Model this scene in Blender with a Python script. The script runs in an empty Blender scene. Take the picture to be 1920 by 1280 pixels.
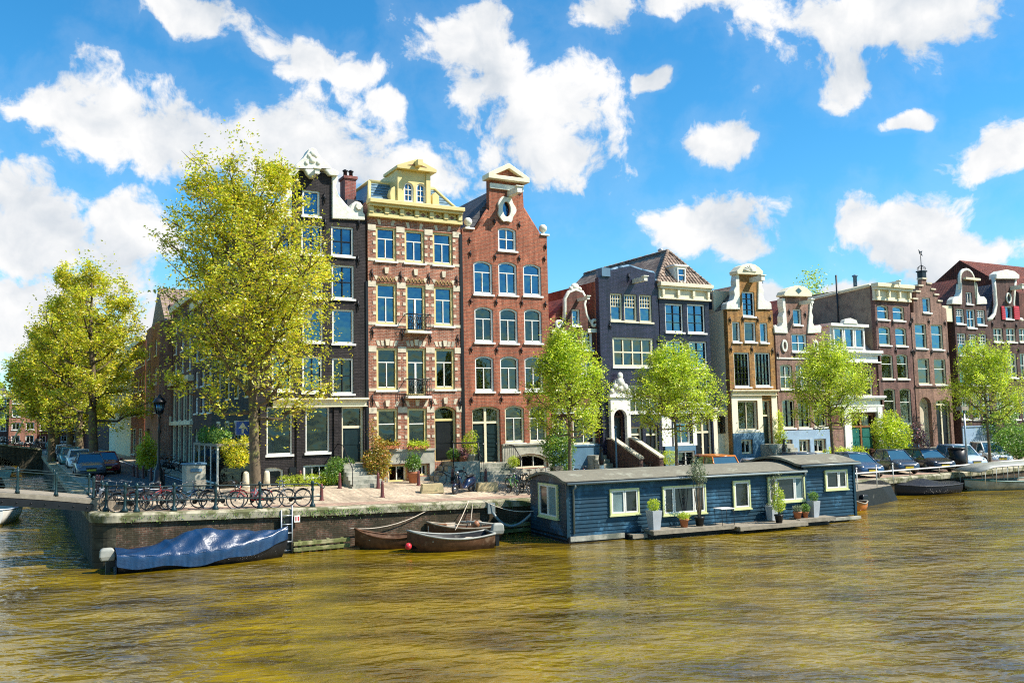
import bpy, math, random
import numpy as np
from mathutils import Vector, Matrix
from mathutils.geometry import tessellate_polygon
R=math.radians
scene=bpy.context.scene
COL=scene.collection
random.seed(7)
# ---------------------------------------------------------------- camera model
FOC=1670.0; EYE=3.0
def _d(v): return Vector(((v[0]-960)/FOC,-(v[1]-640)/FOC,-1.0))
_X=_d((4000,724)).normalized(); _Y=_d((38,806)); _Y=(_Y-_X*_X.dot(_Y)).normalized(); _Z=_X.cross(_Y)
RM=Matrix((_X,_Y,_Z))
CAMP=Vector((0,0,EYE))
def ray(u,v): return RM@_d((u,v))
def hit(u,v,p0,n):
    r=ray(u,v); n=Vector(n); t=(Vector(p0)-CAMP).dot(n)/r.dot(n); return CAMP+r*t
def onz(u,v,z): return hit(u,v,(0,0,z),(0,0,1))
def onY(u,v,Y): return hit(u,v,(0,Y,0),(0,1,0))
def interp(x,xs,ys): return float(np.interp(x,xs,ys))
def quay_y(x): return interp(x,[2,20,38,50,62,90],[34.7,34.8,35.2,36.0,37.6,42.0])
def quay_z(x): return interp(x,[2.6,11,20,38,90],[0,-.3,-.5,-.85,-.95])
def fac_z(x): return interp(x,[10,20,40,90],[.1,-.05,-.15,-.2])
WZ=-1.9
def gz(x,y):
    if x<2.4: return 0
    q=quay_y(max(x,2)); t=min(1,max(0,(y-q-2.2)/5.5)); t=t*t*(3-2*t)
    a=quay_z(x); b=fac_z(x)
    if y>43: b=interp(y,[43,50],[b,0])
    return a+(b-a)*t
def ong(u,v,dz=0):
    z=0
    for i in range(12):
        p=onz(u,v,z+dz); z=z*.5+gz(p.x,p.y)*.5
    return Vector((p.x,p.y,gz(p.x,p.y)))
# ---------------------------------------------------------------- materials
MATS={}
def nmat(name):
    m=bpy.data.materials.new(name); m.use_nodes=True; nt=m.node_tree
    b=nt.nodes['Principled BSDF']; MATS[name]=m
    return m,nt,b
def N(nt,t,**k):
    n=nt.nodes.new(t)
    for a,v in k.items():
        if a.startswith('i_'): n.inputs[a[2:].replace('_',' ')].default_value=v
        else: setattr(n,a,v)
    return n
def col(c,a=1): return (c[0],c[1],c[2],a)
def mixc(nt,fac,a,b,mode='MIX'):
    n=nt.nodes.new('ShaderNodeMix'); n.data_type='RGBA'; n.blend_type=mode
    for sock,v in ((0,fac),(6,a),(7,b)):
        if hasattr(v,'is_output') or isinstance(v,bpy.types.NodeSocket): nt.links.new(v,n.inputs[sock])
        elif sock==0: n.inputs[0].default_value=v
        else: n.inputs[sock].default_value=col(v)
    return n.outputs[2]
def pm(name,c,rough=.6,metal=0,var=.18,scale=2.5,bump=0,spec=.5,c2=None,c2amt=.0,c2scale=1.2,trans=0,bd=.02):
    m,nt,b=nmat(name); L=nt.links
    tc=N(nt,'ShaderNodeTexCoord')
    n1=N(nt,'ShaderNodeTexNoise'); n1.inputs['Scale'].default_value=scale; n1.inputs['Detail'].default_value=7; n1.inputs['Roughness'].default_value=.65
    L.new(tc.outputs['Object'],n1.inputs['Vector'])
    mr=N(nt,'ShaderNodeMapRange'); mr.inputs['From Min'].default_value=.3; mr.inputs['From Max'].default_value=.7
    mr.inputs['To Min'].default_value=1-var; mr.inputs['To Max'].default_value=1+var
    L.new(n1.outputs['Fac'],mr.inputs['Value'])
    src=c
    if c2:
        n2=N(nt,'ShaderNodeTexNoise'); n2.inputs['Scale'].default_value=c2scale; n2.inputs['Detail'].default_value=8; n2.inputs['Roughness'].default_value=.7
        L.new(tc.outputs['Object'],n2.inputs['Vector'])
        r2=N(nt,'ShaderNodeMapRange'); r2.inputs['From Min'].default_value=.62-c2amt; r2.inputs['From Max'].default_value=.72-c2amt
        L.new(n2.outputs['Fac'],r2.inputs['Value'])
        src=mixc(nt,r2.outputs[0],c,c2)
    vm=N(nt,'ShaderNodeCombineXYZ')
    for i in range(3): L.new(mr.outputs[0],vm.inputs[i])
    o=mixc(nt,1.0,src,(1,1,1),'MULTIPLY')
    L.new(vm.outputs[0],o.node.inputs[7])
    L.new(o,b.inputs['Base Color'])
    b.inputs['Roughness'].default_value=rough; b.inputs['Metallic'].default_value=metal
    b.inputs['Specular IOR Level'].default_value=spec
    if bump:
        bp=N(nt,'ShaderNodeBump'); bp.inputs['Strength'].default_value=min(1,bump); bp.inputs['Distance'].default_value=bd
        L.new(n1.outputs['Fac'],bp.inputs['Height']); L.new(bp.outputs[0],b.inputs['Normal'])
    return m
def brick(name,c1,c2,mortar,bw=.23,bh=.075,ms=.012,rough=.85,dirt=(.02,.02,.015),dirtamt=.12,bump=.5,spec=.3,flat=False,varscale=.6):
    m,nt,b=nmat(name); L=nt.links
    tc=N(nt,'ShaderNodeTexCoord'); sp=N(nt,'ShaderNodeSeparateXYZ'); L.new(tc.outputs['Object'],sp.inputs[0])
    cb=N(nt,'ShaderNodeCombineXYZ')
    if flat:
        L.new(sp.outputs['X'],cb.inputs[0]); L.new(sp.outputs['Y'],cb.inputs[1])
    else:
        ad=N(nt,'ShaderNodeMath',operation='ADD'); L.new(sp.outputs['X'],ad.inputs[0]); L.new(sp.outputs['Y'],ad.inputs[1])
        L.new(ad.outputs[0],cb.inputs[0]); L.new(sp.outputs['Z'],cb.inputs[1])
    bt=N(nt,'ShaderNodeTexBrick'); bt.inputs['Scale'].default_value=1; bt.inputs['Brick Width'].default_value=bw; bt.inputs['Row Height'].default_value=bh
    bt.inputs['Mortar Size'].default_value=ms; bt.inputs['Color1'].default_value=col(c1); bt.inputs['Color2'].default_value=col(c2); bt.inputs['Mortar'].default_value=col(mortar)
    bt.inputs['Bias'].default_value=-.1
    L.new(cb.outputs[0],bt.inputs['Vector'])
    n1=N(nt,'ShaderNodeTexNoise'); n1.inputs['Scale'].default_value=varscale; n1.inputs['Detail'].default_value=9; n1.inputs['Roughness'].default_value=.7
    L.new(tc.outputs['Object'],n1.inputs['Vector'])
    mr=N(nt,'ShaderNodeMapRange'); mr.inputs['From Min'].default_value=.3; mr.inputs['From Max'].default_value=.7; mr.inputs['To Min'].default_value=.62; mr.inputs['To Max'].default_value=1.35
    L.new(n1.outputs['Fac'],mr.inputs['Value'])
    n3=N(nt,'ShaderNodeTexNoise'); n3.inputs['Scale'].default_value=9; n3.inputs['Detail'].default_value=4
    L.new(cb.outputs[0],n3.inputs['Vector'])
    m3=N(nt,'ShaderNodeMapRange'); m3.inputs['From Min'].default_value=.3; m3.inputs['From Max'].default_value=.7; m3.inputs['To Min'].default_value=.72; m3.inputs['To Max'].default_value=1.28
    L.new(n3.outputs['Fac'],m3.inputs['Value'])
    mu=N(nt,'ShaderNodeMath',operation='MULTIPLY'); L.new(mr.outputs[0],mu.inputs[0]); L.new(m3.outputs[0],mu.inputs[1])
    # rain streaks: weathering stretched down the wall
    sm=N(nt,'ShaderNodeMapping'); sm.inputs['Scale'].default_value=(2.6,.22,1); L.new(cb.outputs[0],sm.inputs[0])
    n6=N(nt,'ShaderNodeTexNoise'); n6.inputs['Scale'].default_value=1.5; n6.inputs['Detail'].default_value=6; L.new(sm.outputs[0],n6.inputs['Vector'])
    m6=N(nt,'ShaderNodeMapRange'); m6.inputs['From Min'].default_value=.35; m6.inputs['From Max'].default_value=.6; m6.inputs['To Min'].default_value=.68; m6.inputs['To Max'].default_value=1.08; L.new(n6.outputs['Fac'],m6.inputs['Value'])
    mu0=mu; mu=N(nt,'ShaderNodeMath',operation='MULTIPLY'); L.new(mu0.outputs[0],mu.inputs[0]); L.new(m6.outputs[0],mu.inputs[1])
    vm=N(nt,'ShaderNodeCombineXYZ')
    for i in range(3): L.new(mu.outputs[0],vm.inputs[i])
    o=mixc(nt,1.0,bt.outputs['Color'],(1,1,1),'MULTIPLY'); L.new(vm.outputs[0],o.node.inputs[7])
    n2=N(nt,'ShaderNodeTexNoise'); n2.inputs['Scale'].default_value=1.3; n2.inputs['Detail'].default_value=10; n2.inputs['Roughness'].default_value=.75
    L.new(cb.outputs[0],n2.inputs['Vector'])
    r2=N(nt,'ShaderNodeMapRange'); r2.inputs['From Min'].default_value=.68-dirtamt; r2.inputs['From Max'].default_value=.78-dirtamt; r2.inputs['To Max'].default_value=.7
    L.new(n2.outputs['Fac'],r2.inputs['Value'])
    o2=mixc(nt,r2.outputs[0],o,dirt)
    L.new(o2,b.inputs['Base Color']); b.inputs['Roughness'].default_value=rough; b.inputs['Specular IOR Level'].default_value=spec
    bp=N(nt,'ShaderNodeBump'); bp.inputs['Strength'].default_value=bump; bp.inputs['Distance'].default_value=.015
    iv=N(nt,'ShaderNodeMath',operation='ADD'); L.new(bt.outputs['Fac'],iv.inputs[0]); iv.inputs[1].default_value=0
    sb=N(nt,'ShaderNodeMath',operation='SUBTRACT'); L.new(n3.outputs['Fac'],sb.inputs[0]); L.new(bt.outputs['Fac'],sb.inputs[1])
    L.new(sb.outputs[0],bp.inputs['Height']); L.new(bp.outputs[0],b.inputs['Normal'])
    return m
def tiles(name,c1,c2,w=.25,rough=.7,axis='Y'):
    # pantile roof: ribs running down the slope
    m,nt,b=nmat(name); L=nt.links
    tc=N(nt,'ShaderNodeTexCoord'); sp=N(nt,'ShaderNodeSeparateXYZ'); L.new(tc.outputs['Object'],sp.inputs[0])
    geo=N(nt,'ShaderNodeNewGeometry'); 
    cb=N(nt,'ShaderNodeCombineXYZ'); L.new(sp.outputs[axis],cb.inputs[0]); 
    zz=N(nt,'ShaderNodeMath',operation='MULTIPLY'); zz.inputs[1].default_value=1.3; L.new(sp.outputs['Z'],zz.inputs[0]); L.new(zz.outputs[0],cb.inputs[1])
    bt=N(nt,'ShaderNodeTexBrick'); bt.offset=0; bt.inputs['Scale'].default_value=1; bt.inputs['Brick Width'].default_value=w; bt.inputs['Row Height'].default_value=.3
    bt.inputs['Mortar Size'].default_value=.03; bt.inputs['Mortar Smooth'].default_value=1
    bt.inputs['Color1'].default_value=col(c1); bt.inputs['Color2'].default_value=col(c2); bt.inputs['Mortar'].default_value=col([x*.35 for x in c1])
    L.new(cb.outputs[0],bt.inputs['Vector'])
    n1=N(nt,'ShaderNodeTexNoise'); n1.inputs['Scale'].default_value=2; n1.inputs['Detail'].default_value=8
    L.new(tc.outputs['Object'],n1.inputs['Vector'])
    r=N(nt,'ShaderNodeMapRange'); r.inputs['From Min'].default_value=.3; r.inputs['From Max'].default_value=.7; r.inputs['To Min'].default_value=.65; r.inputs['To Max'].default_value=1.35
    L.new(n1.outputs['Fac'],r.inputs['Value'])
    vm=N(nt,'ShaderNodeCombineXYZ')
    for i in range(3): L.new(r.outputs[0],vm.inputs[i])
    o=mixc(nt,1.0,bt.outputs['Color'],(1,1,1),'MULTIPLY'); L.new(vm.outputs[0],o.node.inputs[7])
    L.new(o,b.inputs['Base Color']); b.inputs['Roughness'].default_value=rough
    bp=N(nt,'ShaderNodeBump'); bp.inputs['Strength'].default_value=.8; bp.inputs['Distance'].default_value=.05; bp.invert=True
    L.new(bt.outputs['Fac'],bp.inputs['Height']); L.new(bp.outputs[0],b.inputs['Normal'])
    return m
def glassm(name,tint,refl=.55,rough=.02,gc=(.85,.95,1),hi=1):
    m=bpy.data.materials.new(name); m.use_nodes=True; nt=m.node_tree; nt.nodes.clear(); MATS[name]=m
    out=N(nt,'ShaderNodeOutputMaterial'); tr=N(nt,'ShaderNodeBsdfTransparent'); tr.inputs[0].default_value=col(tint)
    gl=N(nt,'ShaderNodeBsdfGlossy'); gl.inputs['Roughness'].default_value=rough; gl.inputs['Color'].default_value=col(gc)
    lw=N(nt,'ShaderNodeLayerWeight'); lw.inputs['Blend'].default_value=.35
    mr=N(nt,'ShaderNodeMapRange'); mr.inputs['To Min'].default_value=refl*.5; mr.inputs['To Max'].default_value=hi
    tc=N(nt,'ShaderNodeTexCoord'); n1=N(nt,'ShaderNodeTexNoise'); n1.inputs['Scale'].default_value=1.1
    nt.links.new(tc.outputs['Object'],n1.inputs['Vector'])
    bp=N(nt,'ShaderNodeBump'); bp.inputs['Strength'].default_value=.5; bp.inputs['Distance'].default_value=.09
    nt.links.new(n1.outputs['Fac'],bp.inputs['Height']); nt.links.new(bp.outputs[0],gl.inputs['Normal'])
    mx=N(nt,'ShaderNodeMixShader'); nt.links.new(lw.outputs['Facing'],mr.inputs['Value']); nt.links.new(mr.outputs[0],mx.inputs[0])
    nt.links.new(tr.outputs[0],mx.inputs[1]); nt.links.new(gl.outputs[0],mx.inputs[2]); nt.links.new(mx.outputs[0],out.inputs[0])
    return m
def leafm(name,c1,c2,c3,trans=.45):
    m=bpy.data.materials.new(name); m.use_nodes=True; nt=m.node_tree; nt.nodes.clear(); MATS[name]=m; L=nt.links
    out=N(nt,'ShaderNodeOutputMaterial'); g=N(nt,'ShaderNodeNewGeometry')
    cr=N(nt,'ShaderNodeValToRGB'); e=cr.color_ramp.elements; e[0].color=col(c1); e[0].position=.1; e[1].color=col(c3); e[1].position=.95
    k=e.new(.55); k.color=col(c2)
    L.new(g.outputs['Random Per Island'],cr.inputs[0])
    tc=N(nt,'ShaderNodeTexCoord'); n1=N(nt,'ShaderNodeTexNoise'); n1.inputs['Scale'].default_value=.9; n1.inputs['Detail'].default_value=5; L.new(tc.outputs['Object'],n1.inputs['Vector'])
    r=N(nt,'ShaderNodeMapRange'); r.inputs['From Min'].default_value=.3; r.inputs['From Max'].default_value=.7; r.inputs['To Min'].default_value=.6; r.inputs['To Max'].default_value=1.35; L.new(n1.outputs['Fac'],r.inputs['Value'])
    vm=N(nt,'ShaderNodeCombineXYZ')
    for i in range(3): L.new(r.outputs[0],vm.inputs[i])
    o=mixc(nt,1.0,cr.outputs[0],(1,1,1),'MULTIPLY'); L.new(vm.outputs[0],o.node.inputs[7])
    d=N(nt,'ShaderNodeBsdfDiffuse'); t=N(nt,'ShaderNodeBsdfTranslucent'); gl=N(nt,'ShaderNodeBsdfGlossy'); gl.inputs['Roughness'].default_value=.45; gl.inputs['Color'].default_value=(1,1,.9,1)
    L.new(o,d.inputs[0]); L.new(o,t.inputs[0])
    mx=N(nt,'ShaderNodeMixShader'); mx.inputs[0].default_value=trans; L.new(d.outputs[0],mx.inputs[1]); L.new(t.outputs[0],mx.inputs[2])
    m2=N(nt,'ShaderNodeMixShader'); m2.inputs[0].default_value=.05; L.new(mx.outputs[0],m2.inputs[1]); L.new(gl.outputs[0],m2.inputs[2])
    L.new(m2.outputs[0],out.inputs[0]); return m

# brick and paint
M={}
M['dark_brick']=brick('dark_brick',(.026,.02,.02),(.045,.036,.036),(.014,.012,.012),bump=.8,spec=.25,rough=.7)
M['brick_orange']=brick('brick_orange',(.4,.14,.075),(.26,.08,.045),(.42,.3,.22),dirtamt=.06,dirt=(.12,.04,.02))
M['brick_red']=brick('brick_red',(.38,.105,.05),(.26,.065,.034),(.3,.17,.11),dirtamt=.06,dirt=(.08,.02,.012))
M['brick_brownred']=brick('brick_brownred',(.16,.05,.035),(.1,.035,.025),(.12,.08,.06))
M['brick_navy']=brick('brick_navy',(.015,.013,.035),(.005,.005,.014),(.06,.056,.095),rough=.35,spec=.5,bump=1,ms=.01,dirtamt=.02)
M['navy_smooth']=brick('navy_smooth',(.008,.01,.03),(.005,.006,.018),(.008,.009,.02),rough=.4,spec=.4,bump=.5)
M['brick_ochre']=brick('brick_ochre',(.42,.2,.05),(.27,.12,.032),(.25,.17,.08),dirt=(.1,.05,.02))
M['brick_mauve']=brick('brick_mauve',(.29,.155,.11),(.19,.095,.066),(.27,.19,.15),dirt=(.06,.03,.03))
M['brick_plum']=brick('brick_plum',(.2,.1,.08),(.13,.06,.05),(.18,.12,.1),dirt=(.03,.02,.02))
M['brick_umber']=brick('brick_umber',(.12,.062,.05),(.075,.037,.03),(.1,.07,.06))
M['cream']=pm('cream_paint',(.72,.64,.44),.5,var=.12,c2=(.5,.44,.3),c2amt=.03)
M['yellow']=pm('yellow_trim',(.66,.53,.22),.5,var=.1)
M['white']=pm('white_paint',(.76,.74,.67),.5,var=.12,bump=.1,c2=(.5,.48,.4),c2amt=.02)
M['offwhite']=pm('ornament_white',(.7,.68,.57),.6,var=.15,scale=3.5,c2=(.42,.4,.32),c2amt=.02,bump=.6,bd=.05)
M['stone']=pm('pale_stone',(.6,.52,.38),.8,var=.22,scale=4,c2=(.3,.27,.2),c2amt=.08)
M['plinth']=pm('plinth_stone',(.36,.34,.27),.75,var=.3,c2=(.15,.16,.12),c2amt=.1,c2scale=.8)
M['blueplinth']=pm('blue_plinth',(.08,.17,.25),.6,var=.12,c2=(.3,.42,.5),c2amt=.05)
M['paleblue']=pm('pale_blue_plinth',(.26,.36,.47),.6,var=.15,c2=(.4,.46,.5),c2amt=.05)
M['creamwall']=pm('cream_render',(.86,.76,.54),.85,var=.05,scale=.8)
M['brownwall']=pm('brown_render',(.26,.19,.13),.9,var=.2,c2=(.16,.11,.08),c2amt=.1)
M['slate']=tiles('slate_roof',(.05,.05,.06),(.08,.08,.09),w=.3)
M['slate_blue']=pm('slate_blue_roof',(.12,.2,.25),.35,var=.35,scale=6,spec=.7)
M['tile_red']=tiles('red_tiles',(.33,.08,.04),(.22,.05,.03))
M['tile_brown']=tiles('brown_tiles',(.2,.13,.09),(.33,.24,.17),w=.32)
M['tile_brownx']=tiles('brown_tiles_front',(.2,.13,.09),(.33,.24,.17),w=.32,axis='X')
M['darkroof']=pm('dark_roof',(.05,.05,.055),.8,var=.3)
M['blackpaint']=pm('black_paint',(.01,.011,.012),.4,var=.3,spec=.3)
M['greenpaint']=pm('dark_green_paint',(.006,.018,.02),.35,var=.3,spec=.4)
M['iron']=pm('black_iron',(.012,.012,.014),.4,metal=.3,var=.3)
M['rail']=pm('green_rail_iron',(.01,.05,.055),.35,metal=.2,var=.3)
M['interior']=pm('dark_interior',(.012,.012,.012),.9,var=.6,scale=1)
M['curtain']=pm('curtain_cloth',(.6,.65,.68),.9,var=.1)
M['bluecurtain']=pm('blue_curtain',(.03,.12,.4),.9,var=.2)
M['glass']=glassm('window_glass',(.4,.5,.52),.5,gc=(.22,.4,.55))
M['glass_dim_refl']=glassm('window_glass_dim_refl',(.4,.42,.4),.14,gc=(.55,.6,.6),hi=.6)  # weaker reflection set into the glass in place of the dark opposite bank
M['wood']=pm('brown_wood',(.25,.1,.04),.5,var=.3,scale=5)
M['deck']=pm('weathered_deck',(.26,.22,.16),.8,var=.3,scale=4,bump=.4)
M['metal']=pm('galvanised_metal',(.4,.42,.43),.4,metal=.6,var=.15)
M['chimney']=brick('chimney_brick',(.3,.08,.06),(.2,.06,.05),(.25,.15,.13))
M['green_panel']=pm('green_panel',(.02,.14,.12),.4)
M['redpaint']=pm('red_paint',(.5,.02,.03),.4)
# foliage
M['leaf_elm']=leafm('elm_leaves',(.36,.42,.01),(.72,.75,.03),(.88,.64,.05),.55)
M['leaf_lime']=leafm('lime_leaves',(.3,.44,.012),(.6,.74,.03),(.85,.86,.09),.55)
M['leaf_green']=leafm('green_leaves',(.06,.16,.015),(.16,.34,.04),(.36,.5,.07),.45)
M['leaf_gold']=leafm('golden_leaves',(.2,.25,.02),(.5,.38,.04),(.55,.2,.03),.35)
M['leaf_olive']=leafm('olive_leaves',(.12,.16,.08),(.22,.27,.14),(.35,.4,.22),.3)
M['leaf_pink']=leafm('pink_blossom',(.35,.1,.13),(.5,.2,.24),(.2,.25,.08),.3)
M['bark']=pm('tree_bark',(.12,.085,.05),.9,var=.4,scale=6,bump=1,c2=(.2,.19,.05),c2amt=.1)
M['terracotta']=pm('terracotta',(.4,.14,.06),.8)
# ---------------------------------------------------------------- mesh builder
class MB:
    def __init__(s): s.v=[];s.f=[];s.mi=[];s.sm=[]; s.cm=0
    def add(s,vs,fs,smooth=False):
        o=len(s.v); s.v+= [tuple(p) for p in vs]
        for f in fs: s.f.append([i+o for i in f]); s.mi.append(s.cm); s.sm.append(smooth)
        return s
    def box(s,x0,x1,y0,y1,z0,z1):
        if x0>x1:x0,x1=x1,x0
        if y0>y1:y0,y1=y1,y0
        if z0>z1:z0,z1=z1,z0
        return s.add([(x0,y0,z0),(x1,y0,z0),(x1,y1,z0),(x0,y1,z0),(x0,y0,z1),(x1,y0,z1),(x1,y1,z1),(x0,y1,z1)],
          [(0,3,2,1),(4,5,6,7),(0,1,5,4),(1,2,6,5),(2,3,7,6),(3,0,4,7)])
    def prism(s,poly,y0,y1,axis='y'):
        # poly [(a,b)]: extruded from y0 (front) to y1
        n=len(poly)
        A=sum(poly[i][0]*poly[(i+1)%n][1]-poly[(i+1)%n][0]*poly[i][1] for i in range(n))
        if A<0: poly=poly[::-1]
        def mk(a,b,c):
            return (a,c,b) if axis=='y' else ((c,a,b) if axis=='x' else (a,b,c))
        vs=[mk(a,b,y0) for a,b in poly]+[mk(a,b,y1) for a,b in poly]
        tri=tessellate_polygon([[Vector((a,b,0)) for a,b in poly]])
        fs=[]
        for t in tri:
            a,b,c=[poly[i] for i in t]
            cr=(b[0]-a[0])*(c[1]-a[1])-(b[1]-a[1])*(c[0]-a[0])
            t=tuple(t) if cr>0 else tuple(t)[::-1]
            fs.append(t); fs.append(tuple(i+n for i in t[::-1]))
        for i in range(n): j=(i+1)%n; fs.append((i,i+n,j+n,j))
        return s.add(vs,fs)
    def ring(s,outer,inner,y0,y1):
        # plate with a hole, front y0 back y1
        return s.holed(outer,[inner],y0,y1,back=True)
    def holed(s,outer,holes,y0,y1,back=False,skip_bottom=False):
        loops=[outer]+holes
        def area(p): return sum(p[i][0]*p[(i+1)%len(p)][1]-p[(i+1)%len(p)][0]*p[i][1] for i in range(len(p)))
        loops=[(l if (area(l)>0)==(k==0) else l[::-1]) for k,l in enumerate(loops)]
        flat=[p for l in loops for p in l]; n=len(flat)
        tri=tessellate_polygon([[Vector((a,b,0)) for a,b in l] for l in loops])
        vs=[(a,y0,b) for a,b in flat]+[(a,y1,b) for a,b in flat]; fs=[]
        for t in tri:
            a,b,c=[flat[i] for i in t]
            cr=(b[0]-a[0])*(c[1]-a[1])-(b[1]-a[1])*(c[0]-a[0])
            if abs(cr)<1e-9: continue
            t=tuple(t) if cr>0 else tuple(t)[::-1]
            fs.append(t)
            if back: fs.append(tuple(i+n for i in t[::-1]))
        o=0
        for l in loops:
            m=len(l)
            for i in range(m): j=(i+1)%m; fs.append((o+i,o+i+n,o+j+n,o+j))
            o+=m
        return s.add(vs,fs)
    def tube(s,pts,r,n=8,closed=False,caps=True):
        pts=[Vector(p) for p in pts]; m=len(pts)
        rs=r if isinstance(r,(list,tuple)) else [r]*m
        vs=[];prev=None
        for i,p in enumerate(pts):
            if closed: d=pts[(i+1)%m]-pts[i-1]
            else: d=pts[min(i+1,m-1)]-pts[max(i-1,0)]
            if d.length<1e-9: d=Vector((0,0,1))
            d.normalize()
            if prev is None:
                a=Vector((0,0,1)) if abs(d.z)<.9 else Vector((1,0,0))
                u=d.cross(a).normalized()
            else:
                u=prev-d*prev.dot(d)
                u=u.normalized() if u.length>1e-6 else d.orthogonal().normalized()
            prev=u; w=d.cross(u)
            for k in range(n):
                t=2*math.pi*k/n; vs.append(p+(u*math.cos(t)+w*math.sin(t))*rs[i])
        fs=[]
        for i in range(m if closed else m-1):
            a=i*n;b=((i+1)%m)*n
            for k in range(n): l=(k+1)%n; fs.append((a+k,a+l,b+l,b+k))
        if caps and not closed: fs.append(tuple(range(n-1,-1,-1))); fs.append(tuple((m-1)*n+k for k in range(n)))
        return s.add(vs,fs,True)
    def lathe(s,prof,c=(0,0,0),n=14):
        vs=[];fs=[];m=len(prof)
        for r,z in prof:
            for k in range(n):
                t=2*math.pi*k/n; vs.append((c[0]+r*math.cos(t),c[1]+r*math.sin(t),c[2]+z))
        for i in range(m-1):
            for k in range(n): l=(k+1)%n; fs.append((i*n+k,i*n+l,(i+1)*n+l,(i+1)*n+k))
        fs.append(tuple(range(n-1,-1,-1))); fs.append(tuple((m-1)*n+k for k in range(n)))
        return s.add(vs,fs,True)
    def ball(s,c,r,n=12,sq=(1,1,1)):
        return s.lathe_s([(max(.001,r*math.sin(math.pi*i/8)),-r*math.cos(math.pi*i/8)) for i in range(9)],c,n,sq)
    def lathe_s(s,prof,c,n,sq):
        o=len(s.v); s.lathe(prof,(0,0,0),n)
        for i in range(o,len(s.v)):
            x,y,z=s.v[i]; s.v[i]=(c[0]+x*sq[0],c[1]+y*sq[1],c[2]+z*sq[2])
        return s
    def loft(s,rings,closed=True,caps=True,smooth=True):
        n=len(rings[0]); vs=[p for r in rings for p in r]; fs=[]
        for i in range(len(rings)-1):
            for k in range(n if closed else n-1):
                l=(k+1)%n; fs.append((i*n+k,i*n+l,(i+1)*n+l,(i+1)*n+k))
        if caps: fs.append(tuple(range(n-1,-1,-1))); fs.append(tuple((len(rings)-1)*n+k for k in range(n)))
        return s.add(vs,fs,smooth)
    def xf(s,mat,start=0):
        for i in range(start,len(s.v)): s.v[i]=tuple(mat@Vector(s.v[i]))
        return s
    def obj(s,name,mats,parent=None,loc=None,bevel=0,sub=0,rotz=0):
        me=bpy.data.meshes.new(name); me.from_pydata(s.v,[],s.f)
        if not isinstance(mats,(list,tuple)): mats=[mats]
        for m in mats: me.materials.append(M[m] if isinstance(m,str) else m)
        me.polygons.foreach_set('material_index',s.mi); me.polygons.foreach_set('use_smooth',s.sm)
        me.update()
        o=bpy.data.objects.new(name,me); COL.objects.link(o)
        if parent: o.parent=parent
        if loc is not None: o.location=loc
        if rotz: o.rotation_euler.z=rotz
        if bevel:
            b=o.modifiers.new('b','BEVEL'); b.width=bevel; b.segments=2; b.limit_method='ANGLE'
        if sub:
            b=o.modifiers.new('s','SUBSURF'); b.levels=sub; b.render_levels=sub
        return o
def tag(o,label=None,cat=None,group=None,kind=None):
    if label: o['label']=label
    if cat: o['category']=cat
    if group: o['group']=group
    if kind: o['kind']=kind
    return o
def empty(name,loc=(0,0,0),rz=0,label=None,cat=None,group=None):
    o=bpy.data.objects.new(name,None); COL.objects.link(o); o.location=loc; o.rotation_euler.z=rz; o.empty_display_size=.1
    return tag(o,label,cat,group)
def kids(o): return [c for c in bpy.data.objects if c.parent==o]
CH={}
def copy_tree(o,parent=None,top=True):
    if top:
        CH.clear()
        for c in bpy.data.objects:
            if c.parent: CH.setdefault(c.parent,[]).append(c)
    c=o.copy(); COL.objects.link(c); c.parent=parent
    for ch in CH.get(o,[]): copy_tree(ch,c,False)
    return c
def place(proto,state,loc,rz,label,group=None,scale=None,tilt=0):
    o=proto if not state.get('used') else copy_tree(proto)
    state['used']=True
    o.location=loc; o.rotation_euler=(0,0,rz); o['label']=label
    if group: o['group']=group
    if scale: o.scale=scale
    return o
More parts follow.
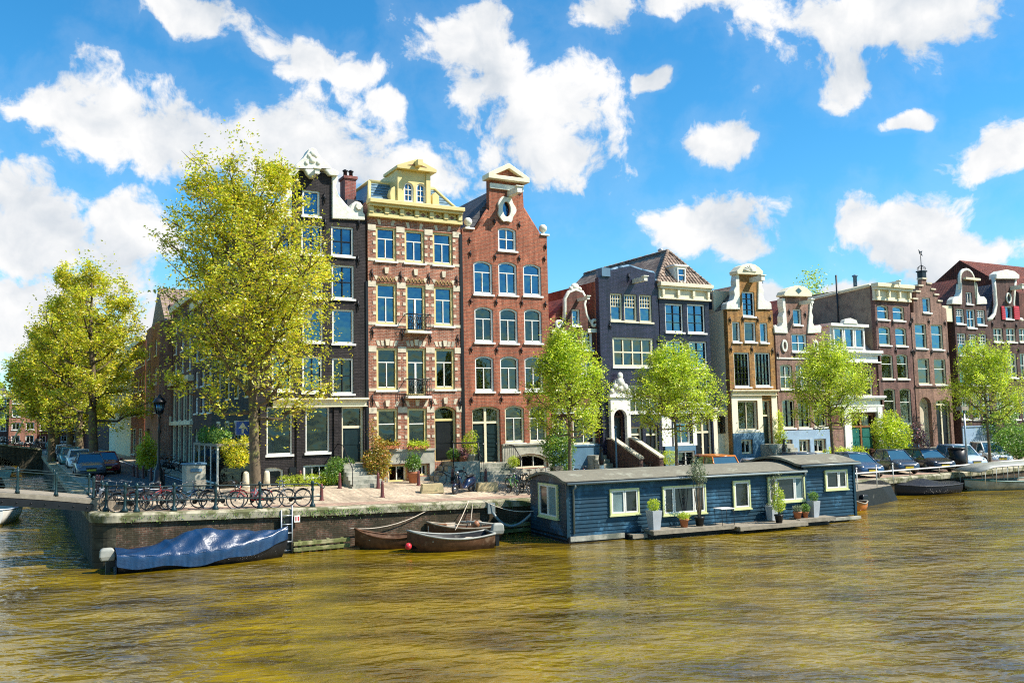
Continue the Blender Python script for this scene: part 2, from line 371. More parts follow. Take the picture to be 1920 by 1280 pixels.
# ---------------------------------------------------------------- facade builder
class House:
    """facade in local coords: x along the wall (right seen from the street), y inward, z up"""
    def __init__(s,name,label,uL,uR,vref,plane,z0,wallmat,group='canal houses in a row',depth=9,cat='house'):
        s.kind,s.pos=plane
        a=s.raw(uL,vref); b=s.raw(uR,vref)
        s.s0=a[0]; s.w=b[0]-a[0]; s.z0=z0; s.mat=wallmat; s.depth=depth
        if s.kind=='Y': loc=(s.s0,s.pos,z0); rz=0
        else: loc=(s.pos,-s.s0,z0); rz=-math.pi/2
        s.root=empty(name,loc,rz,label,cat,group)
        s.holes=[]; s.top=None; s.recess=.14
    def raw(s,u,v):
        if s.kind=='Y': p=onY(u,v,s.pos); return (p.x,p.z)
        p=hit(u,v,(s.pos,0,0),(1,0,0)); return (-p.y,p.z)
    def L(s,u,v):
        a=s.raw(u,v); return (a[0]-s.s0,a[1]-s.z0)
    def rect(s,r):
        um=(r[0]+r[2])/2; vm=(r[1]+r[3])/2
        return (s.L(r[0],vm)[0],s.L(um,r[3])[1],s.L(r[2],vm)[0],s.L(um,r[1])[1])  # x0,z0,x1,z1
    def zv(s,v,u=None):
        if u is None: 
            # centre of the facade
            u=s.uc
        return s.L(u,v)[1]
    def loop(s,x0,z0,x1,z1,rise=0,n=8):
        if rise<=0: return [(x0,z0),(x1,z0),(x1,z1),(x0,z1)]
        pts=[(x0,z0),(x1,z0)]
        if rise>=(x1-x0)/2-1e-3: rad=(x1-x0)/2
        else: rad=((x1-x0)**2/4+rise**2)/(2*rise)
        cx=(x0+x1)/2; cz=z1-rad; a0=math.asin(min(1,(x1-x0)/2/rad))
        for i in range(n+1):
            t=a0-2*a0*i/n; pts.append((cx+rad*math.sin(t),cz+rad*math.cos(t)))
        return pts
    def window(s,r,style='sash',rise=0,fr='white',bars='white',sill='white',curt=None,glass='glass',fw=.09,name='window',local=False,hole=True,y=None,label=None,parent=None,barw=.05):
        x0,z0,x1,z1=r if local else s.rect(r)
        par=parent or s.root
        if hole: s.holes.append(s.loop(x0,z0,x1,z1,rise))
        y=s.recess if y is None else y
        W=x1-x0;H=z1-z0; fw=min(fw,W*.14)
        out=s.loop(x0,z0,x1,z1,rise); inn=s.loop(x0+fw,z0+fw,x1-fw,z1-fw,max(0,rise*(W-2*fw)/W))
        b=MB(); b.ring(out,inn,y-.07,y+.05)
        fo=b.obj(name,fr,par)
        if label: fo['label']=label
        b=MB(); bw=barw; a,c,d,e=x0+fw,x1-fw,z0+fw,z1-fw
        yb0,yb1=y-.03,y+.03
        if style=='sash':   # upper light, mullion below
            zt=d+(e-d)*.68; b.box(a,c,yb0,yb1,zt-bw/2,zt+bw/2); m=(a+c)/2; b.box(m-bw/2,m+bw/2,yb0+.003,yb1,d,zt-bw/2)
            b.box(a,c,yb0+.003,yb1,d,d+bw)
        elif style=='door':
            zt=d+(e-d)*.72; b.box(a,c,yb0,yb1,zt-bw/2,zt+bw/2); m=(a+c)/2; b.box(m-bw,m+bw,yb0+.003,yb1,d,zt-bw/2)
        elif style=='plain':
            zt=d+(e-d)*.62; b.box(a,c,yb0,yb1,zt-bw/2,zt+bw/2)
        elif style[0]=='g': # g32 grid 3 cols 2 rows ; optional top only 't'
            nx,nz=int(style[1]),int(style[2]); zlo=d
            if style.endswith('t'): zlo=d+(e-d)*.55; b.box(a,c,yb0,yb1,zlo-bw,zlo)
            th=bw*.6 if nx>2 else bw
            for i in range(1,nx): m=a+(c-a)*i/nx; b.box(m-th/2,m+th/2,yb0,yb1,zlo,e)
            for i in range(1,nz): m=zlo+(e-zlo)*i/nz; b.box(a,c,yb0-.003,yb1,m-th/2,m+th/2)
            if nx>0 and not style.endswith('t'):
                for xx in (a,c-th*.7): b.box(xx,xx+th*.7,yb0-.006,yb1,d,e)
        if b.v: b.obj('glazing_bar',bars,fo)
        b=MB(); b.prism(inn,y+.035,y+.045); b.obj('pane',glass,fo)
        if sill:
            b=MB(); b.box(x0-.07,x1+.07,-.09,y-.07,z0-.1,z0); b.obj('sill',sill,fo)
        if curt is None and name=='window' and not local and H>1.1 and random.random()<.45: curt=random.choice(['l','r','lr','t','f','r','l'])
        if curt:
            b=MB(); cm='bluecurtain' if 'B' in curt else 'curtain'; ww=W*(.3 if 'h' not in curt else .45)
            def drape(xa,xb,za,zb):
                n=10; top=[];bot=[]
                for i in range(n+1): x=xa+(xb-xa)*i/n; yy=y+.16+.03*math.cos(i*math.pi); top.append((x,yy,zb)); bot.append((x,yy,za))
                b.loft([bot,top],closed=False,caps=False)
            if 'l' in curt: drape(a,a+ww,d,e)
            if 'r' in curt: drape(c-ww,c,d,e)
            if 'f' in curt: drape(a,c,d,e)
            if 't' in curt: drape(a,c,d+(e-d)*.6,e)
            b.obj('curtain',cm,fo)
        return fo
    def door(s,r,rise=0,fr='cream',leaf='greenpaint',fan=.24,leaves=1,arched=False,name='door',y=None,hole=True,glassdoor=False):
        x0,z0,x1,z1=s.rect(r)
        if hole: s.holes.append(s.loop(x0,z0,x1,z1,rise))
        y=.25 if y is None else y; fw=.1; H=z1-z0
        b=MB(); zt=z1-H*fan
        b.ring(s.loop(x0,z0,x1,z1,rise),s.loop(x0+fw,z0+.02,x1-fw,z1-fw,rise*.8),y-.1,y+.05)
        b.box(x0+fw,x1-fw,y-.08,y+.05,zt-.06,zt+.06)
        if leaves==2: m=(x0+x1)/2; b.box(m-.07,m+.07,y-.085,y+.05,z0+.02,z1-fw-.01)
        root=b.obj('door_frame',fr,s.root)
        a,c=x0+fw,x1-fw; m=(a+c)/2
        spans=[(a,c)] if leaves==1 else [(a,m-.07),(m+.07,c)]
        for (p,q) in spans:
            b=MB(); b.prism(s.loop(p,z0+.03,q,zt-.06,(q-p)*.3 if arched else 0),y-.02,y+.04)
            pw=(q-p)
            if glassdoor:
                pass
            elif arched:
                for k in range(7):
                    zz=z0+.12+k*(zt-z0-.5)/7; b.box(p+.1,q-.1,y-.045,y-.02,zz,zz+.1)
            else:
                b.box(p+.12,q-.12,y-.04,y-.02,z0+.15,z0+.15+H*.2); b.box(p+.12,q-.12,y-.04,y-.02,z0+.3+H*.22,zt-.25)
            lf=b.obj('door_leaf',leaf,root)
            if not glassdoor:
                b=MB(); b.ball((q-.06,y-.06,z0+1.0),.035,8); b.obj('door_knob','metal',lf)
            b=MB(); b.box(p,q,y+.01,y+.02,zt+.06,z1-fw-.0-rise*.3); b.obj('fanlight','glass_dim_refl',root)
        return root
    def build(s,outline,thick=.35,extra=None,roof=None,sidemat=None,backmat='darkroof',eave=None,interior=True,y=0):
        """outline local [(x,z)] of the facade incl. gable"""
        b=MB(); b.holed(outline,s.holes,y,y+thick)
        # body behind
        w=s.w; zb=eave if eave is not None else min(outline[i][1] for i in range(len(outline)) if outline[i][1]>1)
        s.eave=zb
        b.cm=1
        D=s.depth
        for x,flip in ((0.003,0),(w-.003,1)):
            vs=[(x,thick,-.6),(x,D,-.6),(x,D,zb),(x,thick,zb)]
            b.add(vs,[(0,3,2,1)] if flip else [(0,1,2,3)][::1])
        b.add([(0,D,-.6),(w,D,-.6),(w,D,zb),(0,D,zb)],[(0,3,2,1)])
        mats=[s.mat,sidemat or s.mat]
        if extra:
            b.cm=2; b.add(extra[0].v,extra[0].f); mats.append(extra[1])
        s.wall=b.obj('wall',mats,s.root)
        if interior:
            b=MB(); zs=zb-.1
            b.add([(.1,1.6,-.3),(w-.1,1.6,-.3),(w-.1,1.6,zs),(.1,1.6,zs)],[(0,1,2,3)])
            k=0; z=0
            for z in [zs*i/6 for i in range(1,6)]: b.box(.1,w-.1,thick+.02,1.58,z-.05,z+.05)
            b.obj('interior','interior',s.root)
    def roof_gable(s,mat,ridge,eave=None,y0=.36,x0=0,x1=None,hip=0,over=.0):
        """ridge runs back, ridge height local z"""
        x1=s.w if x1 is None else x1; e=s.eave if eave is None else eave; D=s.depth; m=(x0+x1)/2
        b=MB(); 
        vs=[(x0-over,y0,e),(m,y0+hip,ridge),(x1+over,y0,e),(x0-over,D,e),(m,D,ridge),(x1+over,D,e)]
        b.add(vs,[(0,1,4,3),(1,2,5,4),(3,4,5)])
        b.cm=1; b.add(vs,[(0,2,1)])
        return b.obj('roof',[mat,mat+'x' if mat+'x' in M else mat],s.root)
    def flat_roof(s,z=None,mat='darkroof'):
        z=s.eave if z is None else z
        b=MB(); b.box(.02,s.w-.02,.3,s.depth-.01,z-.12,z-.002); return b.obj('roof',mat,s.root)
    def mb_px(s,poly,y0,y1,name,mat,parent=None,b=None,bevel=0):
        pts=[s.L(u,v) for u,v in poly]
        bb=b or MB(); bb.prism(pts,y0,y1)
        if b is None: return bb.obj(name,mat,parent or s.root,bevel=bevel)
    def cornice(s,vt,vb,mat='cream',x0=-.05,x1=None,proj=.35,uc=None,name='cornice',steps=3,brackets=0):
        zt=s.L(uc,vt)[1]; zb=s.L(uc,vb)[1]; x1=s.w+.05 if x1 is None else x1
        H=zt-zb; b=MB()
        b.box(x0,x1,-proj,.1,zt-H*.22,zt); b.box(x0+.05,x1-.05,-proj*.7,.1,zt-H*.38,zt-H*.22-.002)
        b.box(x0+.08,x1-.08,-.1,.1,zb+H*.12,zt-H*.38-.002); b.box(x0+.04,x1-.04,-.18,.1,zb,zb+H*.12-.002)
        for i in range(brackets):
            xx=x0+.3+(x1-x0-.6)*i/(brackets-1); b.box(xx-.09,xx+.09,-proj*.65,-.1,zb+H*.2,zt-H*.4)
        return b.obj(name,mat,s.root,bevel=.012)
    def anchors(s,pts,h=.5,name='wall_anchor'):
        for u,v in pts:
            x,z=s.L(u,v); b=MB(); b.tube([(x,-.05,z-h/2),(x,-.08,z),(x,-.05,z+h/2)],.03,6); b.tube([(x-.1,-.05,z+h*.2),(x+.1,-.05,z-h*.1)],.025,6); b.box(x-.03,x+.03,-.05,.01,z-.04,z+.04); b.obj(name,'iron',s.root)
    def beam(s,u,v,L=1.0,t=.16,mat='offwhite'):
        x,z=s.L(u,v); b=MB(); b.box(x-t/2,x+t/2,-L,.1,z-t/2,z+t*.6); b.box(x-t*.8,x+t*.8,-L-.06,-L+.2,z+t*.6,z+t*.6+.05)
        o=b.obj('hoist_beam',mat,s.root); b=MB(); b.tube([(x,-L+.1,z-t/2),(x,-L+.1,z-.25),(x+.05,-L+.1,z-.33),(x+.08,-L+.1,z-.26)],.018,6); b.obj('hook','iron',o)
    def plinth(s,v,uc,mat='plinth',proj=.1,holes=None):
        z=s.L(uc,v)[1]; b=MB(); b.holed([(0.01,-.5),(s.w-.01,-.5),(s.w-.01,z),(0.01,z)],[l for l in (holes or [])],-proj,-.003); b.box(-.0,s.w,-proj-.06,-.004,z+.002,z+.09)
        return b.obj('plinth',mat,s.root)
def steps_obj(parent,x0,x1,y0,z_top,n,mat='plinth',tread=.28,name='steps',plat=.9,zbase=0):
    b=MB(); h=(z_top-zbase)/n
    b.box(x0,x1,y0-plat,y0-.003,zbase-.3,z_top)
    for i in range(1,n):
        b.box(x0-.03,x1+.03,y0-plat-tread*i,y0-plat-tread*(i-1)-.003,zbase-.3,z_top-h*i)
    return b.obj(name,mat,parent,bevel=.015)
# ---------------------------------------------------------------- the canal front
YF=43.0
def mir(poly,c):  # mirror pixel polygon around u=c
    return [(2*c-u,v) for u,v in poly]
def Z(poly,ox,oy,z): return [(ox+x/z,oy+y/z) for x,y in poly]
# ======== H1 black corner house with white scrolled neck gable
h=House('canal_house','black brick corner house with large white scrolled neck gable, behind the tallest tree',481,686,600,('Y',YF),.05,'dark_brick',depth=11.2); h.uc=590
cu=['r','r','','f']
for i,(a,b,c,d) in enumerate([(621,425,663,480),(622,497,664,560),(623,580,664,644),(623,671,663,738)]):
    st='g22' if i!=2 else 'none'
    h.window((a,b,c,d),st,bars='blackpaint',curt=['r','t','','f'][i] or None,glass='glass' if i<3 else 'glass_dim_refl',rise=0)
    h.window((a-56,b-3,c-58,d-3),st,bars='blackpaint',curt=['','l','l','r'][i] or None)
    h.window((a-113,b-6,c-116,d-6),st,bars='blackpaint')
h.window((567,357,600,405),'none',curt=None)
h.window((500,762,548,852),'none',curt='Bl',glass='glass_dim_refl',fw=.07); h.window((573,762,618,848),'none',curt='Br',glass='glass_dim_refl',fw=.07)
h.door((641,762,682,868),leaf='greenpaint',fr='cream',fan=.36)
h.window((569,871,617,897),'g30',glass='glass_dim_refl',curt='f',sill=None); 
h.door((487,876,532,915),fr='white',leaf='blackpaint',fan=.12,rise=.15)
L=h.L
zs=L(650,410)[1]; xr=L(621,380)[0]; xl=L(546,372)[0]; zt=L(584,322)[1]; W=h.w
b0=-.15-0.05
h.build([(0,-.4),(W,-.4),(W,zs),(xr,zs),(xr,zt),(xl,zt),(xl,zs),(0,zs)],eave=zs)
scr=Z([(262,215),(300,235),(283,290),(300,340),(345,395),(368,420),(378,395),(400,378),(430,385),(448,410),(447,445),(458,460),(458,492),(262,482)],540,260,3.2)
o=h.mb_px(scr,-.12,.38,'gable_scroll','offwhite',bevel=.04); h.mb_px(mir(scr,584),-.12,.38,'gable_scroll','offwhite',bevel=.04)
vol=Z([(405,392),(425,392),(438,410),(430,430),(412,432),(398,415)],540,260,3.2); h.mb_px(vol,-.22,-.1,'volute','offwhite',o,bevel=.03)
crest=[(583,279),(590,282),(594,290),(600,298),(611,308),(620,318),(634,325),(631,332),(615,331),(606,320),(598,320),(592,331),(583,337)]
cr=crest+[(1166-u,v) for u,v in crest[::-1][1:-1]]
c=h.mb_px(cr,-.28,.42,'gable_crest','offwhite',bevel=.05)
for du,dv,r in ((0,290,5),(-6,295,4),(6,295,4),(0,303,6),(-11,308,4),(11,308,4)):
    x,z=L(583+du,dv); b=MB(); b.ball((x,-.3,z),r/36,10,(1,.5,1)); b.obj('ornament','offwhite',c)
h.beam(583,332,1.1,.22)
h.roof_gable('slate',L(583,330)[1]-.5)
h.anchors([(608,372),(609,419),(672,419),(610,488),(671,488),(611,572),(671,572)],.55)
h.cornice(746,763,'cream',x0=.7,uc=600,proj=.3,name='shop_cornice')
for u in (492,560,630): 
    x,z=L(u,800); b=MB(); b.box(x-.12,x+.12,-.08,-.003,.05,L(u,763)[1]-.01); b.obj('pilaster','dark_brick',h.root)
steps_obj(h.root,L(640,870)[0]-.2,L(686,870)[0]+.05,0,L(660,868)[1],6,zbase=-.1)
b=MB(); x=L(640,870)[0]-.2; zt_=L(660,868)[1]
b.tube([(x,-.05,zt_+1),(x,-.9,zt_+.9),(x,-2.3,.8)],.025,6); b.tube([(x,-.9,zt_+.9),(x,-.9,zt_)],.022,6); b.tube([(x,-2.3,.8),(x,-2.3,0)],.022,6); b.obj('handrail','iron',h.root)
b=MB(); b.box(h.w-.02,h.w+.1,-.05,.4,0,L(684,600)[1]+2); b.obj('black_gap_strip','blackpaint',h.root)  # solid strip painted black, standing in for the dark gap between the houses
x,z=L(552,884); b=MB(); b.box(x-.25,x+.25,-.06,-.003,z-.22,z+.22); b.obj('mailbox','blackpaint',h.root)
H1=h
# ======== H2 orange brick with cream cornice and mansard
h=House('canal_house','orange brick house banded in cream stone, with yellow cornice and mansard dormer',690.5,866,620,('Y',YF),0,'brick_orange',depth=10); h.uc=777; L=h.L
tops=[]
Q=[[(704.6,426,743,489),(758.7,432,795.8,493),(811.5,436.5,848.6,496.7)],
   [(705,531,744,608),(761,534,798,621),(814,537.7,850,611)],
   [(706,652,746,731),(762,652.6,799,742),(815.5,653.5,852.7,729.5)],
   [(706.5,766,746,839),(764,765,800.6,839)]]
for i,row in enumerate(Q):
    for j,r in enumerate(row):
        h.window(r,'door' if (j==1 and i in(1,2)) else ('plain' if i==3 else 'sash'),fr='yellow',bars='white',curt=[['l','','r'],['l','','r'],['','','r'],['','']][i][j] or None,glass='glass' if i<2 else 'glass_dim_refl',fw=.12)
h.door((815,761,856,864),rise=.25,fr='yellow',leaf='blackpaint',fan=.25)
h.recess=.2
for (a,b_,c,d) in ((727.5,871,764,903),(784,870,803,891)): h.window((a,b_,c,d),'g20',fr='yellow',glass='glass_dim_refl',sill=None,curt=None)
W=h.w; zc=L(777,404)[1]; zd=L(777,389)[1]; ztop=L(777,386)[1]
W=h.w
# stone blocks beside windows + string courses
def xs_between(row):
    e=[0]
    for r in row: q=h.rect(r); e+= [q[0],q[2]]
    e.append(W); return [(e[i]+.005,e[i+1]-.005) for i in range(0,len(e),2)]
b=MB(); bs=MB()
for i,row in enumerate(Q+[]):
    rr=row if i<3 else row+[(815,761,856,864)]
    sp_=xs_between(rr); q=h.rect(rr[0]); z0,z1=q[1],q[3]
    for (a,c) in sp_:
        bs.box(a,c,-.025,.02,z1-.22,z1+.08); 
        if i<3: bs.box(a,c,-.025,.02,z0-.05,z0+.1)
        for k in range(1,4):
            zz=z0+(z1-z0)*k/4-.05
            if a>.05: bs.box(a,a+.16,-.022,.02,zz,zz+.16)
            if c<W-.05: bs.box(c-.16,c,-.022,.02,zz,zz+.16)
    for r in rr[:]:
        x0,z0_,x1,z1_=h.rect(r); m=(x0+x1)/2
        for s_ in (-.75,-.38,.38,.75) if i==2 else ((-.6,.6) if i==0 else (-.85,.85)):
            xx=m+s_*(x1-x0)/2; zz=z1_+.1; k=s_*.12
            bs.prism([(xx-.07,zz),(xx+.07,zz),(xx+.09+k,zz+.28),(xx-.09+k,zz+.28)],-.02,.02)
        if i in(1,2,3): 
            zz=z1_+(.5 if i==1 else .12); bs.prism([(m-.08,zz),(m+.08,zz),(m+.12,zz+.32),(m-.12,zz+.32)],-.09,.02)

h.build([(0,-.5),(W,-.5),(W,ztop),(0,ztop)],eave=ztop,extra=(bs,'stone'))
# entablature
b=MB(); b.box(-.05,W+.05,-.55,.05,ztop-.16,ztop+.05); b.box(0,W,-.4,.05,ztop-.3,ztop-.163); b.obj('cornice','yellow',h.root,bevel=.02)
zf0=L(777,411)[1]; b=MB(); b.box(-.03,W+.03,-.25,.05,zf0-.12,zf0+.08); b.obj('cornice','yellow',h.root,bevel=.02)
zf1=ztop-.31; n=6
for i in range(n+1):
    x=.12+(W-.24)*i/n; b=MB(); b.box(x-.12,x+.12,-.3,-.003,zf0+.085,zf1); b.obj('frieze_bracket','yellow',h.root,bevel=.02)
for i in range(n):
    x0=.12+(W-.24)*i/n+.16; x1=.12+(W-.24)*(i+1)/n-.16; za,zb=zf0+.13,zf1-.06; b=MB(); m=(x0+x1)/2; mz=(za+zb)/2
    b.box(x0,x1,-.06,-.003,za,zb); b.cm=1
    b.ring([(m-.32,mz),(m,mz-.22),(m+.32,mz),(m,mz+.22)],[(m-.17,mz),(m,mz-.11),(m+.17,mz),(m,mz+.11)],-.1,-.063)
    for sx in (-1,1): 
        for szz in (-1,1): b.box(m+sx*(x1-x0)*.36-.06,m+sx*(x1-x0)*.36+.06,-.09,-.063,mz+szz*.13-.05,mz+szz*.13+.05)
    b.obj('frieze_panel',['wood','yellow'],h.root)

for r in Q[1]:
    x0,z0_,x1,z1_=h.rect(r); b=MB(); b.prism(h.loop(x0,z1_+.08,x1,z1_+.5,.38),-.03,.01); 
    b.cm=1
    for k in range(5):
        xx=x0+.15+k*(x1-x0-.3)/4; b.tube([(xx-.1,-.05,z1_+.12),(xx,-.05,z1_+.32),(xx+.1,-.05,z1_+.12)],.018,5)
    b.obj('arch_panel',['wood','yellow'],h.root)
def balcony(h,r,zh=.85,name='balcony'):
    x0,z0,x1,z1=h.rect(r); b=MB(); x0-=.08;x1+=.08; y=-.45
    b.tube([(x0,0,z0+zh),(x0,y,z0+zh),(x1,y,z0+zh),(x1,0,z0+zh)],.03,6); b.tube([(x0,0,z0+.05),(x0,y,z0+.05),(x1,y,z0+.05),(x1,0,z0+.05)],.03,6)
    n=12
    for i in range(n+1):
        x=x0+(x1-x0)*i/n; b.tube([(x,y,z0+.05),(x,y,z0+zh)],.013,5)
    for i in range(4):
        x=x0+(x1-x0)*(i+.5)/4
        for zz in (.3,.62): b.tube([(x+.11*math.cos(t*math.pi/5),y-.01,z0+zz+.13*math.sin(t*math.pi/5)) for t in range(10)],.014,5,closed=True)
    o=b.obj(name,'iron',h.root); b=MB(); b.box(x0-.03,x1+.03,y-.05,-.003,z0-.13,z0-.02); b.obj('balcony_slab','white',o)
balcony(h,(761,534,798,621)); balcony(h,(762,652.6,799,742))
h.anchors([(697,515),(733+18,519),(804,522),(856,527),(698,623),(753,628),(806,632),(858,637),(698,750),(755,752),(808,754),(862,756)],.6)
hz=L(740,846)[1]
q1=h.rect((727.5,871,764,903)); q2=h.rect((784,870,803,891)); xd=L(815,850)[0]
b=MB(); b.holed([(0.01,-.5),(xd-.05,-.5),(xd-.05,hz),(.01,hz)],[[(q[0]-.05,q[1]-.05),(q[2]+.05,q[1]-.05),(q[2]+.05,q[3]+.05),(q[0]-.05,q[3]+.05)] for q in (q1,q2)],-.1,-.004)
b.box(0,xd-.02,-.18,-.004,hz+.002,hz+.1); b.obj('plinth','plinth',h.root)
# stoop
zd=h.rect((815,761,856,864))[1]; x0=L(812,880)[0]; x1=L(868,880)[0]
b=MB(); b.box(x0+.5,x1+.25,-1.5,-.01,-.3,zd); 
for k in range(3): b.box(x0-.25+.25*k,x0+.5-.003 if k==2 else x0+.25*k,-1.3,-.01,-.3,zd*(k+1)/4)
b.obj('stoop','plinth',h.root,bevel=.015)
b=MB(); 
for x in (x0+.5,x1+.2): b.tube([(x,-1.45,zd-.2),(x,-1.45,zd+.95)],.035,8)
b.tube([(x0+.5,-1.45,zd+.95),(x1+.2,-1.45,zd+.95)],.035,8); b.obj('stoop_rail','iron',h.root)
# mansard
mz=L(765,338)[1]; D=h.depth
xa=L(706,335)[0]; xb=L(829,345)[0]
b=MB(); vs_=[(.1,.1,ztop+.05),(W-.1,.1,ztop+.05),(W-.1,D,ztop+.05),(.1,D,ztop+.05),(xa,1.1,mz),(xb,1.1,mz),(xb,D,mz),(xa,D,mz)]
b.add(vs_,[(0,1,5,4),(1,2,6,5),(2,3,7,6),(3,0,4,7),(4,5,6,7)]); rf=b.obj('roof','slate_blue',h.root)
b=MB()
for (p,q) in ((0,4),(1,5)): b.tube([vs_[p],vs_[q]],.1,6)
b.tube([vs_[4],vs_[5]],.12,6); b.tube([vs_[4],vs_[7]],.1,6); b.tube([vs_[5],vs_[6]],.1,6); b.obj('roof_trim','yellow',rf)
# scale battens on the slate
b=MB()
for k in range(1,7):
    t=k/7; y=.1+1.0*t-.02; z=ztop+.05+(mz-ztop-.05)*t; b.box(.1+(xa-.1)*t+.12,W-.1-(W-.1-xb)*t-.12,y-.015,y+.03,z,z+.02)
b.obj('slate_course','slate_blue',rf)
# dormer
dx0,dz0,dx1,dz1=h.rect((741,321,808,387)); dz0=ztop+.05
wl=[h.rect((756,343,774,387)),h.rect((779,345,797,388))]
b=MB(); b.holed([(dx0+.05,dz0),(dx1-.1,dz0),(dx1-.1,dz1),(dx0+.05,dz1)],[h.loop(q[0],dz0+.12,q[2],q[3],(q[2]-q[0])/2) for q in wl],-.12,.25)
b.box(dx0+.06,dx0+.3,-.2,-.123,dz0,dz1-.1); b.box(dx1-.35,dx1-.11,-.2,-.123,dz0,dz1-.1)
b.box(dx0+.07,dx1-.12,.26,2.5,dz0,dz1-.02)
dm=b.obj('dormer','yellow',h.root)
for q in wl: h.window((q[0],dz0+.12,q[2],q[3]),'g23',rise=(q[2]-q[0])/2,fr='white',sill=None,local=True,hole=False,y=.0,fw=.07,curt='r',parent=dm,barw=.035)
b=MB(); ax=(dx0+dx1)/2+.05; za=L(780,303)[1]; zb=dz1-.05
b.prism([(dx0-.05,zb),(dx1+.15,zb),(dx1+.15,zb+.15),(ax,za),(dx0-.05,zb+.15)],-.45,1.6); b.cm=1; b.prism([(dx0+.5,zb+.2),(dx1-.4,zb+.2),(ax,za-.25)],-.47,-.453); b.obj('pediment',['yellow','wood'],dm,bevel=.02)
b=MB(); b.box(ax-.14,ax+.14,-.9,-.2,zb+.15,zb+.45); b.obj('hoist_beam','yellow',dm)
for poly in (Z([(612,385),(606,330),(615,300),(635,288),(652,300),(648,330),(655,385)],540,260,3.2),Z([(862,405),(860,345),(880,322),(902,345),(905,412)],540,260,3.2)):
    h.mb_px(poly,-.1,.3,'dormer_scroll','yellow',bevel=.04)
# chimney
def chimney(h,r,y0,y1,mat='chimney',pots=2):
    x0,z0,x1,z1=h.rect(r); b=MB(); b.box(x0,x1,y0,y1,z0,z1); b.box(x0-.07,x1+.07,y0-.07,y1+.07,z1-.002,z1+.15); c=b.obj('chimney',mat,h.root,bevel=.015)
    for k in range(pots):
        x=x0+(x1-x0)*(k+.5)/pots; b=MB(); b.lathe([(.11,0),(.1,.3),(.15,.33),(.15,.38),(.02,.45)],(x,(y0+y1)/2,z1+.15),10); b.obj('chimney_pot','iron',c)
h.uc=677; chimney(h,(664,322,686,395),1.5,2.3)
b=MB(); b.box(-.75,.1,1.0,9,ztop-.5,ztop+.25); b.obj('rear_roof','darkroof',h.root)
h.uc=777
# ======== H3 red gable house
h=House('canal_house','red brick house with pointed gable, white oval window and two ball finials',869,1029,600,('Y',YF),0,'brick_red',depth=11); h.uc=950; L=h.L
rows=[[(888,489,923.5,551.7),(934.7,491,969.5,553),(981,495,1015,554.6)],[(890,575,925,641.6),(937,578,971,643),(983,579,1016,643)],[(891,667,926,733.6),(938,667.5,973,733.6),(984,668,1018.6,732)],[(947,760,983,830),(993,761,1025.7,829)]]
cs=[['l','','r'],['','','r'],['l','r',''],['','r']]
for i,row in enumerate(rows):
    for j,r in enumerate(row): h.window(r,'sash',rise=.16,curt=cs[i][j] or None,glass='glass' if i<1 else 'glass_dim_refl',fr='cream' if i==3 else 'white')
h.window((934,427,968,470),'g22',rise=.12,curt=None)
q=h.rect((944,384,953,400)); 
h.door((886,761,939,867),rise=.2,leaf='greenpaint',fr='cream',leaves=2,arched=True,fan=.29)
h.window((955,851,1026,877),'g30',rise=.3,glass='glass_dim_refl',sill=None,fr='cream')
el=lambda cx,cz,rx,rz,n=18:[(cx+rx*math.cos(2*math.pi*i/n),cz+rz*math.sin(2*math.pi*i/n)) for i in range(n)]
ocx,ocz=L(948.5,393); h.holes.append(el(ocx,ocz,.24,.42))
W=h.w; out=[(0,-.4),(W,-.4)]
for u,v in [(1029,443),(1013,443),(1011,436),(982,391),(979,336)]: out.append(L(u,v))
out[2]=(W,out[2][1])
for u,v in [(917,332),(917.5,392),(892,433),(889,430)]: out.append(L(u,v))
out.append((0,L(870,430)[1]))
zs=L(950,440)[1]-.1
h.build(out,eave=zs)
zr=L(948,345)[1]
h.roof_gable('slate',zr)
b=MB(); b.ring(el(ocx,ocz,.24,.42),el(ocx,ocz,.17,.34),.1,.2); b.prism(el(ocx,ocz,.17,.34),.15,.16); b.cm=1
fo=MB(); fo.ring([(ocx+(.56+.06*math.cos(5*t))*math.cos(t),ocz+(.74+.06*math.cos(6*t))*math.sin(t)) for t in [2*math.pi*i/40 for i in range(40)]],el(ocx,ocz,.25,.43,20),-.12,.02)
o=fo.obj('window','offwhite',h.root,bevel=.03); b.obj('pane','glass',o)
b=MB(); ap=[L(910,326),L(950,312.6),L(986.5,335)]; zlo=L(948,341)[1]; x0=ap[0][0]; x1=ap[2][0]; za=ap[1][1]+.1; zm=zlo+.28
b.ring([(x0,zlo),(x1,zlo),(x1,zm),((x0+x1)/2,za),(x0,zm)],[(x0+.4,zlo+.22),(x1-.4,zlo+.22),((x0+x1)/2,za-.3)],-.4,.4)
b.cm=1; b.prism([(x0+.3,zlo+.15),(x1-.3,zlo+.15),((x0+x1)/2,za-.2)],-.15,.3); b.obj('pediment',['cream','brick_red'],h.root,bevel=.02)
zb0,zb1=L(947,357)[1],L(947,347)[1]; b=MB(); b.box(x0+.25,x1-.25,-.12,-.003,zb0,zb1); b.obj('stone_band','offwhite',h.root,bevel=.02)
h.beam(955,365,1.2,.3)
for u,v in ((880,430),(1021,442)):
    x,z=L(u,v); b=MB(); b.box(x-.28,x+.28,-.1,.45,z,z+.1); b.lathe([(.2,.1),(.09,.18),(.08,.28)],(x,.17,z),12); b.ball((x,.17,z+.45),.24,14); b.obj('ball_finial','offwhite',h.root)
b=MB()   # coping along the gable slopes
for pl in ([(893,433),(917.5,393)],[(1011,438),(982,391)]):
    p=[L(*q) for q in pl]; b.tube([(p[0][0],.17,p[0][1]),(p[1][0],.17,p[1][1])],.14,6)
b.obj('coping','brick_red',h.root)
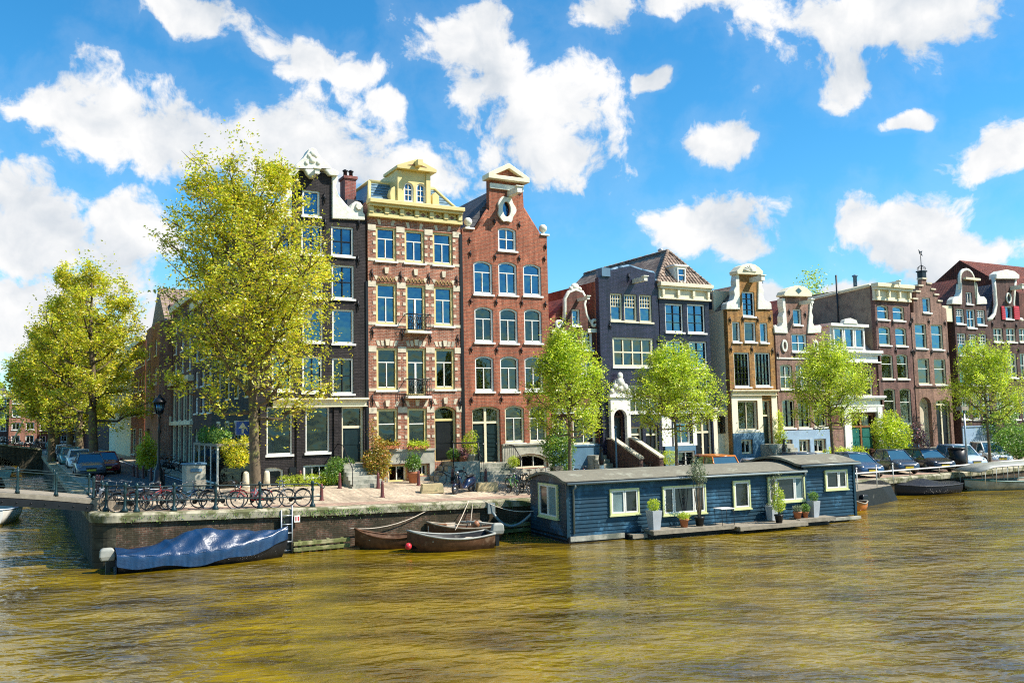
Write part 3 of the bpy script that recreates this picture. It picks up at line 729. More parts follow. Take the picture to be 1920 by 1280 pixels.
h.anchors([(880,451),(1022,463),(881,476),(928,482),(973,485),(1020,486),(882,565),(930,567),(978,568),(1022,571),(926,417),(973,422),(883,655),(931,656),(977,657),(884,750),(940,748),(992,750)],.35)
xp=L(941,850)[0]; hz=L(985,834)[1]; q=h.rect((955,851,1026,877))
b=MB(); b.holed([(xp,-.4),(W-.01,-.4),(W-.01,hz),(xp,hz)],[h.loop(q[0]-.03,q[1]-.03,q[2]+.03,q[3]+.03,.33)],-.1,-.004); b.box(xp,W,-.18,-.004,hz+.002,hz+.1); b.obj('plinth','plinth',h.root)
zd=h.rect((886,761,939,867))[1]; xa=L(878,870)[0]; xb=L(945,870)[0]
steps_obj(h.root,xa,xb,0,zd,4,plat=1.0)
for x in (xa-.05,xb+.05):
    b=MB(); b.tube([(x,-.1,zd+.95),(x,-1.0,zd+.9),(x,-1.95,.9)],.03,6)
    for k in range(9): 
        y=-.15-k*.22; zz=zd if y>-1 else zd*(1-(-y-1)/1.0)
        b.tube([(x,y,max(0,zz)),(x,y,(zd+.9) if y>-1 else zd+.9-(zd)*((-y-1)/.95))],.013,5)
    b.obj('handrail','iron',h.root)
b=MB(); b.box(-.18,-.02,-.05,.5,0,L(869,440)[1]); b.obj('party_gap_strip','blackpaint',h.root)  # black painted strip in place of the dark gap at the party line
# ======== H4 low neck gable house
h=House('canal_house','low brown brick house with white bell gable between the red and navy houses',1030,1122,700,('Y',YF+.3),-.02,'brick_brownred',depth=9); h.uc=1081; L=h.L
h.window((1072.5,580,1087.5,610),'none'); 
for r in [(1091,622,1111,656),(1060,621,1081,655),(1036,622,1052,656),(1090,678,1112,722),(1060,678,1082,722),(1034,678,1054,722)]: h.window(r,'g22',glass='glass_dim_refl')
h.window((1074,783,1117,832),'g20',fr='cream',glass='glass_dim_refl',curt='r'); h.window((1036,784,1062,832),'g20',fr='cream',glass='glass_dim_refl')
out=[(0,-.4),(h.w,-.4)]
sh=Z([(487,687),(430,660),(400,600),(385,520),(398,478),(370,430),(320,412),(272,430),(243,480),(243,560),(235,640),(180,690)],1000,440,4)
zsh=L(1081,611)[1]
for u,v in sh[1:-1]: out.append(L(u,v))
out=[(0,-.4),(h.w,-.4),(h.w,zsh)]+out[2:]+[(0,zsh)]
h.build(out,eave=zsh-.02,y=0); h.roof_gable('tile_red',L(1081,556)[1])
inner=Z([(425,690),(405,640),(385,595),(370,530),(380,482),(355,445),(320,432),(285,445),(262,485),(262,560),(255,640),(235,690)],1000,440,4)
trim=sh+inner[::-1]
# trim band polygon (outer then inner reversed)
h.mb_px([ (u,v) for u,v in sh]+[(u,v) for u,v in inner[::-1]],-.12,.4,'gable_trim','offwhite',bevel=.02) if False else None
b=MB()
pts=[L(u,v) for u,v in sh]
b.tube([(x,.1,z) for x,z in pts[1:-1]],.13,6)
for (u,v) in ((1114,604),(1047,606)):
    x,z=L(u,v); b.tube([(x+.28*math.cos(t*.6)*(1-t*.07),.0,z-.1+.28*math.sin(t*.6)*(1-t*.07)) for t in range(12)],.1,6); b.box(x-.5,x+.5,-.1,.35,z-.62,z-.4)
x,z=L(1080,541); b.ball((x,.1,z+.12),.22,10,(1.3,.6,1)); b.ball((x-.3,.1,z),.14,8); b.ball((x+.3,.1,z),.14,8)
b.obj('gable_trim','offwhite',h.root)
h.beam(1084,563,1.1,.16)
h.cornice(765,775,'white',uc=1085,proj=.3,name='shop_cornice'); h.plinth(836,1095,'blueplinth',.08)
x,z=L(1046,553); b=MB(); b.lathe([(.35,0),(.35,.5),(.3,.65),(.1,.7)],(x,2,z-1),12); b.obj('roof_vent','redpaint',h.root)
steps_obj(h.root,L(1100,860)[0],L(1121,860)[0],0,.9,4)
# ======== H5 navy painted house with stepped top and portal stairs
h=House('canal_house','dark navy glazed brick house with curved parapet and tall white portal stairs',1125,1236,620,('Y',YF-.15),-.08,'brick_navy',depth=11); h.uc=1180; L=h.L; W=h.w
for r in [(1144.5,550,1167,601),(1170.5,552,1194.5,602.5),(1199,553,1222.5,604)]: h.window(r,'g43t',fr='cream',bars='cream',curt='t' if r[0]<1150 else None,sill='cream')
h.window((1149,633,1226,687.5),'g42',fr='cream',bars='cream',glass='glass_dim_refl',fw=.12,barw=.13)
h.window((1178,722,1235,773),'g42',fr='white',bars='white',glass='glass_dim_refl',curt='r'); 
h.window((1131,700,1143,720),'none',glass='glass_dim_refl') if False else None
h.door((1180,800,1206,872),fr='cream',leaf='blackpaint',fan=.2); h.door((1212,800,1236,872),fr='cream',leaf='blackpaint',fan=.2)
h.door((1148,768,1171,852),rise=.38,fr='brick_umber',leaf='greenpaint',fan=.15)
out=[(0,-.4),(W,-.4)]+[(W,L(1236,527)[1])]+[L(u,v) for u,v in [(1228,527),(1228,512),(1205,507),(1181,499),(1160,503),(1143,508),(1143,519)]]+[(0,L(1126,520)[1])]
h.build(out,eave=L(1180,530)[1],sidemat='brick_red')
b=MB(); pp=[L(u,v) for u,v in [(1236,527),(1228,526),(1228,512),(1205,507),(1181,499),(1160,503),(1143,508),(1143,519),(1126,520)]]
for i in range(len(pp)-1): b.tube([(pp[i][0],.15,pp[i][1]+.03),(pp[i+1][0],.15,pp[i+1][1]+.03)],.11,6)
x,z=L(1136,512); b.box(x-.35,x+.25,-.1,.5,z-.2,z+.3); b.obj('coping','blueplinth',h.root)
h.flat_roof()
h.beam(1188,528,1.2,.24); h.anchors([(1178,520)],.5)
b=MB(); x0,z0,x1,z1=h.rect((1141,704,1178,862)); wx0,_,wx1,wz=h.rect((1148,768,1171,852)); zdoor=h.rect((1148,768,1171,852))[1]
zp=L(1160,745)[1]; loopi=h.loop(wx0-.02,zdoor-.02,wx1+.02,wz+.02,.4)
b.holed([(x0,zdoor-.1),(x1,zdoor-.1),(x1,zp),(x0,zp)],[loopi],-.25,-.01)
b.box(x0-.1,x1+.1,-.35,-.01,zp,zp+.18)
pt=h.mb_px
o=b.obj('portal','white',h.root,bevel=.01)
m=(x0+x1)/2; b=MB()
b.prism([(x0,zp+.18),(x1,zp+.18),(x1-.15,zp+.5),(m+.4,zp+.7),(m+.3,zp+1.0),(m,zp+1.1),(m-.3,zp+1.0),(m-.4,zp+.7),(x0+.15,zp+.5)],-.25,-.02)
for (dx,dz,r) in ((0,1.25,.2),(0,.9,.26),(-.35,.6,.2),(.35,.6,.2),(-.6,.35,.16),(.6,.35,.16),(0,.5,.2)): b.ball((m+dx,-.3,zp+dz),r,8,(1,.6,1.1))
b.obj('portal_sculpture','offwhite',o)
xs0,xs1=wx0-.1,wx1+.1
st=steps_obj(h.root,xs0,xs1,0,zdoor,9,plat=.6,tread=.27,mat='plinth')
for k,x in enumerate((xs0-.3,xs1+.03)):
    b=MB(); L_=.6+.27*9; b.prism([(-L_,-.3),(0,-.3),(0,zdoor+.9),(-.5,zdoor+.9),(-L_,.8)],x,x+.27,axis='x')
    b.cm=1; n_=len(b.v); b.prism([(-L_-.05,.803),(-.5,zdoor+.903),(-.003,zdoor+.903),(-.003,zdoor+1.0),(-.5,zdoor+1.0),(-L_-.05,.9)],x-.04,x+.31,axis='x')
    b.obj('stair_wall',['brick_umber','stone'],h.root)
h.anchors([(1143,612),(1234,640)],.4)
H5=h
# ======== H6 navy and white cornice house
h=House('canal_house','navy painted house with broad white cornice and steep pantile hip roof with dormer',1237,1330,600,('Y',YF-.12),-.1,'navy_smooth',depth=12); h.uc=1283; L=h.L; W=h.w
for r in [(1247.5,569.5,1281,622.5),(1289,570.5,1322,624),(1250,639,1283,689),(1292.5,640,1326,690),(1254,706,1285,756),(1296,706,1328,757)]: h.window(r,'g23',bars='blackpaint',curt='r' if r[0]>1285 and r[1]<600 else ('Bf' if r[1]==640 else None),glass='glass' if r[1]<700 else 'glass_dim_refl',barw=.04)
h.window((1263,792,1295,832),'g20',fr='white',glass='glass',curt='f'); h.door((1306,785,1336,868),fr='cream',leaf='blackpaint',leaves=2,fan=.3)
h.window((1271,845,1305,874),'g20',fr='white',glass='glass_dim_refl',sill=None)
zc=L(1283,533)[1]; h.build([(0,-.4),(W,-.4),(W,zc),(0,zc)],eave=zc)
h.cornice(533,563,'cream',uc=1283,proj=.4,x0=-.12,x1=W+.12,brackets=4)
h.cornice(765,775,'white',uc=1283,proj=.3,name='shop_cornice')
for a,c in ((1240,1258),(1298,1305)):
    b=MB(); x0=L(a,800)[0];x1=L(c,800)[0]; b.box(x0,x1,-.06,-.004,L(1283,835)[1],L(1283,776)[1]); b.obj('pilaster','white',h.root)
qb=h.rect((1271,845,1305,874)); xe=L(1303,850)[0]; zz=L(1270,836)[1]
b=MB(); b.holed([(.01,-.4),(xe,-.4),(xe,zz),(.01,zz)],[[(qb[0]-.02,qb[1]-.02),(min(qb[2]+.02,xe-.05),qb[1]-.02),(min(qb[2]+.02,xe-.05),qb[3]+.02),(qb[0]-.02,qb[3]+.02)]],-.1,-.004); b.obj('plinth','blueplinth',h.root)
# hip roof, ridge running back
rz=hit(1250,471,(0,YF+2.2,0),(0,1,0)); xr=rz.x-h.s0; zr=rz.z-h.z0; D=h.depth
b=MB(); vs_=[(-.15,-.1,zc),(W+.1,-.1,zc),(xr,2.2,zr),(xr,D,zr),(-.15,D,zc),(W+.1,D,zc)]
b.add(vs_,[(0,1,2)]); b.cm=1; b.add(vs_,[(0,2,3,4),(1,5,3,2)]); rf=b.obj('roof',['tile_brownx','tile_brown'],h.root)
b=MB()
for a,c in ((0,2),(1,2),(2,3)):
    p,q=Vector(vs_[a]),Vector(vs_[c])
    n=14
    for i in range(n): b.tube([p.lerp(q,i/n),p.lerp(q,(i+1.05)/n)],[.13,.1],7)
b.obj('ridge_tile','tile_brown',rf)
b=MB()  # pantile ribs on the front hip
for i in range(1,16):
    x=-.15+(W+.25)*i/16; t=min((x+.15)/(xr+.15),(W+.1-x)/(W+.1-xr)); 
    b.tube([(x,-.1,zc+.02),(x,-.1+2.3*t,zc+(zr-zc)*t)],.05,6)
b.obj('pantile_rib','tile_brown',rf)
x0,z0,x1,z1=h.rect((1268,499,1289,533)); b=MB(); b.box(x0,x1,.15,2.0,z0,z1); b.box(x0-.1,x1+.12,0,2.0,z1,z1+.1); dm=b.obj('dormer','white',h.root)
h.window((x0+.12,z0+.15,x1-.12,z1-.12),'g12',local=True,hole=False,y=.08,sill=None,fw=.06,parent=dm)
p=hit(1237,480,(0,YF+3.5,0),(0,1,0)); b=MB(); x,z=p.x-h.s0,p.z-h.z0; b.lathe([(.12,-1),(.1,.3),(.2,.32),(.2,.4),(.05,.5)],(x,3.5,z),10); b.obj('flue','metal',h.root)
x,z=L(1340,790)
# ======== gate between
h=House('gate_house','low cream gate building with panelled door between navy and ochre houses',1338,1372,800,('Y',YF+.5),-.12,'creamwall',depth=2,group=None,cat='gate'); h.uc=1355; L=h.L
h.door((1346,775,1366,866),fr='cream',leaf='cream',fan=.02)
x0,z0,x1,z1=h.rect((1349,780,1363,812)); b=MB(); b.box(x0,x1,.1,.16,z0,z1); b.obj('door_pane','glass_dim_refl',h.root)
zc=L(1355,767)[1]; h.build([(0,-.4),(h.w,-.4),(h.w,zc),(0,zc)],eave=zc,interior=False); h.cornice(764,769,'cream',uc=1355,proj=.15); h.flat_roof()
# ======== H7 ochre neck gable
h=House('canal_house','ochre brick neck gable house with cream ground floor and windowless cream side wall',1365.5,1451,640,('Y',YF),-.12,'brick_ochre',depth=9); h.uc=1410; L=h.L; W=h.w
h.window((1392,547,1415,593),'g24',bars='blackpaint',barw=.04)
for r,c in (((1373,603,1388,641),''),((1395.6,603.5,1417.4,641),''),((1425,605,1439.5,642),'r')): h.window(r,'none',curt=c or None,glass='glass' if c else 'glass_dim_refl')
for r in ((1376.5,660.6,1406,725),(1415.6,661,1445,724)): h.window(r,'g45',bars='blackpaint',barw=.05,curt='r' if r[0]>1410 else None,glass='glass_dim_refl')
h.window((1383,751,1420,806),'g20',fr='cream',bars='cream',glass='glass_dim_refl',curt='r'); h.door((1430,750,1447,832),fr='cream',leaf='greenpaint',fan=.35)
h.window((1389,824,1410,850),'g20',fr='cream',glass='glass_dim_refl',sill=None)
zs=L(1408,580)[1]; zt=L(1402,514)[1]; xa=L(1384,550)[0]; xb=L(1421,550)[0]
h.build([(0,-.4),(W,-.4),(W,zs),(xb,zs),(xb,zt),(xa,zt),(xa,zs),(0,zs)],eave=zs-.1,sidemat='creamwall')
sc=Z([(300,195),(317,210),(322,452),(225,452),(228,415),(238,400),(255,398),(275,385),(285,350),(280,318),(295,290),(292,250)],1300,460,3.764)
h.mb_px(sc,-.1,.4,'gable_scroll','offwhite',bevel=.03); h.mb_px(mir(sc,1402.5),-.1,.4,'gable_scroll','offwhite',bevel=.03)
pd=[(1376,509),(1378,507),(1384,500),(1392,496.5),(1400,495.5),(1409,497),(1417,502),(1425,510),(1424,516),(1377,515)]
o=h.mb_px(pd,-.3,.45,'pediment','cream',bevel=.03)
x,z=L(1400,507)
b=MB()
for k in range(7):
    a=math.pi*(k+.5)/7; b.tube([(x,-.32,z-.1),(x+.55*math.cos(a),-.34,z-.1+.36*math.sin(a))],[.03,.08],6)
b.obj('fan_ornament','offwhite',o)
h.beam(1408,526,1.1,.3)
h.roof_gable('tile_brown',L(1402,530)[1])
zz=L(1410,738)[1]; h.cornice(731,741,'cream',uc=1410,proj=.28,name='shop_cornice')
zb=L(1405,811)[1]; 
ho=[h.rect(r) for r in ((1383,751,1420,806),(1430,750,1447,832))]
b=MB(); b.holed([(.02,zb),(ho[1][0]-.02,zb),(ho[1][0]-.02,zz-.05),(.02,zz-.05)],[[(ho[0][0]-.01,ho[0][1]-.01),(ho[0][2]+.01,ho[0][1]-.01),(ho[0][2]+.01,ho[0][3]+.01),(ho[0][0]-.01,ho[0][3]+.01)]],-.06,-.003); b.box(ho[1][2]+.02,W-.02,-.06,-.003,0,zz-.05); b.obj('ground_floor_front','creamwall',h.root)
qb=h.rect((1389,824,1410,850))
b=MB(); b.holed([(.02,-.4),(ho[1][0]-.02,-.4),(ho[1][0]-.02,zb-.003),(.02,zb-.003)],[[(qb[0]-.02,qb[1]-.02),(qb[2]+.02,qb[1]-.02),(qb[2]+.02,qb[3]+.02),(qb[0]-.02,qb[3]+.02)]],-.1,-.004); b.obj('plinth','blueplinth',h.root)
h.anchors([(1368,600),(1392,599),(1420,600),(1443,597),(1370,655),(1409,655),(1448,658)],.45)
p=hit(1345,570,(0,YF+2.2,0),(0,1,0)); b=MB(); x=.0; z=zs; b.box(x-.02,x+1.6,1.2,3.2,z-.1,z+1.3); dm=b.obj('side_dormer','cream',h.root); b=MB(); b.box(-.05,-.025,1.35,3.05,z+.1,z+1.15); b.obj('dormer_glazing','glass',dm)
steps_obj(h.root,L(1424,850)[0],L(1452,850)[0],0,h.rect((1430,750,1447,832))[1],5)
# ======== H8 mauve neck gable
h=House('canal_house','mauve brick neck gable house with two round white stones and pale blue basement',1455,1546,660,('Y',YF),-.13,'brick_mauve',depth=9); h.uc=1500; L=h.L; W=h.w
h.window((1487,579.5,1503,609),'none',curt=None); h.window((1484.6,626,1513,659),'g22',glass='glass',sill='white')
for r in [(1463,683,1486,729),(1492.6,683,1515,729),(1521,684,1542,730),(1467,748,1490,802),(1496.6,748,1519,802),(1526,748,1549,800)]: h.window(r,'g22',rise=.1,glass='glass_dim_refl',bars='white' if r[1]<700 else 'blackpaint',fr='cream')
for r in [(1473,824,1484,848),(1497,824,1517,848),(1525,823,1547,848)]: h.window(r,'g20',glass='glass_dim_refl',sill=None,fr='cream')
zs=L(1493,625)[1]; zt=L(1492,556)[1]; xa=L(1470,590)[0]; xb=L(1516,590)[0]
h.build([(0,-.4),(W,-.4),(W,zs),(xb,zs),(xb,zt),(xa,zt),(xa,zs),(0,zs)],eave=zs-.1)
sc=Z([(622,372),(640,375),(660,622),(568,618),(562,575),(575,560),(592,578),(612,570),(625,545),(622,500),(632,470),(624,430)],1300,460,3.764)
h.mb_px(sc,-.1,.4,'gable_scroll','offwhite',bevel=.03); h.mb_px(mir(sc,1494),-.1,.4,'gable_scroll','offwhite',bevel=.03)
pd=[(1464,553),(1467,547),(1476,540),(1490,536),(1503,538.5),(1512,545),(1517,552),(1516,557),(1465,556)]
o=h.mb_px(pd,-.3,.45,'pediment','cream',bevel=.03); x,z=L(1491,546); b=MB(); b.prism([(x-.28,z),(x,z-.2),(x+.28,z),(x,z+.2)],-.33,-.302); b.obj('oculus','glass_dim_refl',o)
h.beam(1500,569,1.1,.22); h.roof_gable('tile_red',L(1494,556)[1])
for u,v in ((1470,648),(1528.5,649)):
    x,z=L(u,v); b=MB(); b.ring(el(x,z,.26,.42),el(x,z,.14,.26),-.1,-.003); b.obj('oval_stone','offwhite',h.root,bevel=.02)
b=MB(); z=L(1500,672)[1]; b.box(0,W,-.06,-.003,z-.05,z+.05); b.obj('string_course','offwhite',h.root)
holes=[h.loop(*[(q[0]-.02),(q[1]-.02),(q[2]+.02),(q[3]+.02)]) for q in [h.rect(r) for r in [(1473,824,1484,848),(1497,824,1517,848),(1525,823,1547,848)]]]
zz=L(1505,806)[1]; b=MB(); b.holed([(.01,-.4),(W-.01,-.4),(W-.01,zz),(.01,zz)],holes,-.1,-.004); b.obj('plinth','paleblue',h.root)
h.anchors([(1479,585),(1509,590),(1458,665),(1489,665),(1518,668),(1545,668)],.45)
steps_obj(h.root,L(1457,850)[0],L(1470,850)[0],0,1.2,5)
# ======== H9 low white house
h=House('canal_house','low red brick house with white balcony dormer and white wood-doored portico',1550,1650,700,('Y',YF+.1),-.14,'brick_brownred',depth=10); h.uc=1605; L=h.L; W=h.w
for r in [(1617.5,692,1636,741.6),(1585,692,1604,741),(1560,692,1575,741)]: h.window(r,'plain',glass='glass_dim_refl',fr='cream',curt='r' if r[0]>1600 else None)
h.door((1594,776,1642,842),fr='wood',leaf='green_panel',leaves=2,fan=.35)
zc=L(1605,659)[1]; h.build([(0,-.4),(W,-.4),(W,zc),(0,zc)],eave=zc)
h.cornice(657,680,'white',uc=1605,proj=.35); h.cornice(742,762,'white',uc=1612,proj=.4,name='shop_cornice')
b=MB(); zz=L(1612,763)[1]
for a,c in ((1580,1593),(1643,1652)): 
    x0=L(a,800)[0];x1=L(c,800)[0]; b.box(x0,x1,-.2,-.003,-.3,zz)
b.box(L(1580,800)[0],L(1652,800)[0]-.02,-.15,-.004,zz-.35,zz-.002); b.obj('portico','white',h.root)
b=MB(); b.box(0.02,L(1580,800)[0]-.03,-.12,-.003,-.3,L(1560,800)[1]); b.obj('plinth','brick_mauve',h.root)
x0,z0,x1,z1=h.rect((1563,612,1628,657)); b=MB(); b.box(x0,x1,.3,4,z0,z1); b.box(x0-.15,x1+.15,0,4,z1,z1+.2); dm=b.obj('dormer','white',h.root)
for k in range(3):
    a=x0+.15+(x1-x0-.3)*k/3; h.window((a+.05,z0+.2,a+(x1-x0-.3)/3-.05,z1-.1),'none',local=True,hole=False,y=.23,sill=None,parent=dm,fr='white')
b=MB(); m=(x0+x1)/2; b.prism([(m-.7,z1+.2),(m+.7,z1+.2),(m+.6,z1+.45),(m,z1+.6),(m-.6,z1+.45)],-.05,.3); b.obj('dormer_crest','offwhite',dm)
b=MB(); vs_=[(.05,.2,zc),(W-.05,.2,zc),(W-1,2.5,z1+.3),(1,2.5,z1+.3),(.05,9,zc),(W-.05,9,zc),(W-1,7,z1+.3),(1,7,z1+.3)]
b.add(vs_,[(0,1,2,3),(1,5,6,2),(4,0,3,7),(5,4,7,6),(3,2,6,7)]); b.obj('roof','metal',h.root)
# ======== H10 plum brick flat cornice
h=House('canal_house','tall plum brick house with flat white cornice and exposed brown render side',1644,1710,640,('Y',YF),-.15,'brick_plum',depth=11); h.uc=1673; L=h.L; W=h.w
for r in [(1644.6,572,1666,599),(1674,574,1695.6,601),(1648,612,1669.6,647),(1679,614,1700,648.5),(1653,664,1675,710),(1682,664,1703,710),(1658,728,1680,789),(1688,728,1709.4,794)]:
    h.window(r,'plain',rise=.1,fr='cream',glass='glass' if r[1]<650 else 'glass_dim_refl',curt='r' if r[1] in (612,664,614) else None)
zc=L(1670,536)[1]; h.build([(0,-.4),(W,-.4),(W,zc),(0,zc)],eave=zc,sidemat='brownwall'); h.cornice(534,565,'cream',uc=1671,proj=.5,x0=-.15,brackets=4); h.flat_roof()
b=MB(); b.tube([(.0,.3,zc),(.0,h.depth,zc-.6)],.15,6); b.obj('roof_edge','cream',h.root)
h.beam(1665,533,1.0,.2); h.plinth(806,1680,'paleblue',.1)
h.anchors([(1643,607),(1673,606),(1706,608),(1647,658),(1679,658),(1709,660)],.45)
p=hit(1583,517,(0,YF+3,0),(0,1,0)); b=MB(); x,z=-.35,p.z-h.z0; b.tube([(x,3,L(1640,640)[1]),(x,3,z)],.07,8); b.obj('flue_pipe','iron',h.root)
x=L(1646,525)[0]; b=MB(); b.lathe([(.14,-.6),(.14,.4),(.22,.45),(.22,.5),(.03,.6)],(x,2,L(1646,522)[1]),10); b.obj('chimney_pot','blueplinth',h.root)
# ======== H11 stepped gable
h=House('canal_house','mauve brick house with stepped gable topped by a weather vane',1711,1778,640,('Y',YF-.05),-.15,'brick_mauve',depth=11); h.uc=1740; L=h.L; W=h.w
h.window((1730,558,1744.7,586),'none',glass='glass'); 
for r,c in [((1716,607,1737.5,653),'tr'),((1746.6,608.7,1768,655),'tl'),((1721.6,672,1743.4,720),''),((1752,673,1774,720.8),'')]: h.window(r,'plain',fr='cream',glass='glass' if c else 'glass_dim_refl',curt=c or None)
h.door((1726,744,1748,838),rise=.5,fr='cream',leaf='stone',fan=.05,y=.4); h.door((1757,749,1783,838),rise=.15,fr='cream',leaf='blackpaint',leaves=2,fan=.1)
st=[(1713,586),(1713,562),(1713.5,561),(1718,561),(1718,548),(1723,547),(1723,537),(1728,537),(1728,524),(1737,524),(1737,532),(1746,533),(1746,543),(1752,544),(1752,553),(1758,554),(1758,565),(1765,566),(1765,574)]
pts=[L(u,v) for u,v in st][::-1]; 
ol=[(0,-.4),(W,-.4),(W,L(1768,578)[1])]; px=W
for x,z in pts: ol.append((min(x,W-.001),z))
ol.append((0,pts[-1][1]))
h.build(ol,eave=L(1740,590)[1]); h.roof_gable('slate',L(1733,535)[1])
for u,v in [(1715.5,561),(1720.5,547),(1725.5,536),(1741.5,532),(1749,543),(1755,553),(1761.5,565),(1732.5,523)]:
    x,z=L(u,v); b=MB(); b.box(x-.28,x+.28,-.08,.42,z-.02,z+.1); b.obj('step_coping','stone',h.root)
x,z=L(1732.5,522); b=MB(); b.box(x-.22,x+.22,-.05,.4,z,z+.5); b.box(x-.3,x+.3,-.1,.45,z+.5,z+.6); b.tube([(x,.17,z+.6),(x,.17,z+2.0)],.03,6)
for k in range(8):
    a=math.pi*k/4; b.tube([(x+.3*math.cos(a),.17+.3*math.sin(a),z+.65),(x+.28*math.cos(a),.17+.28*math.sin(a),z+.85),(x,.17,z+1.05)],.018,5)
b.prism([(x-.12,z+1.9),(x+.22,z+1.75),(x+.1,z+1.95),(x+.22,z+2.15),(x-.02,z+2.05),(x-.2,z+2.2)],.15,.19); b.obj('weather_vane','iron',h.root)
h.anchors([(1710,600),(1741,603),(1771,606),(1714,660),(1746,661),(1777,663)],.45)
b=MB(); z=L(1750,724)[1]; b.box(0,W,-.08,-.003,z-.05,z+.08); b.obj('string_course','brick_plum',h.root)
steps_obj(h.root,L(1724,850)[0],L(1757,850)[0],0,h.rect((1726,744,1748,838))[1],4)
# ======== H12
h=House('canal_house','narrow umber brick house with white neck gable and small pane upper windows',1791,1852,620,('Y',YF-.1),-.17,'brick_umber',depth=11); h.uc=1820; L=h.L; W=h.w
h.window((1811,547.6,1823,570),'g20',fr='white')
for r in [(1792.5,578.7,1808.4,607),(1813,580,1829,614.5),(1832,581,1847.5,609),(1796,624.6,1812.4,666),(1817,626,1832,660),(1836,626,1851,666),(1799,674,1815,722),(1820,675,1836,722),(1839,675,1854,722),(1802,737,1818,786),(1823,737,1839,786),(1842,737,1857,786)]:
    h.window(r,'g33t' if r[1]!=580 else 'g22',fr='white',barw=.04)
zs=L(1820,571)[1]; zt=L(1816,524)[1]; xa=L(1803,550)[0]; xb=L(1829,550)[0]
m=(xa+xb)/2; top=[(m+(xb-xa)/2*math.cos(t),zt+(xb-xa)/2*.9*math.sin(t)) for t in [math.pi*k/8 for k in range(9)]]
h.build([(0,-.4),(W,-.4),(W,zs),(xb,zs)]+top+[(xa,zs),(0,zs)],eave=zs-.1)
b=MB(); b.tube([(xb,.1,zs+.5)]+[(x,.1,z) for x,z in top]+[(xa,.1,zs+.5)],.14,6); b.obj('gable_trim','offwhite',h.root)
b=MB(); b.box(xa+.3,xb+.4,-.25,.1,zt-.05,zt+.12); b.obj('hoist_board','cream',h.root)
sc=[(1802,530),(1802,571),(1783,570),(1784,562),(1789,556),(1796,556),(1800,548)]
for p in (sc,mir(sc,1816)): h.mb_px(p,-.1,.4,'gable_scroll','offwhite',bevel=.03)
h.roof_gable('tile_red',L(1816,520)[1]); h.plinth(800,1825,'paleblue',.08)
b=MB(); b.box(-1.2,-.05,.1,2.5,zs-1.4,zs-.2); b.obj('side_dormer','cream',h.root)
# ======== H13
h=House('canal_house','dark umber brick house with tall white bell gable and red shutters',1853,1965,640,('Y',YF),-.18,'brick_umber',depth=11); h.uc=1890; L=h.L; W=h.w
h.window((1884,574,1899,598),'none'); 
for a,c in ((1877,1883.5),(1900,1910)):
    x0,z0,x1,z1=h.rect((a,574,c,599)); b=MB(); b.box(x0,x1,-.08,-.02,z0,z1)
    for k in range(6): b.box(x0+.05,x1-.05,-.1,-.08,z0+.1+k*(z1-z0-.2)/6,z0+.16+k*(z1-z0-.2)/6)
    b.obj('shutter','redpaint',h.root)
for v0,v1 in ((615,641),(662,708),(735,786)):
    for k,u in enumerate((1863,1887,1911,1935)): du=(v0-615)*.05; h.window((u+du,v0,u+du+18,v1),'g22',fr='cream',glass='glass_dim_refl')
for u in (1880,1906): h.window((u,800,u+18,830),'g20',fr='cream',glass='glass_dim_refl')
zs=L(1890,600)[1]; zt=L(1885,524)[1]; 
pl=[(1866,600),(1868,575),(1868,540),(1866,524)]; pr=[(1904,524),(1902,545),(1904,570),(1915,600)]
xl=[L(*p) for p in pl]; xr_=[L(*p) for p in pr]
h.build([(0,-.4),(W,-.4),(W,zs),(xr_[3][0]+.8,zs)]+xr_[::-1]+xl[::-1]+[(0,xl[0][1])],eave=zs-.1)
tr=[(1852,600),(1860,597),(1866,588),(1869,570),(1867,545),(1865,520)]
b=MB()
for t_ in (tr,mir(tr,1885)):
    b.tube([(L(*p)[0],.1,L(*p)[1]) for p in t_],.17,6)
b.obj('gable_trim','offwhite',h.root)
h.mb_px([(1864,523),(1864,514),(1872,508),(1884,506),(1898,509),(1907,516),(1907,523)],-.2,.45,'gable_crest','offwhite',bevel=.03); h.beam(1896,541,1.0,.3)
x,z=L(1890,559); b=MB(); b.ring(el(x,z,.35,.45),el(x,z,.2,.3),-.1,-.003); b.obj('oval_stone','offwhite',h.root,bevel=.02)
h.roof_gable('slate',L(1885,530)[1],x1=h.rect((1853,600,1925,620))[2]); 
h.anchors([(1860,608),(1883,610),(1905,611),(1863,655),(1887,656),(1909,657)],.45)
# ======== red roofed building behind
b_=House('warehouse','large building with long red tiled roof rising behind the right end',1800,2300,560,('Y',YF+14),-.2,'brick_brownred',depth=14,group=None,cat='building'); h=b_; L=h.L; h.uc=1900
ze=L(1900,548)[1]; h.build([(0,-.4),(h.w,-.4),(h.w,ze),(0,ze)],eave=ze,interior=False)
zr=hit(1812,508,(0,YF+21,0),(0,1,0)); 
zz=hit(1865,495,(0,YF+21,0),(0,1,0)).z-h.z0
b=MB(); vs_=[(0,0,ze),(h.w,0,ze),(h.w,7,zz),(.6,7,zz),(0,14,ze),(h.w,14,ze)]
b.add(vs_,[(0,1,2,3),(4,3,2,5),(0,3,4),(1,5,2)]); b.obj('roof','tile_red',h.root)
b.add(vs_,[(0,1,2,3),(4,3,2,5),(0,3,4)]); b.obj('roof','tile_redx' if 'tile_redx' in M else 'tile_red',h.root)
p=hit(1903,500,(0,YF+15,0),(0,1,0)); b=MB(); b.box(p.x-h.s0-.6,p.x-h.s0+.9,.8,2.4,ze-1,p.z-h.z0); b.lathe([(.3,0),(.28,.5),(.5,.55),(.5,.65),(.1,.8)],(p.x-h.s0,1.6,p.z-h.z0),10); b.obj('chimney','iron',h.root)
h.root.location.x+=(zr.x-h.s0-.6)*.9
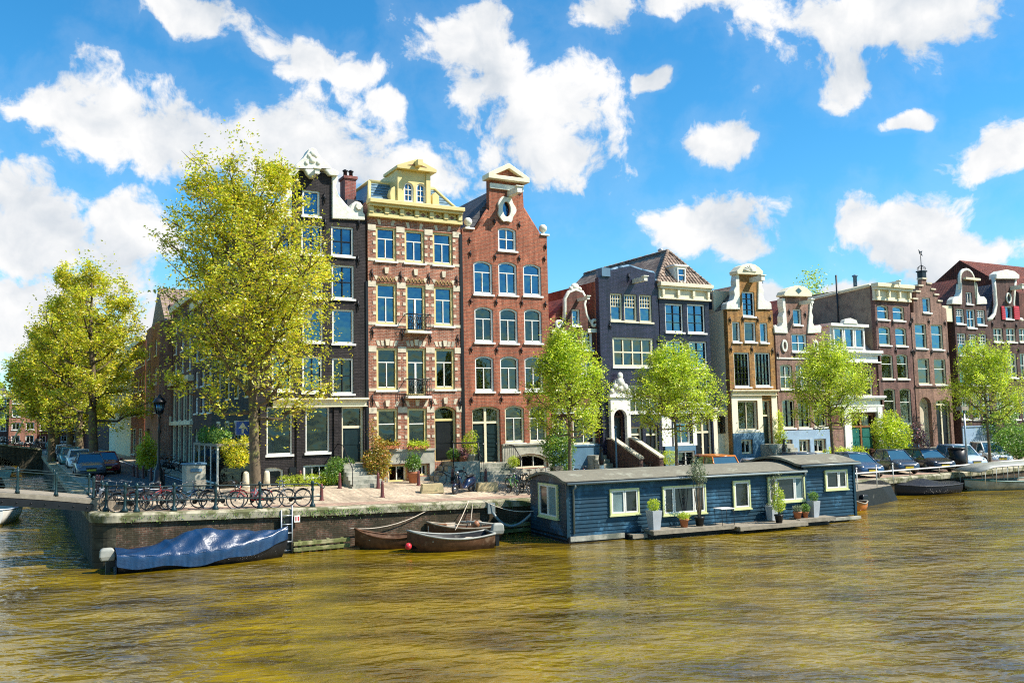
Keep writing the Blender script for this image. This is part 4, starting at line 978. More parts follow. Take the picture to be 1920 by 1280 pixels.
# ================================================ side street houses (plane X=9.9)
SG='houses along the side street'
def side(label,uL,uR,topv,mat,rows,cols,gf,X=9.9,z0=-.1,roof='slate',fr='white',depth=8,ug=None,winh=.6):
    h=House('street_house',label,uL,uR,800,('X',X),z0,mat,group=SG,depth=depth); h.uc=(uL+uR)/2; W=h.w
    zt=h.L(h.uc,topv)[1]
    z1=gf; H=(zt-.8-z1)/rows
    for i in range(rows):
        for j in range(cols):
            x=W*(j+.5)/cols; ww=min(1.15,W/cols*.55)/2; h.window((x-ww,z1+H*i+H*.2,x+ww,z1+H*i+H*.2+H*winh),'g22',local=True,fr=fr,bars=fr,glass='glass_dim_refl')
    return h,W,zt
# side wall of the corner house
h,W,zt=side('grey-brown house two doors along the side street from the black corner house',362,400,560,'brick_umber',4,3,3.6)
for j in range(3): x=W*(j+.5)/3; h.window((x-.55,.9,x+.55,3.0),'plain',rise=.4,local=True,fr='cream',glass='glass_dim_refl')
h.build([(0,-.3),(W,-.3),(W,zt),(0,zt)],eave=zt); h.cornice(0,0,uc=381) if False else None; h.flat_roof()
b=MB(); b.box(-.05,W+.05,-.3,.1,zt-.4,zt+.05); b.obj('cornice','cream',h.root)
h,W,zt=side('brown house with tall cream shopfront along the side street',322,361.5,566,'brick_plum',3,3,6.6)
for j in range(4): x=W*(j+.5)/4; h.window((x-.9,.6,x+.9,3.2),'g20',local=True,fr='cream',bars='cream',glass='glass_dim_refl'); h.window((x-.9,3.5,x+.9,5.9),'g21',local=True,fr='cream',bars='cream',glass='glass_dim_refl')
h.build([(0,-.3),(W,-.3),(W,zt),(0,zt)],eave=zt); h.flat_roof()
b=MB(); b.box(-.03,W+.03,-.35,.02,6.1,6.5); b.box(-.03,W+.03,-.2,.02,3.22,3.48); b.obj('shop_cornice','cream',h.root)
b=MB(); b.box(-.05,W+.05,-.3,.1,zt-.4,zt+.05); b.obj('cornice','cream',h.root)
h,W,zt=side('dark brown gabled house with black garage doors along the side street',303,321.5,575,'brick_umber',3,2,4.2)
x=W/2; h.holes.append([(.4,0),(W-.4,0),(W-.4,3.2),(.4,3.2)]); 
h.build([(0,-.3),(W,-.3),(W,zt-1.5),(W*.7,zt),(W*.3,zt),(0,zt-1.5)],eave=zt-1.5); h.roof_gable('slate',zt)
b=MB(); b.box(.4,W/2-.01,.15,.25,.0,3.2); b.box(W/2+.01,W-.4,.15,.25,.0,3.2); b.obj('garage_door','blackpaint',h.root); b=MB(); b.box(.1,W-.1,-.15,.02,3.22,3.9); b.obj('fascia','cream',h.root)
chimney(h,h.rect((303,557,312,580)),1,2) if False else None
h,W,zt=side('orange-brown brick house jutting forward past the black garage doors',272,297,612,'brick_orange',3,2,3.8,X=9.0,z0=-.1)
h.holes.append([(1,.2),(3,.2),(3,3),(1,3)])
h.build([(0,-.3),(W,-.3),(W,zt),(0,zt)],eave=zt); h.roof_gable('tile_brown',zt+3)
b=MB(); b.box(1,3,.15,.2,.2,3); b.obj('shop_window','glass_dim_refl',h.root)
# its end wall faces the canal
pe=h.root
for zz in (2.2,5.2,8.0):
    b=MB(); b.box(W+.003,W+.07,.9,2.3,zz,zz+1.7); fo=b.obj('window','white',h.root); b=MB(); b.box(W+.075,W+.085,1.0,2.2,zz+.12,zz+1.58); b.obj('pane','glass',fo)
h,W,zt=side('red brick house with white cornice halfway down the side street',246,271,640,'brick_red',3,5,3.8)
h.window((1,.5,4,3),'g20',local=True,fr='cream',glass='glass_dim_refl'); h.window((6,.5,9,3),'g20',local=True,fr='cream',glass='glass_dim_refl')
h.build([(0,-.3),(W,-.3),(W,zt),(0,zt)],eave=zt); h.flat_roof(); b=MB(); b.box(0,W,-.3,.05,zt-.4,zt+.1); b.obj('cornice','cream',h.root)
h,W,zt=side('pale plastered house far down the side street',205,245,655,'creamwall',3,6,3.8)
h.build([(0,-.3),(W,-.3),(W,zt),(0,zt)],eave=zt); h.flat_roof()
h,W,zt=side('dark brick house at the far end of the side street',150,204,690,'brick_umber',3,9,3.8)
h.build([(0,-.3),(W,-.3),(W,zt),(0,zt)],eave=zt); h.flat_roof()
# side wall of the corner house gets its windows
W1=H1; D=11.2
def sidewin(y,z0,z1,w=.9):
    b=MB(); b.box(-.06,.03,y-w/2,y+w/2,z0,z1); fo=b.obj('window','cream',H1.root)
    b=MB(); b.box(-.075,-.064,y-w/2+.09,y+w/2-.09,z0+.09,(z0+z1)/2-.04); b.box(-.075,-.064,y-w/2+.09,y+w/2-.09,(z0+z1)/2+.04,z1-.09); b.obj('pane','glass_dim_refl',fo)
for i,z in enumerate((.9,4.3,7.4,10.2)):
    for y in (1.8,4.2,6.6,9.0):
        sidewin(y,z,z+(2.3 if i<2 else 1.7))
# far buildings beyond the far bridge
def farb(label,u0,u1,vt,mat,Y,rows,cols,gable=True,z0=0):
    h=House('canal_house',label,u0,u1,780,('Y',Y),z0,mat,group='houses beyond the far bridge',depth=10); h.uc=(u0+u1)/2; W=h.w; zt=h.L(h.uc,vt)[1]
    H=(zt-.5)/rows
    for i in range(rows):
        for j in range(cols):
            x=W*(j+.5)/cols; ww=W/cols*.3; h.window((x-ww,H*i+H*.25+.3,x+ww,H*i+H*.8+.3),'g20',local=True,glass='glass' if i>1 else 'glass_dim_refl')
    h.build([(0,-.3),(W,-.3),(W,zt),(0,zt)],eave=zt); b=MB(); b.box(-.1,W+.1,-.4,.1,zt-.5,zt+.2); b.obj('cornice','white',h.root)
    b=MB(); zr=h.L(h.uc,vt-27)[1]; vs_=[(0,0,zt+.2),(W,0,zt+.2),(W-1,3,zr),(1,3,zr),(0,9,zt+.2),(W,9,zt+.2)]; b.add(vs_,[(0,1,2,3),(0,3,4),(1,5,2),(4,3,2,5)]); rf=b.obj('roof','slate',h.root)
    if gable:
        b=MB(); b.prism([(W*.3,zt+.2),(W*.85,zt+.2),(W*.6,zr+1)],-.2,2.5); b.obj('gable_front','white',h.root)
farb('pink brick corner building with white gable, far left beyond the far bridge',17,70,736,'brick_orange',172,4,2)
farb('shadowed brown building at the far left edge beyond the far bridge',-60,16,742,'brick_umber',174,4,4,False)
farb('red brick building behind the street trees beyond the far bridge',71,150,745,'brick_brownred',176,4,4,False)
# ---------------------------------------------------------------- setting
def st(o): o['kind']='structure'; return o
M['paving']=brick('street_paving',(.56,.44,.31),(.44,.34,.24),(.36,.29,.21),bw=.2,bh=.1,flat=True,dirt=(.2,.16,.11),dirtamt=.1,bump=.3)
M['klinker']=brick('klinker_paving',(.44,.28,.2),(.34,.2,.15),(.3,.24,.17),bw=.2,bh=.1,flat=True,dirt=(.15,.12,.08),dirtamt=.12,bump=.3)
M['asphalt']=pm('asphalt',(.07,.07,.07),.85,var=.25,scale=8,bump=.3)
M['rail']=pm('rail_dark_green',(.006,.026,.028),.4,metal=.1,var=.3)
M['kerb']=pm('kerb_stone',(.36,.32,.22),.8,var=.3,c2=(.1,.1,.035),c2amt=.17,c2scale=1.5,bump=.3)
M['quaybrick']=brick('quay_brick',(.13,.06,.035),(.07,.038,.025),(.16,.13,.09),dirt=(.02,.022,.008),dirtamt=.26,bump=1,varscale=.9)
M['quayblock']=brick('quay_blocks',(.1,.085,.055),(.065,.055,.035),(.03,.025,.02),bw=.9,bh=.42,ms=.02,dirt=(.02,.02,.01),dirtamt=.26,bump=.6)
M['moss']=pm('mossy_timber',(.13,.14,.04),.85,var=.4,scale=5,c2=(.3,.27,.14),c2amt=.1,bump=.5)
M['paint_line']=pm('road_paint',(.75,.75,.72),.6)
xs=[2.85+.0]+[3.5+.9*i for i in range(98)]
def street_sheet():
    b=MB(); ts=[.5,1.2,2,3,4,5,6,7,8.2]; vs=[]; 
    for x in xs:
        q=quay_y(x)
        for k in range(10):
            y=q+.45+(43.25-q-.45)*k/9; vs.append((x,y,gz(x,y)))
    fs=[]
    for i in range(len(xs)-1):
        for k in range(9): a=i*10+k; fs.append((a,a+10,a+11,a+1))
    b.add(vs,fs); return b
st(street_sheet().obj('street','paving'))
# red klinker strip along the quay (4 mm up)
b=MB(); vs=[];fs=[]
for i,x in enumerate(xs[2:]):
    q=quay_y(x); 
    for k,y in enumerate((q+.47,q+1.1,q+1.9)): vs.append((x,y,gz(x,y)+.006))
for i in range(len(xs)-3):
    for k in range(2): a=i*3+k; fs.append((a,a+3,a+4,a+1))
b.add(vs,fs); st(b.obj('quay_paving','klinker'))
# side street
b=MB(); vs=[];fs=[]
for j in range(44):
    y=43.25+j*2.2
    for x in (2.85,5.2,7.6,9.95): vs.append((x,y,gz(x,min(y,200))))
for j in range(43):
    for k in range(3): a=j*4+k; fs.append((a,a+1,a+5,a+4))
b.add(vs,fs); st(b.obj('side_street','asphalt'))
b=MB(); b.add([(2.86,37.0,gz(3,37)+.005),(2.86,43.2,gz(3,43)+.005),(9.2,43.2,gz(9,43)+.01),(9.2,42.0,gz(9,42)+.01),(6,40.0,gz(6,40)+.008)],[(0,4,3,2,1)]); 
for (x0,x1,y0,y1) in ((8.3,9.9,46,138),(2.86,3.6,43.3,138)): b.box(x0,x1,y0,y1,.0,.1)
st(b.obj('pavement','paving'))
b=MB(); z=.012
for p in ([(5.3,50),(5.42,50),(5.42,75),(5.3,75)],): pass
b.add([(7.9,52,z+.02),(8.0,52,z+.02),(8.0,110,z+.02),(7.9,110,z+.02)],[(0,1,2,3)])
for k in range(3): b.add([(4.6+k*.8,45.6,.06),(5.0+k*.8,45.6,.06),(5.3+k*.8,46.8,.06),(4.9+k*.8,46.8,.06)],[(0,1,2,3)])
st(b.obj('road_marking','paint_line'))
# land sheet to the horizon
b=MB(); b.add([(9.9,43.3,-.5),(900,43.3,-.5),(900,1500,-.5),(9.9,1500,-.5)],[(0,1,2,3)]); b.add([(-600,140,-.3),(9.8,140,-.3),(9.8,1500,-.3),(-600,1500,-.3)],[(0,1,2,3)]); st(b.obj('ground','asphalt'))
# quay wall with cap, as one masonry thing
q=empty('quay_wall',(0,0,0),0,'old brick canal wall with stone cap, running along both canals','wall')
def strip(path,z0f,z1f,off0=0,off1=0):
    b=MB(); vs=[]
    for (x,y,nx,ny) in path: vs.append((x+nx*off0,y+ny*off0,z0f(x))); vs.append((x+nx*off1,y+ny*off1,z1f(x)))
    fs=[(2*i,2*i+2,2*i+3,2*i+1) for i in range(len(path)-1)]
    b.add(vs,fs); return b
front=[]
for i in range(9):
    a=math.pi/2*i/8; r=.7; front.append((2.35+r-r*math.cos(a),34.7+r-r*math.sin(a),-math.cos(a),-math.sin(a)))
side_=[(2.35,y,-1,0) for y in (140,120,100,80,60,50,42)]
fr=[(x,quay_y(x),0,-1) for x in [3.05+.02+i*.9 for i in range(100)]]
path=side_+front+fr
b=strip(path,lambda x:-3,lambda x:quay_z(x)-.28); b.obj('brick_face','quaybrick',q)
b=strip(front,lambda x:-3,lambda x:quay_z(x)-.285,.02,.02); b.obj('corner_blocks','quayblock',q)
# cap stones: rounded section swept
b=MB(); rings=[]
for (x,y,nx,ny) in path:
    z=quay_z(x) if x>2.5 else 0; sec=[(.12,-.3),(.14,-.06),(.1,-.01),(.04,.02),(-.5,.012),(-.5,-.3)]
    rings.append([(x+nx*o,y+ny*o,z+h_) for o,h_ in sec])
b.loft(rings,closed=True,caps=True,smooth=False); b.obj('cap_stones','kerb',q)
# green growth hanging at the cap
b=MB(); rnd=random.Random(3)
for i in range(900):
    x=rnd.uniform(3,34) if rnd.random()<.7 else rnd.uniform(9.5,13); y=quay_y(x)-.13; z=quay_z(x)-.05-abs(rnd.gauss(0,.13)); s_=rnd.uniform(.015,.035)
    b.add([(x,y-rnd.uniform(0,.05),z),(x+s_,y-.02,z-s_),(x,y-.03,z-2*s_)],[(0,1,2)])
tag(b.obj('wall_moss','leaf_green',q),kind='stuff')
# ladder slot, small red sign, timber fenders
lx0=onY(524,990,34.7).x; lx1=onY(548,990,34.7).x
o=empty('quay_ladder',(lx0,34.66,-1),0,'black iron ladder panel set in the canal wall behind the blue tarp bow','ladder'); b=MB(); b.box(0,lx1-lx0,-.03,.0,-.9,.72); b.obj('backing','blackpaint',o)
b=MB(); b.tube([(.04,-.09,-1),(.04,-.09,.75)],.03,6); b.tube([(lx1-lx0-.04,-.09,-1),(lx1-lx0-.04,-.09,.9)],.03,6)
for k in range(5): b.tube([(.04,-.09,-.8+k*.33),(lx1-lx0-.04,-.09,-.8+k*.33)],.022,6)
b.obj('rungs','metal',o)
p=onY(557,972,34.6); b=MB(); b.box(-.11,.11,-.02,.02,-.13,.13); o=b.obj('mooring_sign','white',None,p); tag(o,'small white plate with red marks on the canal wall beside the ladder','sign')
b=MB(); b.box(-.07,-.045,-.026,-.02,-.08,.08); b.box(-.02,.0,-.026,-.02,-.08,.08); b.box(.03,.075,-.026,-.02,-.08,.08); b.obj('red_mark','redpaint',o)
def timber(u0,u1,v,label):
    a=onY(u0,v,34.45); c=onY(u1,v,34.45); b=MB(); n=6
    for k,z in enumerate((0,-.22)): b.box(0,c.x-a.x,-.08,.08,z-.07,z+.07)
    for k in range(4): x=(c.x-a.x)*(k+.5)/4; b.box(x-.06,x+.06,.085,.2,-.7,.1)
    tag(b.obj('fender_beam','moss',None,(a.x,34.4,-1.55),bevel=.01),label,'fender')
timber(549,655,1018,'mossy timber fender at water level right of the quay ladder')
timber(925,992,985,'mossy timber fender at water level beside the houseboat bow')
# water
m,nt,bs=nmat('canal_water'); L=nt.links
tc=N(nt,'ShaderNodeTexCoord'); mp=N(nt,'ShaderNodeMapping'); mp.vector_type='TEXTURE'; mp.inputs['Rotation'].default_value=(0,0,R(-26)); mp.inputs['Scale'].default_value=(1.5,.9,1); L.new(tc.outputs['Object'],mp.inputs[0])
n1=N(nt,'ShaderNodeTexNoise'); n1.inputs['Scale'].default_value=1.9; n1.inputs['Detail'].default_value=2.5; n1.inputs['Roughness'].default_value=.5; n1.inputs['Distortion'].default_value=.35; L.new(mp.outputs[0],n1.inputs['Vector'])
n2=N(nt,'ShaderNodeTexNoise'); n2.inputs['Scale'].default_value=.12; n2.inputs['Detail'].default_value=4; L.new(tc.outputs['Object'],n2.inputs['Vector'])
mr=N(nt,'ShaderNodeMapRange'); mr.inputs['From Min'].default_value=.35; mr.inputs['From Max'].default_value=.65; mr.inputs['To Min'].default_value=.45; mr.inputs['To Max'].default_value=1.3; L.new(n2.outputs['Fac'],mr.inputs['Value'])
hh=N(nt,'ShaderNodeMath',operation='MULTIPLY'); L.new(n1.outputs['Fac'],hh.inputs[0]); L.new(mr.outputs[0],hh.inputs[1])
n5=N(nt,'ShaderNodeTexNoise'); n5.inputs['Scale'].default_value=5; n5.inputs['Detail'].default_value=3; L.new(mp.outputs[0],n5.inputs['Vector'])
h2=N(nt,'ShaderNodeMath',operation='MULTIPLY_ADD'); L.new(n5.outputs['Fac'],h2.inputs[0]); h2.inputs[1].default_value=.11; L.new(hh.outputs[0],h2.inputs[2])
bp=N(nt,'ShaderNodeBump'); bp.inputs['Strength'].default_value=1; bp.inputs['Distance'].default_value=.17; L.new(h2.outputs[0],bp.inputs['Height']); L.new(bp.outputs[0],bs.inputs['Normal'])
n3=N(nt,'ShaderNodeTexNoise'); n3.inputs['Scale'].default_value=.5; n3.inputs['Detail'].default_value=6; L.new(mp.outputs[0],n3.inputs['Vector'])
r3=N(nt,'ShaderNodeMapRange'); r3.inputs['From Min'].default_value=.35; r3.inputs['From Max'].default_value=.65; L.new(n3.outputs['Fac'],r3.inputs['Value'])
o=mixc(nt,r3.outputs[0],(.07,.044,.002),(.25,.165,.005)); L.new(o,bs.inputs['Base Color'])
bs.inputs['Roughness'].default_value=.07; bs.inputs['IOR'].default_value=2.0; bs.inputs['Specular IOR Level'].default_value=.6
M['water']=m
b=MB(); b.add([(-900,-300,WZ),(900,-300,WZ),(900,1500,WZ),(-900,1500,WZ)],[(0,1,2,3)]); st(b.obj('canal_water','water'))
# footbridge at the left
br=empty('footbridge',(2.4,36.2,0),0,'narrow iron footbridge with green railings entering from the left edge','bridge')
def bz(x): return .42+.72*(1-((x+6)/8.4)**2)   # x world-ish, -16..2.4
b=MB(); rings=[]; 
for i in range(22):
    x=2.4-i*.85; z=bz(x); rings.append([(x-2.4,-.0,z-.16),(x-2.4,0,z),(x-2.4,2.6,z),(x-2.4,2.6,z-.16)])
b.loft(rings,smooth=False); b.obj('deck','deck',br)
b=MB(); rings=[]
for i in range(22):
    x=2.4-i*.85; z=bz(x)-.18; rings.append([(x-2.4,-.1,z-.26),(x-2.4,-.1,z+.0),(x-2.4,2.55,z+.0),(x-2.4,2.55,z-.26)])
b.loft(rings,smooth=False); 
for i in range(40):
    x=2.2-i*.45; b.ball((x-2.4,-.12,bz(x)-.3),.03,6)
b.obj('girder','iron',br)
for side_y in (.08,2.5):
    for k in range(13):
        x=2.4-k*1.22; z=bz(x); b=MB(); b.lathe([(.09,0),(.07,.1),(.045,.16),(.04,.6),(.055,.66),(.04,.7),(.055,.76),(.04,.82),(.015,.86)],(x-2.4,side_y,z),10); b.obj('railing_post','rail',br)
    for hgt in (.76,.42,.22):
        b=MB(); b.tube([(2.4-i*.85-2.4,side_y,bz(2.4-i*.85)+hgt) for i in range(22)],.028 if hgt>.9 else .018,6); b.obj('railing_bar','rail',br)
b=MB(); b.prism([(0,-.3),(2.6,-.3),(2.6,.03),(0,.5)],0,2.6); b.obj('approach_ramp','paving',br)
# far bridge
fb=empty('stone_bridge',(2.3,118,0),0,'stone road bridge with low arch over the side canal, far left','bridge')
b=MB(); arch=[(-14.6,-2.2)]+[(-8.3+6.3*math.cos(math.pi*(1-k/12)),-2.2+2.9*math.sin(math.pi*k/12)) for k in range(13)]+[(-2,-2.2),(0,-2.2),(0,.6),(-4,1.25),(-8,1.4),(-20,1.3),(-20,-2.2)]
b.prism(arch,0,9); b.obj('bridge_body','quayblock',fb)
b=MB(); b.prism([(0,.602),(-4,1.252),(-8,1.402),(-20,1.302),(-20,1.5),(-8,1.6),(-4,1.45),(0,.8)],-.12,.25); b.obj('parapet','kerb',fb)
# ---------------------------------------------------------------- street furniture
# railing at the corner
fl=empty('quay_railing',(0,0,0),0,'dark green iron railing with turned posts round the quay corner','railing')
pts=[]
for (u,v) in ((170,945),(183,953),(222,957),(256,957),(326,958),(404,957),(487,953),(586,949)):
    p=ong(u,v); pts.append(p)
PY=[(2.75,37.2),(2.8,35.9),(3.35,35.05)]
P_=[Vector((x,y,0)) for x,y in PY]
for u in (256,326,404,487,586):
    p=onY(u,950,35.0); P_.append(Vector((p.x,35.0,gz(p.x,35.0))))
for p in P_:
    b=MB(); b.lathe([(.12,0),(.12,.08),(.07,.16),(.05,.25),(.045,.62),(.075,.7),(.05,.76),(.05,.88),(.075,.93),(.06,1.02),(.02,1.06)],p,10); b.obj('railing_post','rail',fl)
for hgt in (.92,.42):
    b=MB(); b.tube([p+Vector((0,0,hgt)) for p in P_]+([P_[-1]+Vector((.35,0,hgt))] if hgt<.9 else [P_[-1]+Vector((.2,0,.94)),P_[-1]+Vector((.32,0,.8)),P_[-1]+Vector((.45,0,.72)),P_[-1]+Vector((.5,0,.82))]),.025,6); b.obj('railing_bar','rail',fl)
# bollards
M['bollard']=pm('bollard_oxblood',(.13,.035,.03),.45,var=.25,bump=.2)
st_={}
bo=empty('bollard'); tag(bo,'x','bollard'); b=MB(); b.lathe([(.12,0),(.11,.08),(.09,.5),(.08,.8),(.085,.82),(.085,.88),(.07,.92),(.075,1.0),(.05,1.06),(.01,1.08)],(0,0,0),12); b.obj('post','bollard',bo); b=MB(); b.lathe([(.15,0),(.15,.05),(.1,.07)],(0,0,0),12); b.obj('base','bollard',bo)
G='oxblood bollards along the pavement'
for (u,v,lab) in ((603,938,'bollard at the end of the quay railing, nearest the water'),(637,915,'bollard in front of the black house steps'),(717,932,'bollard nearest the water, in front of the golden shrub'),(709,915,'bollard standing against the golden shrub'),(785,910,'bollard in front of the potted plant by the orange brick house'),(849,906,'bollard beside the parked scooter front'),(911,905,'bollard in front of the red house steps'),(563,910,'bollard before the basement window hedge of the black house')):
    place(bo,st_,ong(u,v),0,'dark red '+lab,G,(.8,.8,.68))
for (u,v,lab) in ((250,893,'leftmost of the row at the side street mouth'),(257,895,'second from left at the side street mouth'),(268,897,'third from left at the side street mouth'),(283,901,'just left of the street lamp'),(306,905,'just right of the street lamp')):
    place(bo,st_,ong(u,v),0,'dark red bollard, '+lab,G,(.8,.8,.7))
for k,(u,v) in enumerate(((186,905),(192,906),(181,904))):
    place(bo,st_,ong(u,v+18),0,'reddish bollard by the footbridge end, '+('leftmost of three','middle of three','rightmost of three')[(1,2,0)[k]],'bollards at the bridge end',(.8,.8,.75))
st_={}
sb=empty('stone_bollard'); tag(sb,'x','stone bollard'); b=MB(); b.lathe([(.22,0),(.21,.5),(.19,1.0),(.17,1.12),(.1,1.2),(.01,1.23)],(0,0,0),12); b.obj('shaft','stone',sb); b=MB(); b.lathe([(.25,0),(.25,.12),(.22,.14)],(0,0,0),12); b.obj('foot','stone',sb)
for (u,v,lab) in ((433,913,'round topped stone bollard left of the tall tree trunk'),(461,914,'stone bollard immediately beside the tall tree trunk on its left'),(500,912,'round topped stone bollard right of the tall tree trunk'),(540,910,'stone bollard before the white cellar door surround')): place(sb,st_,ong(u,v),0,'pale weathered '+lab,'stone bollards near the tall tree',(.75,.75,.62))
# concrete parking blocks
M['block']=pm('concrete_block',(.48,.38,.2),.85,var=.25,c2=(.2,.2,.1),c2amt=.1,bump=.4)
for (u0,u1,v,lab) in ((790,833,925,'left of the scooter'),(895,935,922,'right of the scooter')):
    a=ong(u0,v); c=ong(u1,v); b=MB(); L_=(c-a).length; b.prism([(0,0),(L_,0),(L_-.06,.42),(.08,.42)],0,.5); b.cm=1; b.prism([(.07,.1),(L_-.3,.1),(L_-.3,.3),(.07,.3)],-.012,-.002)
    o=b.obj('concrete_block',['block','block'],None,a,bevel=.025,rotz=math.atan2(c.y-a.y,c.x-a.x)); tag(o,'low tan concrete block on the quay paving, '+lab,'concrete block','concrete blocks by the scooter')
# lamp posts
def lamp(name,label,p,H,rz=0,sc=1.0,mat='iron',group='street lamps'):
    o=empty(name,p,rz,label,'street lamp',group)
    b=MB(); b.lathe([(.3,0),(.3,.35),(.22,.45),(.2,.9),(.12,1.05),(.1,1.2),(.07,1.3),(.06,H*.6),(.09,H*.62),(.055,H*.66),(.045,H-1.1),(.09,H-1.05),(.05,H-.95),(.08,H-.85)],(0,0,0),12); b.obj('pole',mat,o)
    lt=MB(); t=H-.85
    for k in range(6):
        a=math.pi/3*k; lt.tube([(.15*math.cos(a),.15*math.sin(a),t),(.26*math.cos(a),.26*math.sin(a),t+.55)],.016,5)
    lt.lathe([(.16,t-.02),(.17,t+.02)],(0,0,0),6); ln=lt.obj('lantern',mat,o)
    b=MB(); b.lathe([(.14,t+.02),(.24,t+.54)],(0,0,0),6); b.obj('lantern_glass','glass',ln)
    b=MB(); b.lathe([(.34,t+.55),(.3,t+.62),(.2,t+.75),(.08,t+.82),(.09,t+.88),(.02,t+.95)],(0,0,0),12); b.obj('lantern_cap',mat,ln)
    b=MB(); b.ball((0,0,t+.2),.06,8); b.obj('bulb','white',ln)
    return o
p=onY(297,915,46.5); lamp('street_lamp','ornate black street lamp with glass lantern at the quay corner',Vector((p.x,46.5,0)),4.5)
p=onY(1222,870,41.5); lamp('street_lamp','black street lamp before the doors of the navy house',Vector((p.x,41.5,gz(p.x,41.5))),3.6)
# pale blue pole at the stairs
p=onY(1156,870,40.6); o=empty('traffic_pole',(p.x,40.6,gz(p.x,40.6)),0,'slim blue grey pole beside the portal stairs','pole'); b=MB(); b.tube([(0,0,0),(0,0,2.7)],.05,8); b.obj('shaft','blueplinth',o); b=MB(); b.lathe([(.13,0),(.13,.3),(.06,.45)],(0,0,0),10); b.ball((0,0,2.75),.09,8); b.obj('collar','blueplinth',o)
p=onY(1128,880,39.6); o=empty('post',(p.x,39.6,gz(p.x,39.6)),0,'short black and white post left of the portal stairs','post'); b=MB(); b.lathe([(.13,0),(.13,.9),(.1,.92)],(0,0,0),12); b.obj('white_base','white',o); b=MB(); b.lathe([(.1,.92),(.16,1.2),(.1,1.5),(.07,1.7),(.1,1.75),(.03,1.9)],(0,0,0),12); b.obj('black_head','iron',o)
# one way sign
p=onY(455,802,44); o=empty('one_way_sign',(9.2,44.0,0),0,'square blue one way sign with white upward arrow by the corner house','traffic sign')
ps=onY(455,802,44.0); o.location=(ps.x,44.0,0)
b=MB(); b.tube([(0,.05,0),(0,.05,ps.z+.3)],.03,8); b.obj('pole','metal',o)
M['signblue']=pm('sign_blue',(.01,.08,.45),.4,var=.05)
b=MB(); b.box(-.34,.34,-.01,.01,ps.z-.34,ps.z+.34); pl=b.obj('plate','signblue',o)
b=MB(); b.box(-.05,.05,-.018,-.012,ps.z-.26,ps.z+.0); b.prism([(-.2,ps.z-.02),(.2,ps.z-.02),(0,ps.z+.27)],-.018,-.012); b.obj('arrow','white',pl)
b=MB(); 
b.ring([(-.33,ps.z-.33),(.33,ps.z-.33),(.33,ps.z+.33),(-.33,ps.z+.33)],[(-.31,ps.z-.31),(.31,ps.z-.31),(.31,ps.z+.31),(-.31,ps.z+.31)],-.016,-.011); b.obj('border','white',pl)
# grey waste container near lamp
p=ong(363,925); o=empty('waste_bin',p,.1,'tall grey green waste bin behind the parked bicycles','bin'); b=MB(); b.box(-.42,.42,-.35,.35,0,1.25); b.obj('body','plinth',o,bevel=.05); b=MB(); b.box(-.46,.46,-.39,.39,1.253,1.34); b.box(-.25,.25,-.42,-.36,.95,1.1); b.obj('lid','blueplinth',o,bevel=.03)
# glazed cellar entrance and canopy at the corner house side
p=hit(400,860,(8.3,0,0),(1,0,0)); o=empty('cellar_canopy',(8.0,46.0,0),0,'low glass sided cellar entrance with flat canopy beside the corner house','canopy')
b=MB(); b.box(0,1.8,-3,3.5,2.05,2.17); b.obj('canopy_roof','deck',o)
b=MB(); 
for y in (-2.9,-1.3,.3,1.9,3.4): b.box(.02,.1,y-.05,y+.05,0,2.045)
b.box(.02,.1,-2.9,3.4,.3,.38); b.obj('frame','white',o); b=MB(); b.box(.05,.07,-2.84,3.34,.38,2.03); b.box(.1,1.8,-2.9,-2.85,0,2.04); b.obj('glazing','glass_dim_refl',o)
# handrail along the right quay edge
o=empty('quay_handrail',(0,0,0),0,'white low pipe rail along the quay edge in front of the parked cars','railing')
xx=[38+1.5*i for i in range(17)]
b=MB(); b.tube([(x,quay_y(x)+.12,quay_z(x)+.4) for x in xx],.045,7); b.obj('rail_pipe','white',o)
for x in xx[::2]:
    b=MB(); b.tube([(x,quay_y(x)+.12,quay_z(x)-.0),(x,quay_y(x)+.12,quay_z(x)+.4)],.035,6); b.obj('rail_post','deck',o)
# tall mooring pole + black bin among the cars
p=ong(1797,880); o=empty('waste_bin',p,.2,'round black waste bin between the silver and dark cars','bin'); b=MB(); b.lathe([(.5,0),(.55,1.35)],(0,0,0),16); b.obj('body','blackpaint',o); b=MB(); b.lathe([(.58,1.352),(.58,1.42),(.5,1.46)],(0,0,0),16); b.obj('rim','iron',o)
p=ong(1792,882); b=MB(); b.tube([(0,0,0),(.0,0,3.9)],[.07,.06],8); o=b.obj('pole','metal',None,p+Vector((.5,-.5,0))); tag(o,'tall grey pole beside the round black bin','pole'); b=MB(); b.box(-.5,.2,-.2,.2,3.9,4.15); b.obj('cap_box','deck',o)
